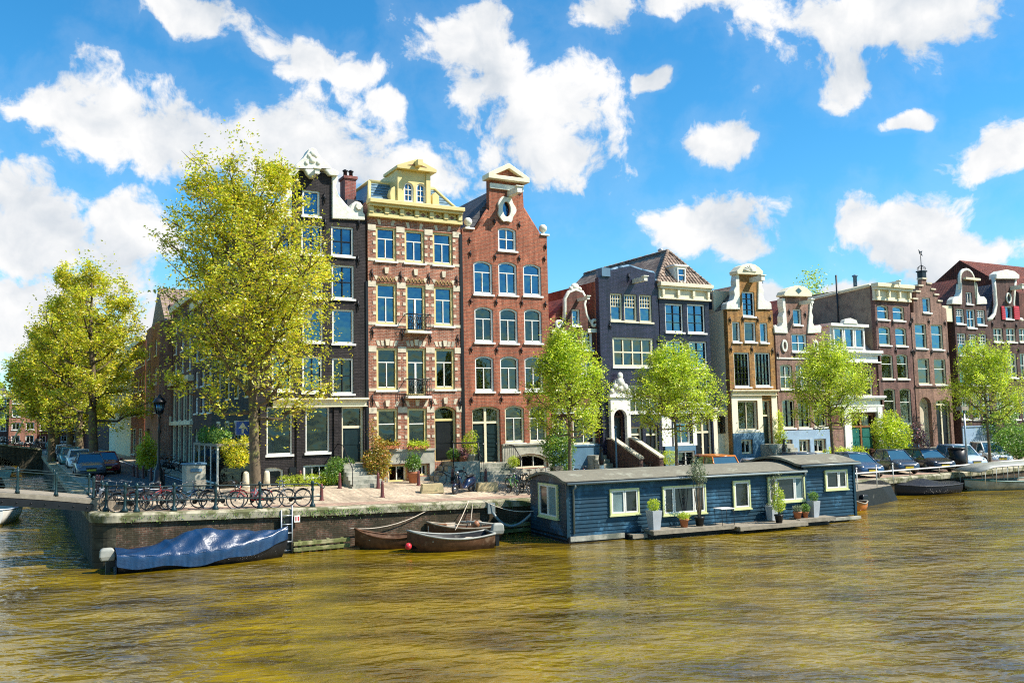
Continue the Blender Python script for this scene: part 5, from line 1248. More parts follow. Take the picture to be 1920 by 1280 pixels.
# ---------------------------------------------------------------- trees and plants
def leaf_mesh(name,pts,size,mat,parent,rng,kind=None,per=3,flat=.5):
    """pts: (n,3) clump centres; every clump carries a few small leaves"""
    n=len(pts)*per
    c=np.repeat(pts,per,axis=0)+np.clip(rng.normal(0,size*.75,(n,3)),-size*1.3,size*1.3)
    a=rng.normal(0,1,(n,3)); a[:,2]*=flat; a/=np.linalg.norm(a,axis=1)[:,None]+1e-9
    t=rng.normal(0,1,(n,3)); bb=np.cross(a,t); bb/=np.linalg.norm(bb,axis=1)[:,None]+1e-9
    s=(size*rng.uniform(.55,1.25,n))[:,None]
    v=np.stack([c-a*s*.55,c-bb*s*.3+a*s*.05,c+a*s*.6,c+bb*s*.3+a*s*.05],axis=1).reshape(-1,3)
    me=bpy.data.meshes.new(name); me.vertices.add(n*4); me.vertices.foreach_set('co',v.ravel().astype(np.float32))
    me.loops.add(n*4); me.loops.foreach_set('vertex_index',np.arange(n*4,dtype=np.int32))
    me.polygons.add(n); me.polygons.foreach_set('loop_start',np.arange(0,n*4,4,dtype=np.int32)); me.polygons.foreach_set('loop_total',np.full(n,4,dtype=np.int32))
    me.materials.append(M[mat]); me.update(calc_edges=True)
    o=bpy.data.objects.new(name,me); COL.objects.link(o); o.parent=parent
    if kind: o['kind']=kind
    return o
def tree(label,base,H,prof,seed,nleaf,size,mat,trunk_r,clear,nl=22,lean=(0,0),group=None,bark='bark',jut=1.0,per=3,fill=.12):
    """prof: [(z,radius)] crown envelope"""
    rng=np.random.default_rng(seed); root=empty('tree',base,0,label,'tree',group)
    zs=[p[0] for p in prof]; rs=[p[1] for p in prof]
    b=MB()
    def tp(z): return Vector((lean[0]*z/H+.12*math.sin(z*.9+seed)*(z/H),lean[1]*z/H+.1*math.cos(z*.8+seed)*(z/H),z))
    tz=[0,.15,.5]+list(np.linspace(1,H*.86,14))
    b.tube([tp(z) for z in tz],[trunk_r*(1.35 if z==0 else 1.12 if z<.3 else 1)*max(.05,(1-z/H*1.1)**.9 if z/H*1.1<1 else .05) for z in tz],9)
    clumps=[]
    for i in range(nl):
        t=(i+.5)/nl; z0=clear+(H*.8-clear)*t**.9; z0=min(z0,H*.85)
        ang=i*2.399+rng.uniform(-.3,.3)
        z1=z0+rng.uniform(.12,.3)*H*(1-.5*t); z1=min(z1,H*.97)
        r1=float(np.interp(z1,zs,rs))*rng.uniform(.75,1.12)*jut
        p0=tp(z0); p3=tp(z1)+Vector((r1*math.cos(ang),r1*math.sin(ang),0))
        if i<3: p3.z=max(clear*.95,z0+.1*H)
        p1=p0.lerp(p3,.35)+Vector((0,0,-.03*H+rng.uniform(-.2,.2))); p2=p0.lerp(p3,.7)+Vector((rng.uniform(-.3,.3),rng.uniform(-.3,.3),rng.uniform(-.2,.2)))
        rr=trunk_r*.42*(1-z0/H)+.025
        b.tube([p0,p1,p2,p3],[rr,rr*.7,rr*.4,.012],6)
        m=8
        for k in range(m):
            s=rng.uniform(.3,1); q=p0.lerp(p3,s); q=q+Vector((0,0,-.03*H*math.sin(math.pi*s)))
            L_=(1.15-s*.6)*r1*.42+.3; d=Vector(rng.normal(0,1,3)); d.z=abs(d.z)*.6; d=(d.normalized()*.8+Vector((math.cos(ang),math.sin(ang),.3))*.5).normalized()
            e=q+d*L_
            b.tube([q,q.lerp(e,.5)+Vector((0,0,-.05)),e],[rr*.3+.006,rr*.2+.004,.004],4)
            nn=7
            for w_ in range(nn):
                f=rng.uniform(.25,1.08); c=q.lerp(e,f); clumps.append(np.array(c)+rng.normal(0,.16,3))
        for s in (.8,.9,.97,1.03): clumps.append(np.array(p0.lerp(p3,s))+rng.normal(0,.1,3))
    b.obj('trunk',bark,root)
    cl=np.array(clumps)
    # fill: extra clumps inside the envelope, in lumps
    need=nleaf//per
    nf=int(need*fill); need-=nf
    idx=rng.integers(0,len(cl),need); P=cl[idx]+np.clip(rng.normal(0,1,(need,3)),-1.9,1.9)*np.array([.30,.30,.22])*(.33+.05*H/6)
    # push strays back inside the envelope
    r=np.hypot(P[:,0]-lean[0]*P[:,2]/H,P[:,1]-lean[1]*P[:,2]/H); lim=np.interp(P[:,2],zs,rs)*1.12+.1
    keep=(r<lim*rng.uniform(.85,1.15,need))&(P[:,2]<H*1.01)
    P=P[keep]
    # lumps of foliage through the rest of the crown
    nl_=max(20,int(H*14)); zc=rng.uniform(zs[0],zs[-1]*.98,nl_); rc=np.interp(zc,zs,rs)*np.sqrt(rng.uniform(.05,1,nl_))*.97; ac=rng.uniform(0,6.283,nl_)
    wgt=np.interp(zc,zs,rs)**1.3+.05; lc=np.column_stack([rc*np.cos(ac)+lean[0]*zc/H,rc*np.sin(ac)+lean[1]*zc/H,zc])
    ix=rng.choice(nl_,nf,p=wgt/wgt.sum()); lr=(.22+.03*H)*rng.uniform(.6,1.3,nl_)
    Q=lc[ix]+np.clip(rng.normal(0,1,(nf,3)),-1.7,1.7)*lr[ix][:,None]*np.array([.8,.8,.5]); P=np.concatenate([P,Q])
    leaf_mesh('crown',P,size,mat,root,rng,per=per)
    return root
TG='street trees along the canal front'
# the tallest elm
p=ong(480,928); p=Vector((onY(481,925,39.0).x,39.0,0)); p.z=gz(p.x,p.y)
def prof_px(u0,Y,rows,z0,sc=1.0):
    out=[]
    for v,half in rows: 
        q=onY(u0,v,Y); q2=onY(u0+half*sc,v,Y); out.append((q.z-z0,(q2-q).length))
    return sorted(out)
pr=prof_px(470,39,[(232,14),(262,36),(300,66),(340,92),(400,125),(460,142),(520,152),(600,157),(680,152),(730,132),(770,100),(805,66),(825,26)],p.z)
Ht=onY(452,238,39).z-p.z
tree('tallest tree, a yellow green elm in front of the black corner house',p,Ht,pr,11,58000,.125,'leaf_elm',.25,3.3,nl=54,lean=(-.75,0),group=TG,jut=1.0)
# row on the left bank of the side street
LG='street trees along the side canal'
for k,(X,Y,H_,rad,lab,sd_) in enumerate(((4.9,74,17.0,4.6,'nearest of the side canal trees, its dark trunk rising behind the footbridge',21),(4.7,88,15.5,4.6,'second side canal tree, trunk just left of the nearest one',22),(4.5,101,14,4.4,'third side canal tree, thin trunk above the parked cars',23),(3.6,112,13,4.6,'farthest side canal tree, low over the far bridge end',24),(2.6,92,12.5,4.2,'side canal tree leaning out over the water by the moored cars',25))):
    pr=[(2.6,rad*.5),(3.6,rad*.95),(H_*.35,rad*1.15),(H_*.55,rad),(H_*.75,rad*.7),(H_*.9,rad*.38),(H_,.3)]
    tree('yellow green '+lab,Vector((X,Y,gz(X,43))),H_,pr,sd_,24000 if k else 36000,.22 if k else .18,'leaf_elm',.36,3.2,nl=26,group=LG,lean=(-.6,0))
# limes on the main quay
for (u,uc,Y,vt,rows,lab,sd_) in ((1068,1070,37.3,588,[(588,4),(620,24),(660,42),(700,58),(740,74),(780,74),(812,52),(832,20)],'bright green young tree before the red and brown gables',31),
    (1268,1255,37.5,630,[(630,10),(660,32),(700,56),(740,80),(770,82),(800,50),(818,22)],'bright green young tree in front of the navy houses',32),
    (1562,1553,38.6,622,[(622,6),(650,26),(690,52),(730,58),(770,48),(798,38),(812,15)],'bright green young tree in front of the white balcony dormer house',33),
    (1856,1853,38.8,624,[(624,10),(650,26),(690,34),(730,54),(765,64),(785,36),(800,15)],'bright green young tree at the right, before the parked white car',34)):
    x=onY(u,860,Y).x; z=gz(x,Y); pr=prof_px(uc,Y,rows,z,.86); H_=onY(uc,vt,Y).z-z; cl=pr[0][0]+.2
    tree(lab,Vector((x,Y,z)),H_,pr,sd_,28000,.105,'leaf_lime',.11,cl,nl=34,lean=(0,0),group=TG)
# far tree at left edge
tree('light green tree at the far left edge beyond the bridge',Vector((-4.2,140,0)),11,[(3,1.5),(4,2.6),(7,2.8),(10,1.5),(11,.3)],41,4000,.28,'leaf_lime',.25,3,nl=14)
tree('small tree top showing above the roofs behind the mauve neck gable',Vector((onY(1525,550,60).x,60,0)),onY(1525,541,60).z-.3,[(9,.7),(11,.9),(13,1),(15,.8),(17,.5)],42,5000,.2,'leaf_lime',.2,9,nl=12,fill=.5)
# shrubs
def shrub(name,label,cat,base,blobs,n,size,mat,seed,stem=True,pot=None,group=None,per=3):
    rng=np.random.default_rng(seed); root=empty(name,base,0,label,cat,group); P=[]
    tot=sum(bl[3]*bl[3]*bl[4] for bl in blobs)
    zz=min(bl[2]-bl[4] for bl in blobs)
    for (x,y,z,r,rz) in blobs:
        k=max(20,int(n*r*r*rz/tot/per)); d=rng.normal(0,1,(k,3)); d/=np.linalg.norm(d,axis=1)[:,None]
        rad=rng.uniform(.45,1.05,k)**.5; P.append(np.array([x,y,z])+d*rad[:,None]*np.array([r,r,rz]))
    P=np.concatenate(P)
    if stem:
        b=MB()
        for (x,y,z,r,rz) in blobs: b.tube([(x*.1,y*.1,pot[1]*.8 if pot else 0),(x*.6,y*.6,z*.5),(x,y,z)],[.03,.02,.01],5)
        b.obj('stem','bark',root)
    leaf_mesh('foliage',P,size,mat,root,rng,per=per)
    if pot:
        r,hh,m,sq=pot; b=MB()
        if sq: b.loft([[(-r*k,-r*k,z),(r*k,-r*k,z),(r*k,r*k,z),(-r*k,r*k,z)] for k,z in ((.7,0),(1,hh))],smooth=False)
        else: b.lathe([(r*.65,0),(r*.9,hh*.8),(r,hh*.82),(r,hh),(r*.85,hh),(r*.8,hh*.93)],(0,0,0),14)
        b.obj('pot',m,root)
    return root
def gy(u,v): return ong(u,v)
p=gy(706,908); shrub('shrub','golden and orange leaved shrub beside the orange brick house','shrub',p,[(0,0,.7,.55,.6),(.25,0,1.3,.5,.5),(-.2,0,1.2,.5,.5),(.05,0,1.9,.35,.4),(-.15,.1,2.4,.2,.4),(-.2,.1,2.9,.14,.3),(.4,-.1,.8,.3,.4)],5200,.1,'leaf_gold',51)
p=gy(775,905); shrub('potted_plant','leafy green plant in a terracotta pot before the orange brick house','potted plant',p,[(0,0,.95,.36,.3),(.15,0,1.2,.2,.2),(-.1,0,1.35,.15,.2)],1500,.09,'leaf_green',52,pot=(.3,.55,'terracotta',False))
shrub('hedge','low clipped yellow green hedge in front of the black house','hedge',gy(575,911),[(x*.35-1.1,0,.28,.28,.28) for x in range(8)],3600,.06,'leaf_lime',53,stem=False)
shrub('shrub','rounded bush at the foot of the black house steps','shrub',gy(622,909),[(0,0,.45,.5,.45),(.5,.1,.55,.4,.45),(.2,0,.95,.4,.4),(.9,.2,1.0,.3,.3)],4200,.08,'leaf_green',54)
# climbing tree by the red house
p=gy(1047,885); p=Vector((onY(1047,880,39.5).x,39.5,0)); p.z=gz(p.x,p.y)
shrub('shrub','tall pale green bush behind the young tree near the red house','shrub',p,[(0,0,.8,.45,.7),(0,0,1.7,.8,.6),(-.4,0,2.1,.55,.5),(.5,0,2.0,.5,.5),(0,0,2.6,.5,.5),(.2,0,1.1,.6,.5)],5200,.11,'leaf_green',55)
# plants on the H2 stoop
zs_=1.0
for (u,v,lab,mat,sd_,bl,pot) in ((851,872,'green trailing plant in a small pot on the orange house stoop','leaf_green',56,[(0,0,.5,.3,.25)],(.2,.35,'terracotta',False)),(866,868,'pink flowering plant in a terracotta pot on the stoop','leaf_pink',57,[(0,0,.55,.36,.24)],(.3,.42,'terracotta',False)),(882,866,'tall bright green plant in a pale pot on the stoop','leaf_lime',58,[(0,0,.8,.38,.4),(.1,0,1.35,.3,.35),(-.2,0,1.2,.25,.3)],(.27,.5,'plinth',False))):
    q_=onY(u,870,42.0); shrub('potted_plant',lab,'potted plant',Vector((q_.x,42.0,.78)),bl,1500,.08,mat,sd_,pot=pot)
p=gy(893,894); shrub('shrub','weedy green plant at the foot of the red house steps','plant',p,[(0,0,.4,.25,.4),(-.3,0,.25,.3,.25)],900,.07,'leaf_lime',59)
for r,lab,sd_ in (((706.5,833,746,845),'left','60'),((764,832,800.6,844),'right','61')):
    a=onY(r[0],840,42.8); c=onY(r[2],840,42.8); n=7; z=a.z-.05; b0=empty('window_box',(a.x,42.72,z),0,'yellow green flowers in a window box, %s ground window of the orange house'%lab,'window box','window boxes')
    rng=np.random.default_rng(int(sd_)); P=np.column_stack([rng.uniform(0,c.x-a.x,260),rng.normal(-.05,.09,260),rng.normal(.22,.09,260)-.0]); leaf_mesh('foliage',P,.09,'leaf_gold' if lab=='left' else 'leaf_lime',b0,rng)
    b=MB(); b.box(0,c.x-a.x,-.15,.1,0,.17); b.obj('trough','terracotta',b0)
# bush at left street
shrub('shrub','leafy bush at the side street corner beside the lamp','shrub',gy(274,893),[(0,0,1.0,.55,.6),(.2,0,1.7,.45,.5),(-.2,0,1.6,.4,.4),(0,0,2.3,.25,.4)],2600,.13,'leaf_elm',62)
shrub('shrub','row of plants on top of the glass cellar canopy','plant',Vector((8.3,45.5,2.17)),[(0,-1.8,.3,.5,.35),(.2,-.6,.35,.5,.4),(0,.8,.3,.5,.35),(.2,2.2,.4,.6,.45)],2600,.1,'leaf_green',63)
shrub('shrub','bright bush against the corner house near the blue sign','shrub',Vector((8.9,42.9,1.3)),[(0,0,.2,.6,.4),(-.3,.3,.6,.5,.45),(.3,.1,.9,.3,.3)],3200,.1,'leaf_elm',64)
# right part bushes
shrub('topiary_ball','round clipped bush in front of the navy doors, left of the young tree','shrub',Vector((onY(1256,870,41).x,41,gz(34,41))),[(0,0,.95,.45,.45)],1800,.06,'leaf_lime',65,stem=True)
shrub('topiary_ball','dark round bush beside the black street lamp','shrub',Vector((onY(1236,870,41).x,41.5,gz(34,41))),[(0,0,.95,.45,.5)],1800,.06,'leaf_green',66)
p=ong(1672,850); p=Vector((onY(1672,850,41.5).x,41.5,-.3)); shrub('shrub','large yellow green bush in front of the plum brick house','shrub',p,[(0,0,1.3,1.1,1.2),(-.6,0,2.2,.9,.8),(.7,0,1.8,.9,1.0),(0,0,2.8,.7,.6),(1.2,0,1.0,.6,.8)],6500,.14,'leaf_lime',67)
shrub('shrub','pink flowering shrub beside the large yellow green bush','shrub',Vector((onY(1722,850,41).x,41,-.3)),[(0,0,1.6,.6,.5),(.2,0,.9,.6,.6),(-.1,0,2.2,.4,.3)],1800,.13,'leaf_pink',68)
p=Vector((onY(1905,860,38.9).x,38.9,-.6)); shrub('shrub','broad green bush on the quay at the right edge','shrub',p,[(0,0,1.3,1.5,1.2),(1.6,0,1.4,1.4,1.2),(-1.2,0,.9,.9,.8),(3,0,1.2,1.5,1.1),(.5,-.5,.7,1.3,.7)],8500,.14,'leaf_green',69)
shrub('shrub','leafy bush behind the right young tree before the pale blue basement','shrub',Vector((onY(1875,800,42).x,42,-.3)),[(0,0,2.2,1.2,.9),(.9,0,3.0,.9,.7),(.5,0,1.2,.8,.8)],3000,.15,'leaf_green',70)
shrub('hedge','low hedge at the foot of the portico house','hedge',Vector((onY(1575,850,40.5).x,40.5,-.35)),[(x*.5-1,0,.6,.42,.6) for x in range(7)],2600,.1,'leaf_lime',71,stem=False)
shrub('climbing_plant','climbing plant beside the ochre house door','plant',Vector((onY(1464,820,42.6).x,42.6,-.2)),[(0,0,.8,.4,.6),(0,0,1.8,.3,.6),(0,0,2.8,.2,.6)],2200,.11,'leaf_lime',72)
for (u,lab,sd_) in ((1013,'clipped ball bush among the bicycles near the red house steps',73),):
    shrub('topiary_ball',lab,'shrub',Vector((onY(963,875,41.5).x,41.5,0)),[(0,0,.8,.3,.3)],900,.06,'leaf_lime',sd_,pot=(.2,.5,'plinth',False))
# ---------------------------------------------------------------- bicycles, scooter, cars
M['tyre']=pm('tyre_rubber',(.015,.015,.016),.7,var=.3)
M['chrome']=pm('chrome',(.22,.22,.22),.3,metal=.8,var=.3)
def wheelb(b,c,r,t,ax=(0,1,0),n=24):
    pts=[(c[0]+r*math.cos(2*math.pi*i/n),c[1],c[2]+r*math.sin(2*math.pi*i/n)) for i in range(n)]; b.tube(pts,t,6,closed=True)
def bicycle(fm,lady=True,seat='blackpaint',bag=None,crate=False,name='bicycle'):
    o=empty(name); tag(o,'x','bicycle')
    rw=(-.53,0,.34); fw=(.57,0,.34)
    for c in (rw,fw):
        b=MB(); wheelb(b,c,.33,.02); w_=b.obj('wheel','tyre',o)
        b=MB(); wheelb(b,c,.308,.009); b.obj('rim','chrome',w_)
        b=MB()
        for k in range(12):
            a=math.pi*2*k/12; b.tube([c,(c[0]+.3*math.cos(a),0,c[2]+.3*math.sin(a))],.0028,3)
        b.lathe([(.03,-.05),(.03,.05)],(0,0,0),8); 
        for i in range(len(b.v)-16,len(b.v)): x,y,z=b.v[i]; b.v[i]=(c[0]+x,z,c[2]+y)
        b.obj('spokes','chrome',w_)
        b=MB(); b.tube([(c[0]+.36*math.cos(a),0,c[2]+.36*math.sin(a)) for a in [math.pi*(.05+.75*k/8) if c is rw else math.pi*(.3+.6*k/8) for k in range(9)]],.018,5); b.obj('mudguard',fm,o)
    b=MB(); bb=(-.06,0,.3); st=(-.2,0,.78); hd=(.38,0,.78); hd2=(.42,0,.62)
    b.tube([bb,st],.017,6); b.tube([bb,(-.02,0,.36),(.3,0,.55),hd2],.018,6) if lady else b.tube([bb,hd2],.018,6)
    b.tube([(-.14,0,.6),(.1,0,.6),(.4,0,.72)],.016,6) if lady else b.tube([(-.19,0,.75),hd],.016,6)
    b.tube([(.36,0,.92),hd2],.02,6); b.tube([hd2,(.47,0,.5),fw],.014,6); b.tube([bb,rw],.012,6); b.tube([(-.17,0,.7),rw],.011,6)
    fr_=b.obj('frame',fm,o)
    b=MB(); b.tube([(.2,-.26,1.0),(.3,-.25,1.03),(.37,-.1,1.0),(.37,.1,1.0),(.3,.25,1.03),(.2,.26,1.0)],.013,6); b.tube([(.36,0,.9),(.37,0,1.0)],.013,6); b.obj('handlebar','chrome',o)
    b=MB(); b.prism([(-.36,.86),(-.34,.9),(-.2,.91),(-.05,.89),(-.05,.865),(-.2,.85)],-.07,.07); b.tube([(-.2,0,.76),(-.2,0,.86)],.014,6); b.obj('saddle',seat,o,bevel=.015)
    b=MB(); b.box(-.8,-.38,-.07,.07,.715,.73); b.tube([(-.75,.06,.72),(-.55,.06,.36)],.007,4); b.tube([(-.75,-.06,.72),(-.55,-.06,.36)],.007,4); b.obj('rear_carrier','iron',o)
    b=MB(); b.lathe([(.09,-.01),(.09,.01)],(0,0,0),14)
    for i in range(len(b.v)): x,y,z=b.v[i]; b.v[i]=(bb[0]+x,z-.04,bb[2]+y)
    b.box(-.5,-.02,-.06,-.03,.28,.4); b.tube([bb,(.02,-.08,.16)],.01,5); b.box(-.03,.07,-.13,-.05,.14,.165); b.obj('chain_guard','blackpaint',o)
    b=MB(); b.ball((.43,0,.82),.045,8); b.obj('headlight','chrome',o)
    if bag: 
        b=MB(); b.loft([[(-.8,y,.42),(-.42,y,.42),(-.4,y,.74),(-.82,y,.74)] for y in (-.19,-.08)],smooth=False); b.loft([[(-.8,y,.42),(-.42,y,.42),(-.4,y,.74),(-.82,y,.74)] for y in (.08,.19)],smooth=False); b.obj('pannier',bag,o,bevel=.02)
    if crate:
        b=MB(); b.box(.42,.8,-.2,.2,.8,.82)
        for z in (.86,.93,1.0): 
            b.box(.42,.44,-.2,.2,z,z+.04); b.box(.78,.8,-.2,.2,z,z+.04); b.box(.44,.78,-.2,-.18,z,z+.04); b.box(.44,.78,.18,.2,z,z+.04)
        b.obj('front_crate','deck',o)
    return o
M['bikered']=pm('bike_red',(.3,.02,.02),.35); M['bikegreen']=pm('bike_green',(.1,.28,.05),.35); M['bikeblue']=pm('bike_blue',(.03,.1,.2),.35); M['bikegrey']=pm('bike_grey',(.25,.27,.3),.35)
pB=bicycle('blackpaint'); pR=bicycle('bikered',bag=None); pG=bicycle('bikegreen',lady=False); pU=bicycle('bikeblue',crate=True); pS=bicycle('bikegrey',lady=False,bag='bikegrey')
stt={k:{} for k in 'BRGUS'}; PR=dict(B=pB,R=pR,G=pG,U=pU,S=pS)
def bike(k,u,Y,rz,label,group,tilt=0):
    x=onY(u,945,Y).x; o=place(PR[k],stt[k],Vector((x,Y,gz(x,Y)+.005)),R(rz),label,group); 
    if tilt: o.rotation_euler=(R(tilt),0,R(rz))
BG='bicycles parked along the quay railing'
bike('B',248,35.45,8,'black bicycle leftmost at the corner railing, rear wheel nearest the footbridge',BG,6)
bike('R',280,35.75,-6,'red framed bicycle second from the left behind the railing',BG,-6)
bike('B',300,35.45,172,'black bicycle before the street lamp foot, facing left',BG,6)
bike('U',345,35.85,10,'blue bicycle with a front crate beside the grey waste bin',BG,-5)
bike('B',362,35.4,176,'black bicycle directly in front of the grey waste bin',BG,7)
bike('B',420,35.6,2,'black bicycle between the waste bin and the tall tree trunk',BG,6)
bike('R',470,35.3,176,'small red bicycle leaning on the railing at the tree trunk',BG,5)
bike('S',512,35.5,-4,'grey bicycle with panniers right of the tree trunk',BG,-5)
bike('B',543,35.35,178,'black bicycle rightmost at the railing, its dark saddlebag over the wheel',BG,5)
bike('B',205,36.6,60,'black bicycle angled behind the railing at the bridge end',BG,5)
bike('S',192,37.6,75,'silver bicycle with pannier turned end on beside the footbridge',BG,-5)
bike('B',222,36.9,40,'dark bicycle crowded behind the leftmost railing post',BG,5)
b_=onY(846,890,40.6); o=place(pB,stt['B'],Vector((b_.x,40.6,gz(b_.x,40.6))),R(172),'old pale bicycle parked alone by the orange house stoop'); o.rotation_euler=(R(4),0,R(172))
CG='bicycles clustered near the houseboat bow'
for i,(u,Y,rz,k,lab) in enumerate(((962,37.4,84,'G','green bicycle at the front of the cluster left of the houseboat'),(985,37.3,78,'B','black bicycle second in the cluster, beside the green one'),(1004,37.4,88,'G','green framed bicycle nearest the houseboat roof corner'),(972,38.7,70,'U','blue crate bicycle behind the green one in the cluster'),(1000,38.9,95,'B','black bicycle in the middle of the cluster, back row'),(1022,39.0,80,'S','grey bicycle with panniers at the back right of the cluster'),(1040,39.2,85,'U','blue crate bicycle rightmost of the cluster, by the pale bush'))):
    bike(k,u,Y,rz+180,lab,CG,4)
for i,(u,Y,rz,k,lab) in enumerate(((1085,39.0,20,'R','red bicycle behind the houseboat roof near the young tree'),(1105,39.2,10,'B','black bicycle left of the black and white post'),(1225,40.2,5,'B','black bicycle at the foot of the black street lamp'),(1290,40.4,0,'B','black bicycle before the white framed cellar window'))): bike(k,u,Y,rz,lab,None,5)
# side street bicycles, far
SG2='bicycles along the side street pavement'
for i,(x,y,k) in enumerate(((8.6,60,'B'),(8.7,63,'S'),(8.6,66,'B'),(8.7,70,'U'),(8.6,75,'B'),(8.7,80,'R'))):
    o=place(PR[k],stt[k],Vector((x,y,.1)),R(20+i*7),['black bicycle nearest along the side street housefronts','silver pannier bicycle second along the side street housefronts','black bicycle third along the side street housefronts','blue bicycle with crate farther along the side street housefronts','black bicycle far along the side street housefronts','red bicycle farthest along the side street housefronts'][i],SG2)
# scooter
p=ong(874,925); o=empty('scooter',p+Vector((0,.25,0)),R(-152),'dark blue motor scooter parked between the two concrete blocks','scooter')
M['scoot']=pm('scooter_blue',(.006,.012,.04),.2,var=.15,spec=.9)
for x in (-.62,.68):
    b=MB(); wheelb(b,(x,0,.23),.18,.065,n=18); w_=b.obj('wheel','tyre',o); b=MB(); b.lathe([(.12,-.03),(.12,.03)],(0,0,0),12)
    for i in range(len(b.v)): a,c,d=b.v[i]; b.v[i]=(x+a,d,.23+c)
    b.obj('rim','chrome',w_)
b=MB(); sec=lambda x,w_,z0,z1:[(x,-w_,z0),(x,-w_*1.1,(z0+z1)/2),(x,-w_*.7,z1),(x,w_*.7,z1),(x,w_*1.1,(z0+z1)/2),(x,w_,z0)]
b.loft([sec(-.95,.08,.5,.72),sec(-.75,.17,.35,.78),(sec(-.45,.2,.28,.76)),sec(-.15,.18,.22,.7),sec(-.05,.14,.2,.3),sec(.28,.16,.2,.3),sec(.36,.2,.24,.8),sec(.45,.12,.35,1.0)]); b.obj('body','scoot',o,sub=1)
b=MB(); b.loft([sec(-.85,.1,.76,.86),sec(-.5,.15,.74,.87),sec(-.12,.1,.72,.82)]); b.obj('seat','blackpaint',o,sub=1)
b=MB(); b.tube([(.35,-.33,1.05),(.42,-.15,1.02),(.44,0,1.0),(.42,.15,1.02),(.35,.33,1.05)],.022,6); b.tube([(.44,0,1.0),(.68,0,.25)],.04,6); b.obj('handlebar','iron',o)
b=MB(); b.ball((.5,0,.98),.09,10); b.obj('headlight','chrome',o)
b=MB(); b.loft([sec(.45,.06,.42,.46),sec(.68,.09,.44,.52),sec(.9,.05,.36,.42)]); b.obj('front_mudguard','scoot',o)
for s_ in(-1,1):
    b=MB(); b.tube([(.4,s_*.22,1.05),(.38,s_*.3,1.2)],.008,4); b.ball((.38,s_*.3,1.22),.06,8,(.3,1,.7)); b.obj('mirror','iron',o)
# cars
def car(name,label,cat,paint,loc,rz,L=4.2,W=1.72,H=1.45,hood=.33,nose=.75,group='cars parked along the quay',roofc=None,van=False,lights=True):
    o=empty(name,loc,rz,label,cat,group); h=W/2
    # body stations along x (front at +x)
    x1=L/2; 
    def ring(x,w_,zb,zs,zt): 
        return [(x,-w_*.92,zb),(x,-w_,zb+.12),(x,-w_,zs-.12),(x,-w_*.94,zs),(x,-w_*.55,zt),(x,w_*.55,zt),(x,w_*.94,zs),(x,w_,zs-.12),(x,w_,zb+.12),(x,w_*.92,zb)]
    zb=.2; sh=.86 if not van else 1.0
    b=MB(); b.loft([ring(x1-.0,h*.72,.3,.5,.52),ring(x1-.07,h*.86,.24,.62,.64),ring(x1-.3,h*.96,zb,nose-.05,nose),ring(x1-.7,h,zb,nose+.04,nose+.1),ring(x1-L*.26,h,zb,sh,sh+.05),ring(0,h,zb,sh,sh+.02),ring(-x1+.5,h,zb,sh+.02,sh+.05),ring(-x1+.12,h*.95,zb,sh,sh+.02),ring(-x1,h*.85,.3,sh-.15,sh-.12)])
    body=b.obj('body',paint,o)
    # greenhouse
    xa=x1-L*.24; xb=xa-(.75 if not van else .45); xc=-x1+(.75 if not van else .25); xd=-x1+(.3 if not van else .1)
    hb=h*.9; ht=h*.7 if not van else h*.8; z0=sh-.01; z1=H
    b=MB(); vs=[(xa,-hb,z0),(xa,hb,z0),(xd,hb,z0),(xd,-hb,z0),(xb,-ht,z1-.06),(xb,ht,z1-.06),(xc,ht,z1-.06),(xc,-ht,z1-.06)]
    b.add(vs,[(0,1,5,4),(1,2,6,5),(2,3,7,6),(3,0,4,7)]); gl=b.obj('windows','carglass',o)
    b=MB(); 
    for p,q in ((0,4),(1,5),(2,6),(3,7)): b.tube([vs[p],vs[q]],.045,6)
    for p,q in ((4,5),(5,6),(6,7),(7,4)): b.tube([vs[p],vs[q]],.05,6)
    xm=(xa+xc)/2-.1
    for s_ in (-1,1): b.tube([(xm,s_*hb,z0),(xm,s_*ht,z1-.06)],.035,6)
    b.loft([[(xb-.02,-ht,z1-.07),(xb-.02,-ht*.6,z1-.02),(xb-.02,ht*.6,z1-.02),(xb-.02,ht,z1-.07)],[((xb+xc)/2,-ht,z1-.05),((xb+xc)/2,-ht*.6,z1+.02),((xb+xc)/2,ht*.6,z1+.02),((xb+xc)/2,ht,z1-.05)],[(xc,-ht,z1-.07),(xc,-ht*.6,z1-.02),(xc,ht*.6,z1-.02),(xc,ht,z1-.07)]],caps=False)
    b.obj('roof',roofc or paint,o)
    for x in (x1-.78,-x1+.75):
        for s_ in (-1,1):
            b=MB(); b.lathe([(.3,-.1),(.32,-.06),(.32,.06),(.3,.1)],(0,0,0),18)
            for i in range(len(b.v)): a,c,d=b.v[i]; b.v[i]=(x+a,s_*(h-.08)+d,.32+c)
            w_=b.obj('wheel','tyre',o); b=MB(); b.lathe([(.19,-.108),(.2,.108)],(0,0,0),12)
            for i in range(len(b.v)): a,c,d=b.v[i]; b.v[i]=(x+a,s_*(h-.08)+d,.32+c)
            b.obj('rim','chrome',w_)
    for s_ in (-1,1):
        b=MB(); b.ball((x1-.16,s_*h*.68,.62),.13,10,(.7,1.3,.75)); b.obj('headlight','chrome',o)
        b=MB(); b.box(xa-.25,xa-.05,s_*(h+.02),s_*(h+.17),sh+.02,sh+.15); b.obj('wing_mirror',paint,o,bevel=.03)
    b=MB(); b.box(x1-.06,x1+.012,-.3,.3,.5,.58); b.box(x1-.1,x1-.02,-.5,.5,.3,.4); b.obj('grille','blackpaint',o)
    b=MB(); b.box(x1+.0,x1+.025,-.26,.26,.38,.49); b.obj('number_plate','plate',o)
    return o
M['carglass']=pm('car_glass',(.03,.09,.14),.04,var=.1,spec=1); M['plate']=pm('plate_yellow',(.7,.5,.03),.5,var=.03)
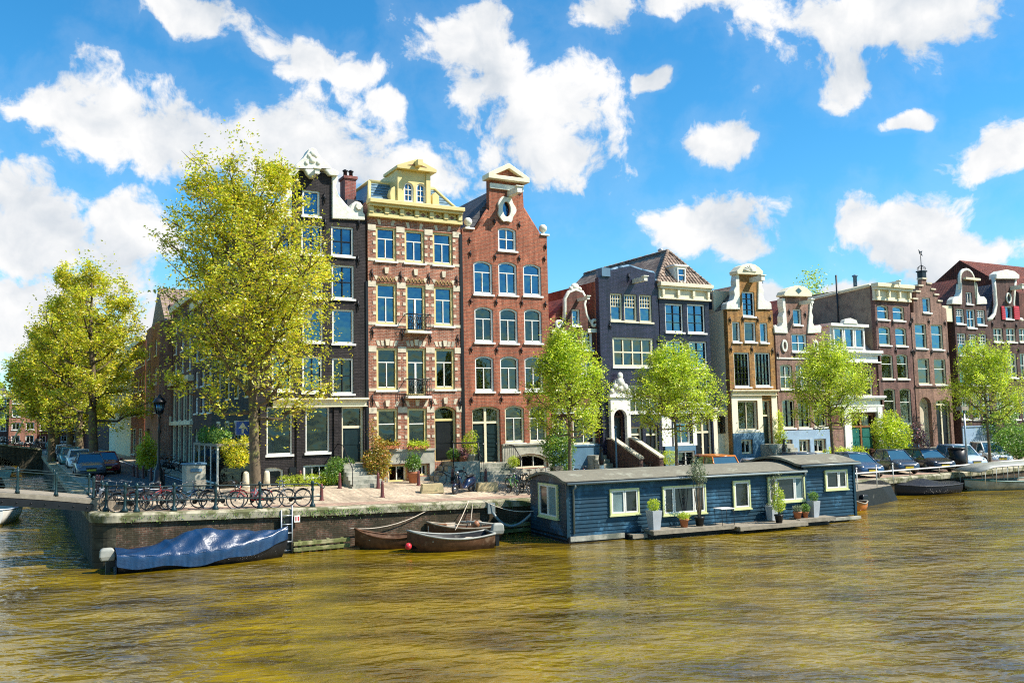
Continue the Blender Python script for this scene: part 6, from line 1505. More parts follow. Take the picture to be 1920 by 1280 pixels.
for n,c in (('car_navy',(.04,.08,.15)),('car_dark',(.03,.05,.08)),('car_black',(.015,.015,.018)),('car_silver',(.5,.6,.72)),('car_white',(.75,.77,.78)),('car_orange',(.55,.17,.02)),('car_bluegrey',(.1,.11,.13)),('car_red',(.3,.02,.02)),('car_teal',(.05,.2,.22))):
    M[n]=pm(n,c,.22,var=.06,spec=.8)
def carat(u,Y,rz,*a,**k):
    x=onY(u,880,Y).x; return car(*a[:4],Vector((x,Y,gz(x,Y))),R(rz),**k)
for (u,Y,rz,lab,pt,kw) in ((1604,38.2,-112,'navy blue hatchback nearest the houseboat end','car_navy',{}),(1678,38.5,-114,'small dark hatchback second from the houseboat','car_dark',dict(H=1.5,L=3.6,W=1.62)),(1736,38.7,-112,'black saloon third in the quayside row, beside the black bin','car_black',dict(L=4.4)),(1799,39.0,-115,'silver blue hatchback behind the round black bin','car_silver',dict(H=1.6,L=4.3)),(1855,40.3,-120,'white hatchback behind the rightmost tree trunk','car_white',dict(H=1.6,L=4.0))):
    x=onY(u,880,Y).x; car('parked_car',lab,'car',pt,Vector((x,Y,gz(x,Y))),R(rz),**kw)
x=onY(1348,850,37.8).x; car('parked_van','orange van with a big windscreen behind the houseboat roof','van','car_orange',Vector((x,37.8,gz(x,37.5))),R(-108),L=4.0,W=1.65,H=1.62,van=True,roofc='car_orange',nose=.95)
x=onY(1428,850,37.6).x; car('parked_car','pale blue car half hidden behind the houseboat roof','car','car_silver',Vector((x,37.6,gz(x,37.6)-.15)),R(-110),H=1.5)
x=onY(1506,850,38.0).x; car('parked_car','dark blue car showing only its roof behind the houseboat','car','car_bluegrey',Vector((x,38.0,gz(x,38.0))),R(-110),H=1.6)
CG2='cars parked along the side canal'
for i,(y,pt,lab) in enumerate(((61,'car_red','dark red hatchback nearest in the side canal row'),(62.5,'car_silver','pale blue car'),)): pass
for i,(x,y,rz,pt,lab) in enumerate(((3.9,63,-90,'car_bluegrey','dark blue grey car at the near end of the side canal row'),(5.0,66,-90,'car_red','dark red car beside the blue grey one in the side canal row'),(4.0,76,-90,'car_white','white car in the middle of the side canal row'),(3.8,84,-90,'car_teal','teal car farther along the side canal row'),(3.8,92,-90,'car_dark','dark car near the far end of the side canal row'),(3.9,101,-90,'car_silver','silver car last in the side canal row'))):
    car('parked_car',lab,'car',pt,Vector((x,y,.02)),R(rz),group=CG2)
# ---------------------------------------------------------------- boats
M['tarp']=pm('blue_tarpaulin',(.004,.028,.082),.33,var=.3,spec=.7,scale=1.3,bump=.4,bd=.12)
M['hullblack']=pm('black_hull',(.01,.01,.011),.5,var=.4,c2=(.16,.15,.12),c2amt=.0,scale=4,spec=.25)
M['hullwood']=pm('old_wood_hull',(.1,.045,.02),.6,var=.45,scale=5,c2=(.2,.13,.08),c2amt=.03,spec=.25)
M['blackcover']=pm('black_boat_cover',(.012,.014,.02),.45,var=.25,spec=.35,bump=.6,bd=.06)
M['lightgrey']=pm('outboard_grey',(.28,.28,.24),.5,var=.25)
M['hbblue']=pm('houseboat_blue',(.003,.03,.052),.42,var=.4,scale=3,spec=.4,c2=(.03,.1,.16),c2amt=.09)
M['hbroof']=pm('roof_felt',(.18,.162,.115),.95,var=.15,scale=6,bump=.5,c2=(.28,.27,.2),c2amt=.08)
M['limegreen']=pm('window_trim_yellow',(.6,.62,.3),.5,var=.08)
M['gutter']=pm('gutter_grey',(.2,.235,.23),.4,var=.1)
M['rope']=pm('mooring_rope',(.6,.5,.38),.9)
M['zinc']=pm('zinc_planter',(.38,.4,.42),.5,var=.12)
def wpos(u,v): p=onz(u,v,WZ); return Vector((p.x,p.y,WZ))
def hull(L,W,free,draft=.15,bow=.5,stern=.75,sheer=.25,n=14):
    """rings from stern (x=0) to bow (x=L)"""
    S=[]
    for i in range(n+1):
        t=i/n; 
        hw=W/2*min(1,(stern+(1-stern)*min(1,t/.35)))*(1-max(0,(t-.5)/.5)**2.2) if t<1 else .02
        hw=max(hw,.02); z=free+sheer*(abs(t-.35)/.65)**2 if t>.35 else free+sheer*.3*((.35-t)/.35)**2
        S.append((t*L,hw,z,max(0,(t-.8)/.2)))
    return S
def hull_mesh(S,draft=.1,thick=.05):
    b=MB(); out=[]
    for x,hw,z,k in S:
        out.append([(x,-hw,z),(x-.0,-hw*.97,z*.5),(x-k*.25,-hw*.72,-draft),(x-k*.25,hw*.72,-draft),(x,hw*.97,z*.5),(x,hw,z)])
    b.loft(out,closed=False,caps=False)
    f=out[0]; b.add(f,[tuple(range(6))])
    return b
def boat(name,label,loc,rz,L,W,free,mat,inside='deck',group=None,open_=True,sheer=.3,stern=.75,rim='deck',cat='boat'):
    o=empty(name,loc,rz,label,cat,group); S=hull(L,W,free,sheer=sheer,stern=stern)
    hull_mesh(S).obj('hull',mat,o)
    b=MB(); b.tube([(x,-hw,z) for x,hw,z,k in S],.04,6); b.tube([(x,hw,z) for x,hw,z,k in S],.04,6); b.tube([(0,-S[0][1],S[0][2]),(0,S[0][1],S[0][2])],.045,6); b.obj('gunwale',rim,o)
    if open_:
        b=MB(); ri=[]
        for x,hw,z,k in S: ri.append([(x,-hw+.04,z-.03),(x,-hw*.7,.12),(x,hw*.7,.12),(x,hw-.04,z-.03)])
        b.loft(ri,closed=False,caps=False); b.obj('inner_hull',inside,o)
        for t in (.25,.5,.75):
            i=int(t*14); x,hw,z,k=S[i]; b=MB(); b.box(x-.13,x+.13,-hw+.05,hw-.05,z-.18,z-.14); b.obj('thwart','deck',o)
    return o,S
def outboard(parent,x,z,mat='lightgrey'):
    b=MB(); b.loft([[(x-.45,-.12,z+.1),(x-.45,.12,z+.1),(x-.02,.12,z+.1),(x-.02,-.12,z+.1)],[(x-.5,-.15,z+.25),(x-.5,.15,z+.25),(x,.15,z+.25),(x,-.15,z+.25)],[(x-.48,-.13,z+.48),(x-.48,.13,z+.48),(x-.05,.13,z+.48),(x-.05,-.13,z+.48)],[(x-.4,-.08,z+.54),(x-.4,.08,z+.54),(x-.12,.08,z+.54),(x-.12,-.08,z+.54)]],smooth=False)
    o=b.obj('outboard_motor',mat,parent,bevel=.05); b=MB(); b.box(x-.3,x-.15,-.07,.07,z-.7,z+.12); b.box(x-.15,x+.1,-.1,.1,z-.1,z+.1); b.obj('motor_leg','blackpaint',o)
# blue tarp boat
A=wpos(222,1077); Bp=wpos(545,1047); d=Bp-A; L_=d.length; rz=math.atan2(d.y,d.x)
nrm_=Vector((-math.sin(rz),math.cos(rz),0)); c=A+nrm_*.68
o,S=boat('covered_boat','boat under a wrinkled shiny blue tarpaulin by the quay corner',c,rz,L_*1.01,1.4,.5,'hullblack',open_=False,sheer=.5,stern=.9,rim='tarp')
b=MB(); rings=[]; rg=random.Random(4)
n=84; K=34
sst=lambda e: max(0,min(1,e))**2*(3-2*max(0,min(1,e)))
ridge=lambda t: (.1+.62*sst((t-.06)/.42))*(1-.9*sst((t-.45)/.55))
for i in range(n+1):
    t=i/n; x=t*L_*1.01; idx=min(13,int(t*14)); f=t*14-idx; hw=S[idx][1]*(1-f)+S[idx+1][1]*f; z=S[idx][2]*(1-f)+S[idx+1][2]*f
    r=[]
    for k in range(K+1):
        s_=k/K*2-1
        if abs(s_)>.8:   # skirt hanging outside the gunwale
            e=(abs(s_)-.8)/.2; yy=math.copysign(hw+.05+.02*math.sin(x*11+e*2),s_); zz=z+.02-e*(.42+.06*math.sin(x*3.1))
            yy+=math.copysign(.03*e*math.sin(x*17+1),s_)
        else:
            q=s_/.8; yy=q*(hw+.045); prof=(1-abs(q)**1.5); zz=z+.03+ridge(t)*prof
            fold=.06*math.sin((x*2.6+abs(q)*2.2)*2.4)*prof*abs(q)*2+.02*math.sin(x*9+q*4)*prof; zz+=fold-.05*math.exp(-((t-.3)/.03)**2)*prof*.6-.05*math.exp(-((t-.6)/.04)**2)*prof
            for tc_ in (.26,.44): zz+=.06*math.exp(-((t-tc_-.05*abs(q))/.012)**2)*(.3+prof*.5)
        r.append((x-(.0 if t>0 else .06),yy,zz))
    rings.append(r)
b.loft(rings,closed=False,caps=False)
tp=b.obj('tarpaulin','tarp',o,sub=1); b=MB(); b.loft([[(-.06,y*S[0][1]*1.05,-.05),( -.06,y*S[0][1]*1.05,.45)] for y in (-1,-.5,0,.5,1)],closed=False,caps=False); b.obj('stern_skirt','tarp',tp)
outboard(o,-.05,.3)
# wooden rowboats
A=wpos(700,1033); 
def boat_px(name,label,us,vs_,ub,vb,W,free,mat,**k):
    A=wpos(us,vs_); B=wpos(ub,vb); d=B-A; rz=math.atan2(d.y,d.x); n_=Vector((-math.sin(rz),math.cos(rz),0))
    if n_.y<0: n_=-n_
    return boat(name,label,A+n_*W*(.22 if W<2 else .5),rz,d.length,W,free,mat,**k)+(rz,)
o,S,rz=boat_px('rowing_boat','old brown wooden rowboat moored behind the pale rimmed workboat, bow to the left',785,1026,664,1030,1.35,.42,'hullwood',sheer=.35,inside='hullwood',rim='hullwood')
o,S,rz=boat_px('rowing_boat','dark wooden open workboat with pale rim and grey outboard motor, bow to the left',925,1026,768,1037,1.7,.46,'hullwood',sheer=.35,inside='hullblack',rim='lightgrey')
outboard(o,-.05,.35); b=MB(); b.ball((3.4,.62,.3),.13,10); b.obj('fender_buoy','redpaint',o)
b=MB()
for k in range(9): b.tube([(1.0+.25*math.cos(a+k),.1+.2*math.sin(a*1.3+k),.22+.02*k) for a in [0,.7,1.4,2.1,2.8,3.5]],.02,5)
b.obj('coiled_rope','rope',o)
o,S,rz=boat_px('rowing_boat','cluttered wooden dinghy filled with gear, against the canal wall behind the workboat',940,1010,800,1014,1.2,.5,'hullwood',sheer=.25,inside='hullwood')
rg=random.Random(9)
for k in range(9):
    x=rg.uniform(.8,3.6); y=rg.uniform(-.3,.3); b=MB(); q=rg.random()
    if q<.5: b.box(x-.2,x+.2,y-.12,y+.12,.25,.55+rg.random()*.15)
    elif q<.8: b.ball((x,y,.6),.16,8)
    else: b.tube([(x-.5,y,.6),(x+.6,y+.1,.75)],.04,6)
    b.obj('boat_gear',['rope','lightgrey','wood','deck'][k%4],o)
# houseboat --------------------------------------------------------
A=wpos(1065,1018); A=Vector((19.1,30.35,WZ)); B2=Vector((33.46,28.85,WZ)); d=B2-A; rz=math.atan2(d.y,d.x); HL=d.length+.3
hb=empty('houseboat',A,rz,'long blue clapboard houseboat with flat grey roof and yellow trimmed windows','houseboat')
HM=Matrix.Translation(A)@Matrix.Rotation(rz,4,'Z'); HI=HM.inverted(); nF=Vector((math.sin(rz),-math.cos(rz),0)); nE=Vector((-math.cos(rz),-math.sin(rz),0))
def hF(u,v,off=0): p=HI@hit(u,v,A+nF*off,nF); return p
def hE(u,v): return HI@hit(u,v,A,nE)
WD=3.55; xS=hF(1508,900).x; zt=hF(1300,891).z; 
zroof=(hF(1065,912).z+hF(1480,880).z)/2; ztall=hF(1550,871).z
zroof=max(zroof,2.2)
b=MB(); nb=14
def boards(b,x0,x1,y,z0,z1,n,face):
    h_=(z1-z0)/n
    for i in range(n):
        za=z0+i*h_; zb_=za+h_
        if face=='F': b.add([(x0,y-.035,za),(x1,y-.035,za),(x1,y,zb_),(x0,y,zb_),(x0,y,za),(x1,y,za)],[(0,1,2,3),(0,4,5,1)])
        elif face=='L': b.add([(y-.035,x1,za),(y-.035,x0,za),(y,x0,zb_),(y,x1,zb_),(y,x0,za),(y,x1,za)],[(0,1,2,3),(1,4,5,0)])
        elif face=='R': b.add([(y+.035,x0,za),(y+.035,x1,za),(y,x1,zb_),(y,x0,zb_)],[(0,1,2,3)])
boards(b,0.0,xS,0,.25,zroof,13,'F'); boards(b,xS,HL,0,.25,ztall,15,'F'); boards(b,0,WD,0,-.05,zroof,15,'L'); boards(b,0,WD,HL,.25,ztall,14,'R')
b.add([(0,WD,0),(HL,WD,0),(HL,WD,zroof),(0,WD,zroof)],[(0,3,2,1)]); b.add([(xS,0,zroof-.1),(xS,WD,zroof-.1),(xS,WD,ztall),(xS,0,ztall)],[(0,1,2,3)])
# curved gable ends
def arcz(y,base,rise=.3): return base+rise*(1-((y-WD/2)/(WD/2))**2)
for (xx,base) in ((0,zroof),(xS+.0,ztall),(HL,ztall)):
    pts=[(WD*k/12,arcz(WD*k/12,base-.02)) for k in range(13)]
    b.prism(pts+[(WD,base-.15),(0,base-.15)],xx+.001,xx+.02,axis='x')
b.obj('cabin','hbblue',hb)
for x in (0.0,xS,HL): b=MB(); b.box(x-.06,x+.06,-.06,.02,.2,(zroof if x<xS else ztall)); b.obj('corner_board','hbblue',hb)
def roofm(x0,x1,base,name='roof'):
    b=MB(); n=14; rings=[]
    for x in (x0,x1):
        top=[(x,y,arcz(max(0,min(WD,y)),base)+.1) for y in [-.22+(WD+.44)*k/n for k in range(n+1)]]
        bot=[(x,y,arcz(max(0,min(WD,y)),base)+.0) for y in [WD+.22-(WD+.44)*k/n for k in range(n+1)]]
        rings.append(top+bot)
    b.loft(rings,smooth=False); r=b.obj(name,'hbroof',hb); 
    b=MB(); b.box(x0,x1,-.25,-.222,base+.0,base+.09); b.box(x0-.03,x0-.002,-.2,WD+.2,base-.06,base+.06) if False else None; b.obj('roof_edge','blackpaint',r)
    b=MB(); b.tube([(x0+.05,-.28,base+.0),(x1-.05,-.28,base+.02)],.05,8); b.obj('gutter','gutter',r)
roofm(-.15,xS-.01,zroof); roofm(xS-.4,HL+.25,ztall)
for x in (.25,xS-.15):
    b=MB(); b.tube([(x,-.28,zroof),(x,-.25,zroof-.15),(x,-.07,zroof-.25),(x,-.07,.35)],.04,7); b.obj('downpipe','gutter',hb)
b=MB(); b.box(-.02,xS+2.4,-.1,WD+.05,-.6,.24); b.obj('hull','hullblack',hb)
b=MB(); b.box(.05,2.5,-.13,-.104,.06,.26); b.obj('hull_edge','plinth',hb); b=MB(); b.box(HL-1.9,HL+.05,-.3,-.104,.08,.2); b.obj('hull_edge','plinth',hb)
def hwin(u0,v0,u1,v1,split,curt=None,end=False,name='window'):
    if end:
        a=hE(u0,(v0+v1)/2); c=hE(u1,(v0+v1)/2); z1=hE((u0+u1)/2,v0).z; z0=hE((u0+u1)/2,v1).z; ya,yb=a.y,c.y
        if ya>yb: ya,yb=yb,ya
        T=lambda a0,a1,d0,d1,za,zb_:(-d1,-d0,a0,a1,za,zb_)
        x0,x1=ya,yb
        split=[1-s_ for s_ in split][::-1]
    else:
        a=hF(u0,(v0+v1)/2); c=hF(u1,(v0+v1)/2); z1=hF((u0+u1)/2,v0).z; z0=hF((u0+u1)/2,v1).z; x0,x1=a.x,c.x
        T=lambda a0,a1,d0,d1,za,zb_:(a0,a1,-d1,-d0,za,zb_)
    W_=x1-x0; b=MB(); t=.07
    for (p,q,r_,s_) in ((x0,x1,z0,z0+t),(x0,x1,z1-t,z1),(x0,x0+t,z0+t,z1-t),(x1-t,x1,z0+t,z1-t)): b.box(*T(p,q,.0,.1,r_,s_))
    b.box(*T(x0-.04,x1+.04,.0,.14,z0-.05,z0-.001)); fo=b.obj(name,'limegreen',hb)
    xs_=[x0+t]+[x0+W_*s_ for s_ in split]+[x1-t]
    for i in range(len(xs_)-1):
        p,q=xs_[i]+.01,xs_[i+1]-.01; f=.055; b=MB()
        for (a_,b__,r_,s_) in ((p,q,z0+t,z0+t+f),(p,q,z1-t-f,z1-t),(p,p+f,z0+t+f,z1-t-f),(q-f,q,z0+t+f,z1-t-f)): b.box(*T(a_,b__,.02,.085,r_,s_))
        sash=b.obj('sash','white',fo); b=MB(); b.box(*T(p+f,q-f,.03,.04,z0+t+f,z1-t-f)); b.obj('pane','hbglass',fo)
        if curt and i in curt:
            b=MB(); m=10
            for k in range(m):
                xa=p+f+(q-p-2*f)*k/m; b.box(*T(xa,xa+(q-p-2*f)/m*.6,.041,.05,z0+t+f,z1-t-f))
            b.obj('curtain','curtain2',fo)
M['hbglass']=pm('houseboat_glass',(.018,.022,.025),.06,var=.2,spec=.8); M['curtain2']=pm('green_curtain',(.25,.36,.36),.8,var=.1)
hwin(1013,906,1048,969,[.5],curt=[0],end=True)
hwin(1142,915,1197,964,[.5],curt=[0]); hwin(1241,909,1322,963,[.25,.72]); hwin(1373,900,1405,953,[]); hwin(1438,892,1507,940,[.22,.72],curt=[2]); hwin(1545,880,1587,917,[.6])
# deck gangway
def hfz(u,v,z): 
    p=HI@onz(u,v,WZ+z); return p
dk=empty('jetty',HM@Vector((0,0,0)),rz,'weathered plank walkway floating along the houseboat front','jetty')
xa=hF(1200,985).x; xm=hF(1350,975).x; xn=hF(1475,968).x; xo=HL
for (x0,x1,y0,y1,z) in ((2.6,xa,-.55,-.12,.22),(xa,xm,-1.0,-.12,.36),(xm,xn,-1.35,-.12,.3),(xn,HL-1.9,-.8,-.12,.34)):
    b=MB(); n=max(3,int((y1-y0)/.17))
    for k in range(n): ya=y0+(y1-y0)*k/n; b.box(x0+.01,x1-.01,ya+.01,ya+(y1-y0)/n-.01,z-.05,z)
    b.box(x0+.01,x1-.01,y0-.03,y0+.0,z-.16,z-.01); b.box(x0+.1,x0+.2,y0+.02,y1,z-.2,z-.052); b.box(x1-.2,x1-.1,y0+.02,y1,z-.2,z-.052); b.obj('deck_section','deck',dk)
b=MB(); b.box(2.6,HL-2,-.5,-.13,-.3,.1); b.obj('float','hullblack',dk)
def on_deck(u,y,z): 
    p=hF(u,960,-y if False else 0); 
    q=HI@hit(u,960,HM@Vector((0,y,0)),nF); return HM@Vector((q.x,y,z))
PG='plants in planters on the houseboat walkway'
shrub('planter','clipped ball bush in the leftmost tall zinc planter','planter',on_deck(1226,-.6,.36),[(0,0,.98,.25,.24)],1500,.045,'leaf_lime',81,pot=(.24,.76,'zinc',True),group=PG)
shrub('planter','small leafy plant in a terracotta pot under the wide houseboat window','potted plant',on_deck(1282,-.6,.36),[(0,0,.42,.22,.16)],700,.05,'leaf_lime',82,pot=(.21,.34,'terracotta',False),group=PG)
shrub('potted_olive_tree','slender olive tree in a dark pot before the wide houseboat window','potted tree',on_deck(1311,-.6,.36),[(0,0,2.25,.3,.45),(.1,0,2.0,.28,.3),(-.1,0,2.5,.2,.35),(-.3,0,2.2,.2,.15),(.3,0,2.15,.2,.15)],1600,.06,'leaf_olive',83,pot=(.22,.38,'blackpaint',False),group=PG)
shrub('planter','large white planter with pale leaves, left of the tall shrub','planter',on_deck(1448,-.4,.34),[(0,0,.65,.2,.12)],300,.05,'leaf_olive',84,pot=(.22,.62,'zinc',True),group=PG)
shrub('planter','tall yellow green shrub in a black pot at the walkway edge','potted plant',on_deck(1460,-1.1,.3),[(0,0,.75,.26,.3),(.05,0,1.15,.22,.25),(-.05,0,1.5,.12,.2)],1500,.06,'leaf_lime',85,pot=(.2,.36,'blackpaint',False),group=PG)
shrub('planter','white flowering plant in a terracotta pot','potted plant',on_deck(1495,-.5,.34),[(0,0,.42,.2,.14)],500,.05,'leaf_olive',86,pot=(.2,.3,'terracotta',False),group=PG)
shrub('planter','round bush in a terracotta pot beside the rightmost planter','potted plant',on_deck(1510,-.5,.34),[(0,0,.42,.2,.18)],800,.045,'leaf_green',87,pot=(.15,.26,'terracotta',False),group=PG)
shrub('planter','clipped ball bush in the rightmost tall zinc planter','planter',on_deck(1526,-.4,.34),[(0,0,.9,.21,.2)],1100,.045,'leaf_green',88,pot=(.21,.7,'zinc',True),group=PG)
shrub('climbing_plant','sparse climbing plant over the right houseboat windows','plant',HM@Vector((hF(1443,900).x,-.2,.4)),[(0,0,1.6,.15,.25),(.1,0,1.85,.3,.12),(-.1,0,1.2,.12,.4)],350,.06,'leaf_olive',89)
p=on_deck(1358,-.75,.3); o=empty('table',p,rz,'small white folding table on the houseboat walkway','table')
b=MB(); b.box(-.35,.35,-.3,.3,.72,.75); b.obj('table_top','white',o)
for sx in (-1,1): 
    for sy in (-1,1): b=MB(); b.tube([(sx*.3,sy*.25,0),(sx*.3,sy*.25,.72)],.012,5); b.obj('leg','iron',o)
# dinghy at the houseboat end
o,S,r_=boat_px('dinghy','small orange and grey dinghy with motor at the right end of the houseboat',1622,955,1596,958,1.2,.35,'car_orange',inside='wood'); outboard(o,-.05,.2,'blackpaint')
# arm pipe from the quay
a=onY(922,960,34.6); c=HM@Vector((.1,3.7,.9)); b=MB(); b.tube([a.lerp(c,t/12)-Vector((0,.1,2.2*(t/12)*(1-t/12)*(1.3-t/12*.5))) for t in range(13)],.06,8); b.box(a.x-.2,a.x+.15,a.y-.05,a.y+.05,a.z-.05,a.z+.4); tag(b.obj('sewer_hose','gutter'),'thick grey green hose sagging from canal wall to houseboat','hose')
def rope(p,q,sag,label,r=.018):
    b=MB(); b.tube([p.lerp(q,t/10)-Vector((0,0,sag*4*(t/10)*(1-t/10))) for t in range(11)],r,5); tag(b.obj('mooring_rope','rope'),label,'rope','mooring ropes')
qz_=lambda u:Vector((onY(u,940,34.75).x,34.72,quay_z(onY(u,940,34.75).x)+.02))
rope(qz_(825),wpos(668,1030)+Vector((0,.7,.75)),.35,'long slack rope from the quay to the brown rowboat bow')
rope(qz_(878),wpos(868,1020)+Vector((0,.7,.5)),.05,'left of two taut ropes dropping from the quay to the workboat')
rope(qz_(886),wpos(900,1012)+Vector((0,.9,.5)),.05,'right of two taut ropes dropping from the quay to the workboat')
rope(qz_(905),HM@Vector((.05,3.2,1.0)),.2,'pale rope from the quay to the houseboat bow')
# barge, covered boat, canopy boat on the right
o=empty('barge',wpos(1600,952)+Vector((0,0,0)),0,'flat black barge with brown deck beyond the houseboat','barge')
A=wpos(1600,955); B=wpos(1690,936); d=B-A; r_=math.atan2(d.y,d.x); o.location=A; o.rotation_euler.z=r_; LL=d.length; WW=2.6
b=MB(); b.loft([[(x,-e,.85+up),(x-.1*k,0,-.2),(x-.1*k,WW,-.2),(x,WW+e,.85+up)] for x,e,up,k in ((-2.2,0,0,0),(LL*.6,0,.02,0),(LL*.85,-.2,.1,1),(LL,-1.1,.2,3))],closed=True,smooth=False); b.obj('hull','hullblack',o)
b=MB(); 
for k in range(16): x=-2.1+k*(LL*.8+2.1)/16; b.box(x,x+(LL*.8+2.1)/16-.02,.05,WW-.05,.87,.92)
b.obj('barge_deck','deck',o)
for k,x in enumerate((-1.5,1.0,3.6,LL-.6)):
    b=MB(); b.tube([(x,.15,.9),(x,.15,2.0)],.03,6); b.ball((x,.15,2.02),.05,6); b.obj('stanchion','white',o)
b=MB(); b.tube([(LL,WW/2,.9),(LL+.2,WW/2,.3),(LL+.1,WW/2,-.1)],.05,6); b.ball((LL+.25,WW/2-.5,-.0),.2,8); b.obj('anchor_gear','lightgrey',o)
o,S,r_=boat_px('covered_boat','low black covered boat moored between the barge and the canopy boat',1814,924,1692,931,2.3,.5,'blackcover',open_=False,sheer=.15,rim='blackcover')
b=MB(); rings=[]
for i,(x,hw,z,k) in enumerate(S):
    t=i/14; rings.append([(x,hw*q,z+.03+(.3*math.exp(-((t-.5)/.22)**2)+.08)*(1-abs(q)**1.6)+.03*math.sin(i*2.1+q*3)*(1-abs(q))) for q in [k_/5-1 for k_ in range(11)]])
b.loft(rings,closed=False,caps=False); b.obj('boat_cover','blackcover',o,sub=1)
o,S,r_=boat_px('canopy_boat','green and white tour boat with pale canopy at the right edge',1990,914,1838,922,2.4,.5,'plinth',inside='deck',sheer=.2,rim='green_panel')
b=MB(); LX=S[-1][0]; b.loft([[(x,-1.15,1.5-dz),(x,-.6,1.64-dz),(x,.6,1.64-dz),(x,1.15,1.5-dz),(x,1.15,1.45-dz),(x,-1.15,1.45-dz)] for x,dz in ((.3,0),(LX*.5,0),(LX*.8,.05),(LX*.98,.3))]); cn=b.obj('canopy','lightgrey',o)
b=MB()
for k in range(7):
    x=.5+k*(LX*.9-.5)/6
    for s_ in (-1,1): b.tube([(x,s_*.98,.45),(x,s_*1.05,1.47 if k<6 else 1.25)],.022,5)
b.obj('canopy_frame','white',o)
o2=[(wpos(1830,920)+Vector((0,0,.9)),Vector((onY(1800,890,35.9).x,quay_y(54)-.05,-.95)),'upper of two pale ropes from the quay to the canopy boat'),]
rope(o2[0][1],o2[0][0],.05,'rope from the quay to the canopy boat bow')
b=MB(); A=wpos(1815,918); b.loft([[(0,-.4,.35),(0,-.3,0),(0,.3,0),(0,.4,.35)],[(1.6,-.5,.35),(1.6,-.4,0),(1.6,.4,0),(1.6,.5,.35)],[(2.6,-.1,.5),(2.5,-.05,.2),(2.5,.05,.2),(2.6,.1,.5)]],smooth=False); tag(b.obj('rowing_boat','hullwood',None,A+Vector((-.6,1.0,0)),rotz=R(5)),'small reddish dinghy tucked between the black boat and canopy boat','boat')
# boats at the left edge
A=onY(20,950,30); 
p=wpos(12,985); o,S=boat('motor_boat','white and blue motorboat cut off by the left edge',p+Vector((-.9,0,0)),R(80),6.5,2.0,.75,'white',inside='deck',sheer=.3,rim='car_silver')
b=MB(); b.loft([[(2.0,-.8,.7),(2.0,-.6,1.3),(2.0,.6,1.3),(2.0,.8,.7)],[(4.0,-.8,.75),(3.5,-.6,1.35),(3.5,.6,1.35),(4.0,.8,.75)]],smooth=False); b.obj('windscreen','carglass',o)
p=wpos(8,925); b=MB(); 
b.loft([[(x,-hw,.3),(x,-hw*.7,.9*h_),(x,hw*.7,.9*h_),(x,hw,.3)] for x,hw,h_ in ((0,.8,.8),(1.5,1.1,1.4),(4,1.1,1.3),(6,.6,.8))]); o=b.obj('covered_boat','blackcover',None,p+Vector((-1.2,0,0)),rotz=R(88)); tag(o,'dark covered boat seen through the footbridge railing at the left edge','boat')
p=wpos(30,866); o,S=boat('motor_boat','teal boat under the arch of the far bridge',Vector((-1.5,108,WZ)),R(90),7,2.2,.8,'car_teal',sheer=.2)
# ---------------------------------------------------------------- far bridge bicycles and people
FG='bicycles standing on the far bridge'
rg=random.Random(5)
for i in range(12):
    k='BSUB'[i%4]; x=-3.0+i*.55
    o=place(PR[k],stt[k],Vector((x-1.2,118.6,1.35 if x<.5 else .9)),R(rg.uniform(-20,20)),'bicycle on the far bridge parapet, one of the dense row',FG)
def person(label,loc,rz,shirt,legs='car_navy',H=1.72,stride=.25):
    root=empty('person',loc,rz,label,'person'); k=H/1.75
    me=bpy.data.meshes.new('body'); J=[(0,0,.95),(0,0,1.2),(0,0,1.42),(0,0,1.52),(0,.02,1.66),(.09,0,.9),(.1,-stride,.5),(.1,-stride*1.2,.08),(.1,-stride*1.2-.14,.04),(-.09,0,.9),(-.1,stride*.4,.5),(-.1,stride*1.2,.1),(-.1,stride*1.2-.14,.04),(.19,0,1.4),(.24,.05,1.12),(.24,-.08,.88),(-.19,0,1.4),(-.24,-.05,1.12),(-.24,-.15,.9)]
    E_=[(0,1),(1,2),(2,3),(3,4),(0,5),(5,6),(6,7),(7,8),(0,9),(9,10),(10,11),(11,12),(2,13),(13,14),(14,15),(2,16),(16,17),(17,18)]
    me.from_pydata([(x*k,y*k,z*k) for x,y,z in J],E_,[]); o=bpy.data.objects.new('body',me); COL.objects.link(o); o.parent=root
    sk=o.modifiers.new('skin','SKIN'); rad=[.14,.13,.14,.055,.095,.09,.06,.04,.035,.09,.06,.04,.035,.06,.042,.03,.06,.042,.03]
    for i,r in enumerate(rad): me.skin_vertices[0].data[i].radius=(r*k,r*k)
    me.skin_vertices[0].data[0].use_root=True
    sb_=o.modifiers.new('s','SUBSURF'); sb_.levels=1; sb_.render_levels=1; me.materials.append(M[shirt])
    b=MB(); b.ball((0,.03*k,1.7*k),.1*k,10,(1,1.1,.9)); b.obj('hair','bark',root)
    return root
for i,(x,y,c) in enumerate(((2.8,114,'car_teal'),(3.4,113,'car_dark'),(4.2,110,'car_navy'))):
    person(['person in a teal jacket walking off the far bridge','person in black beside the teal jacketed one near the far bridge','person in dark blue following near the far bridge'][i],Vector((x,y,.1 if x>2.5 else .8)),R(20*i),c)
x=onY(1466,850,41.6).x; person('person in dark clothes standing by the steps between the ochre and mauve houses',Vector((x,41.4,gz(x,41.4))),R(-150),'blackpaint',stride=.05)
# flag mast leaning on the far bridge
b=MB(); p=onY(22,832,117.5); q_=onY(45,785,117.5); b.tube([p,q_],[.14,.08],6); tag(b.obj('leaning_mast','cream'),'pale leaning mast on the far bridge','mast')
SKYTINT=(.8,1.1,1.18); CLOUD=.6; EXPO=.75
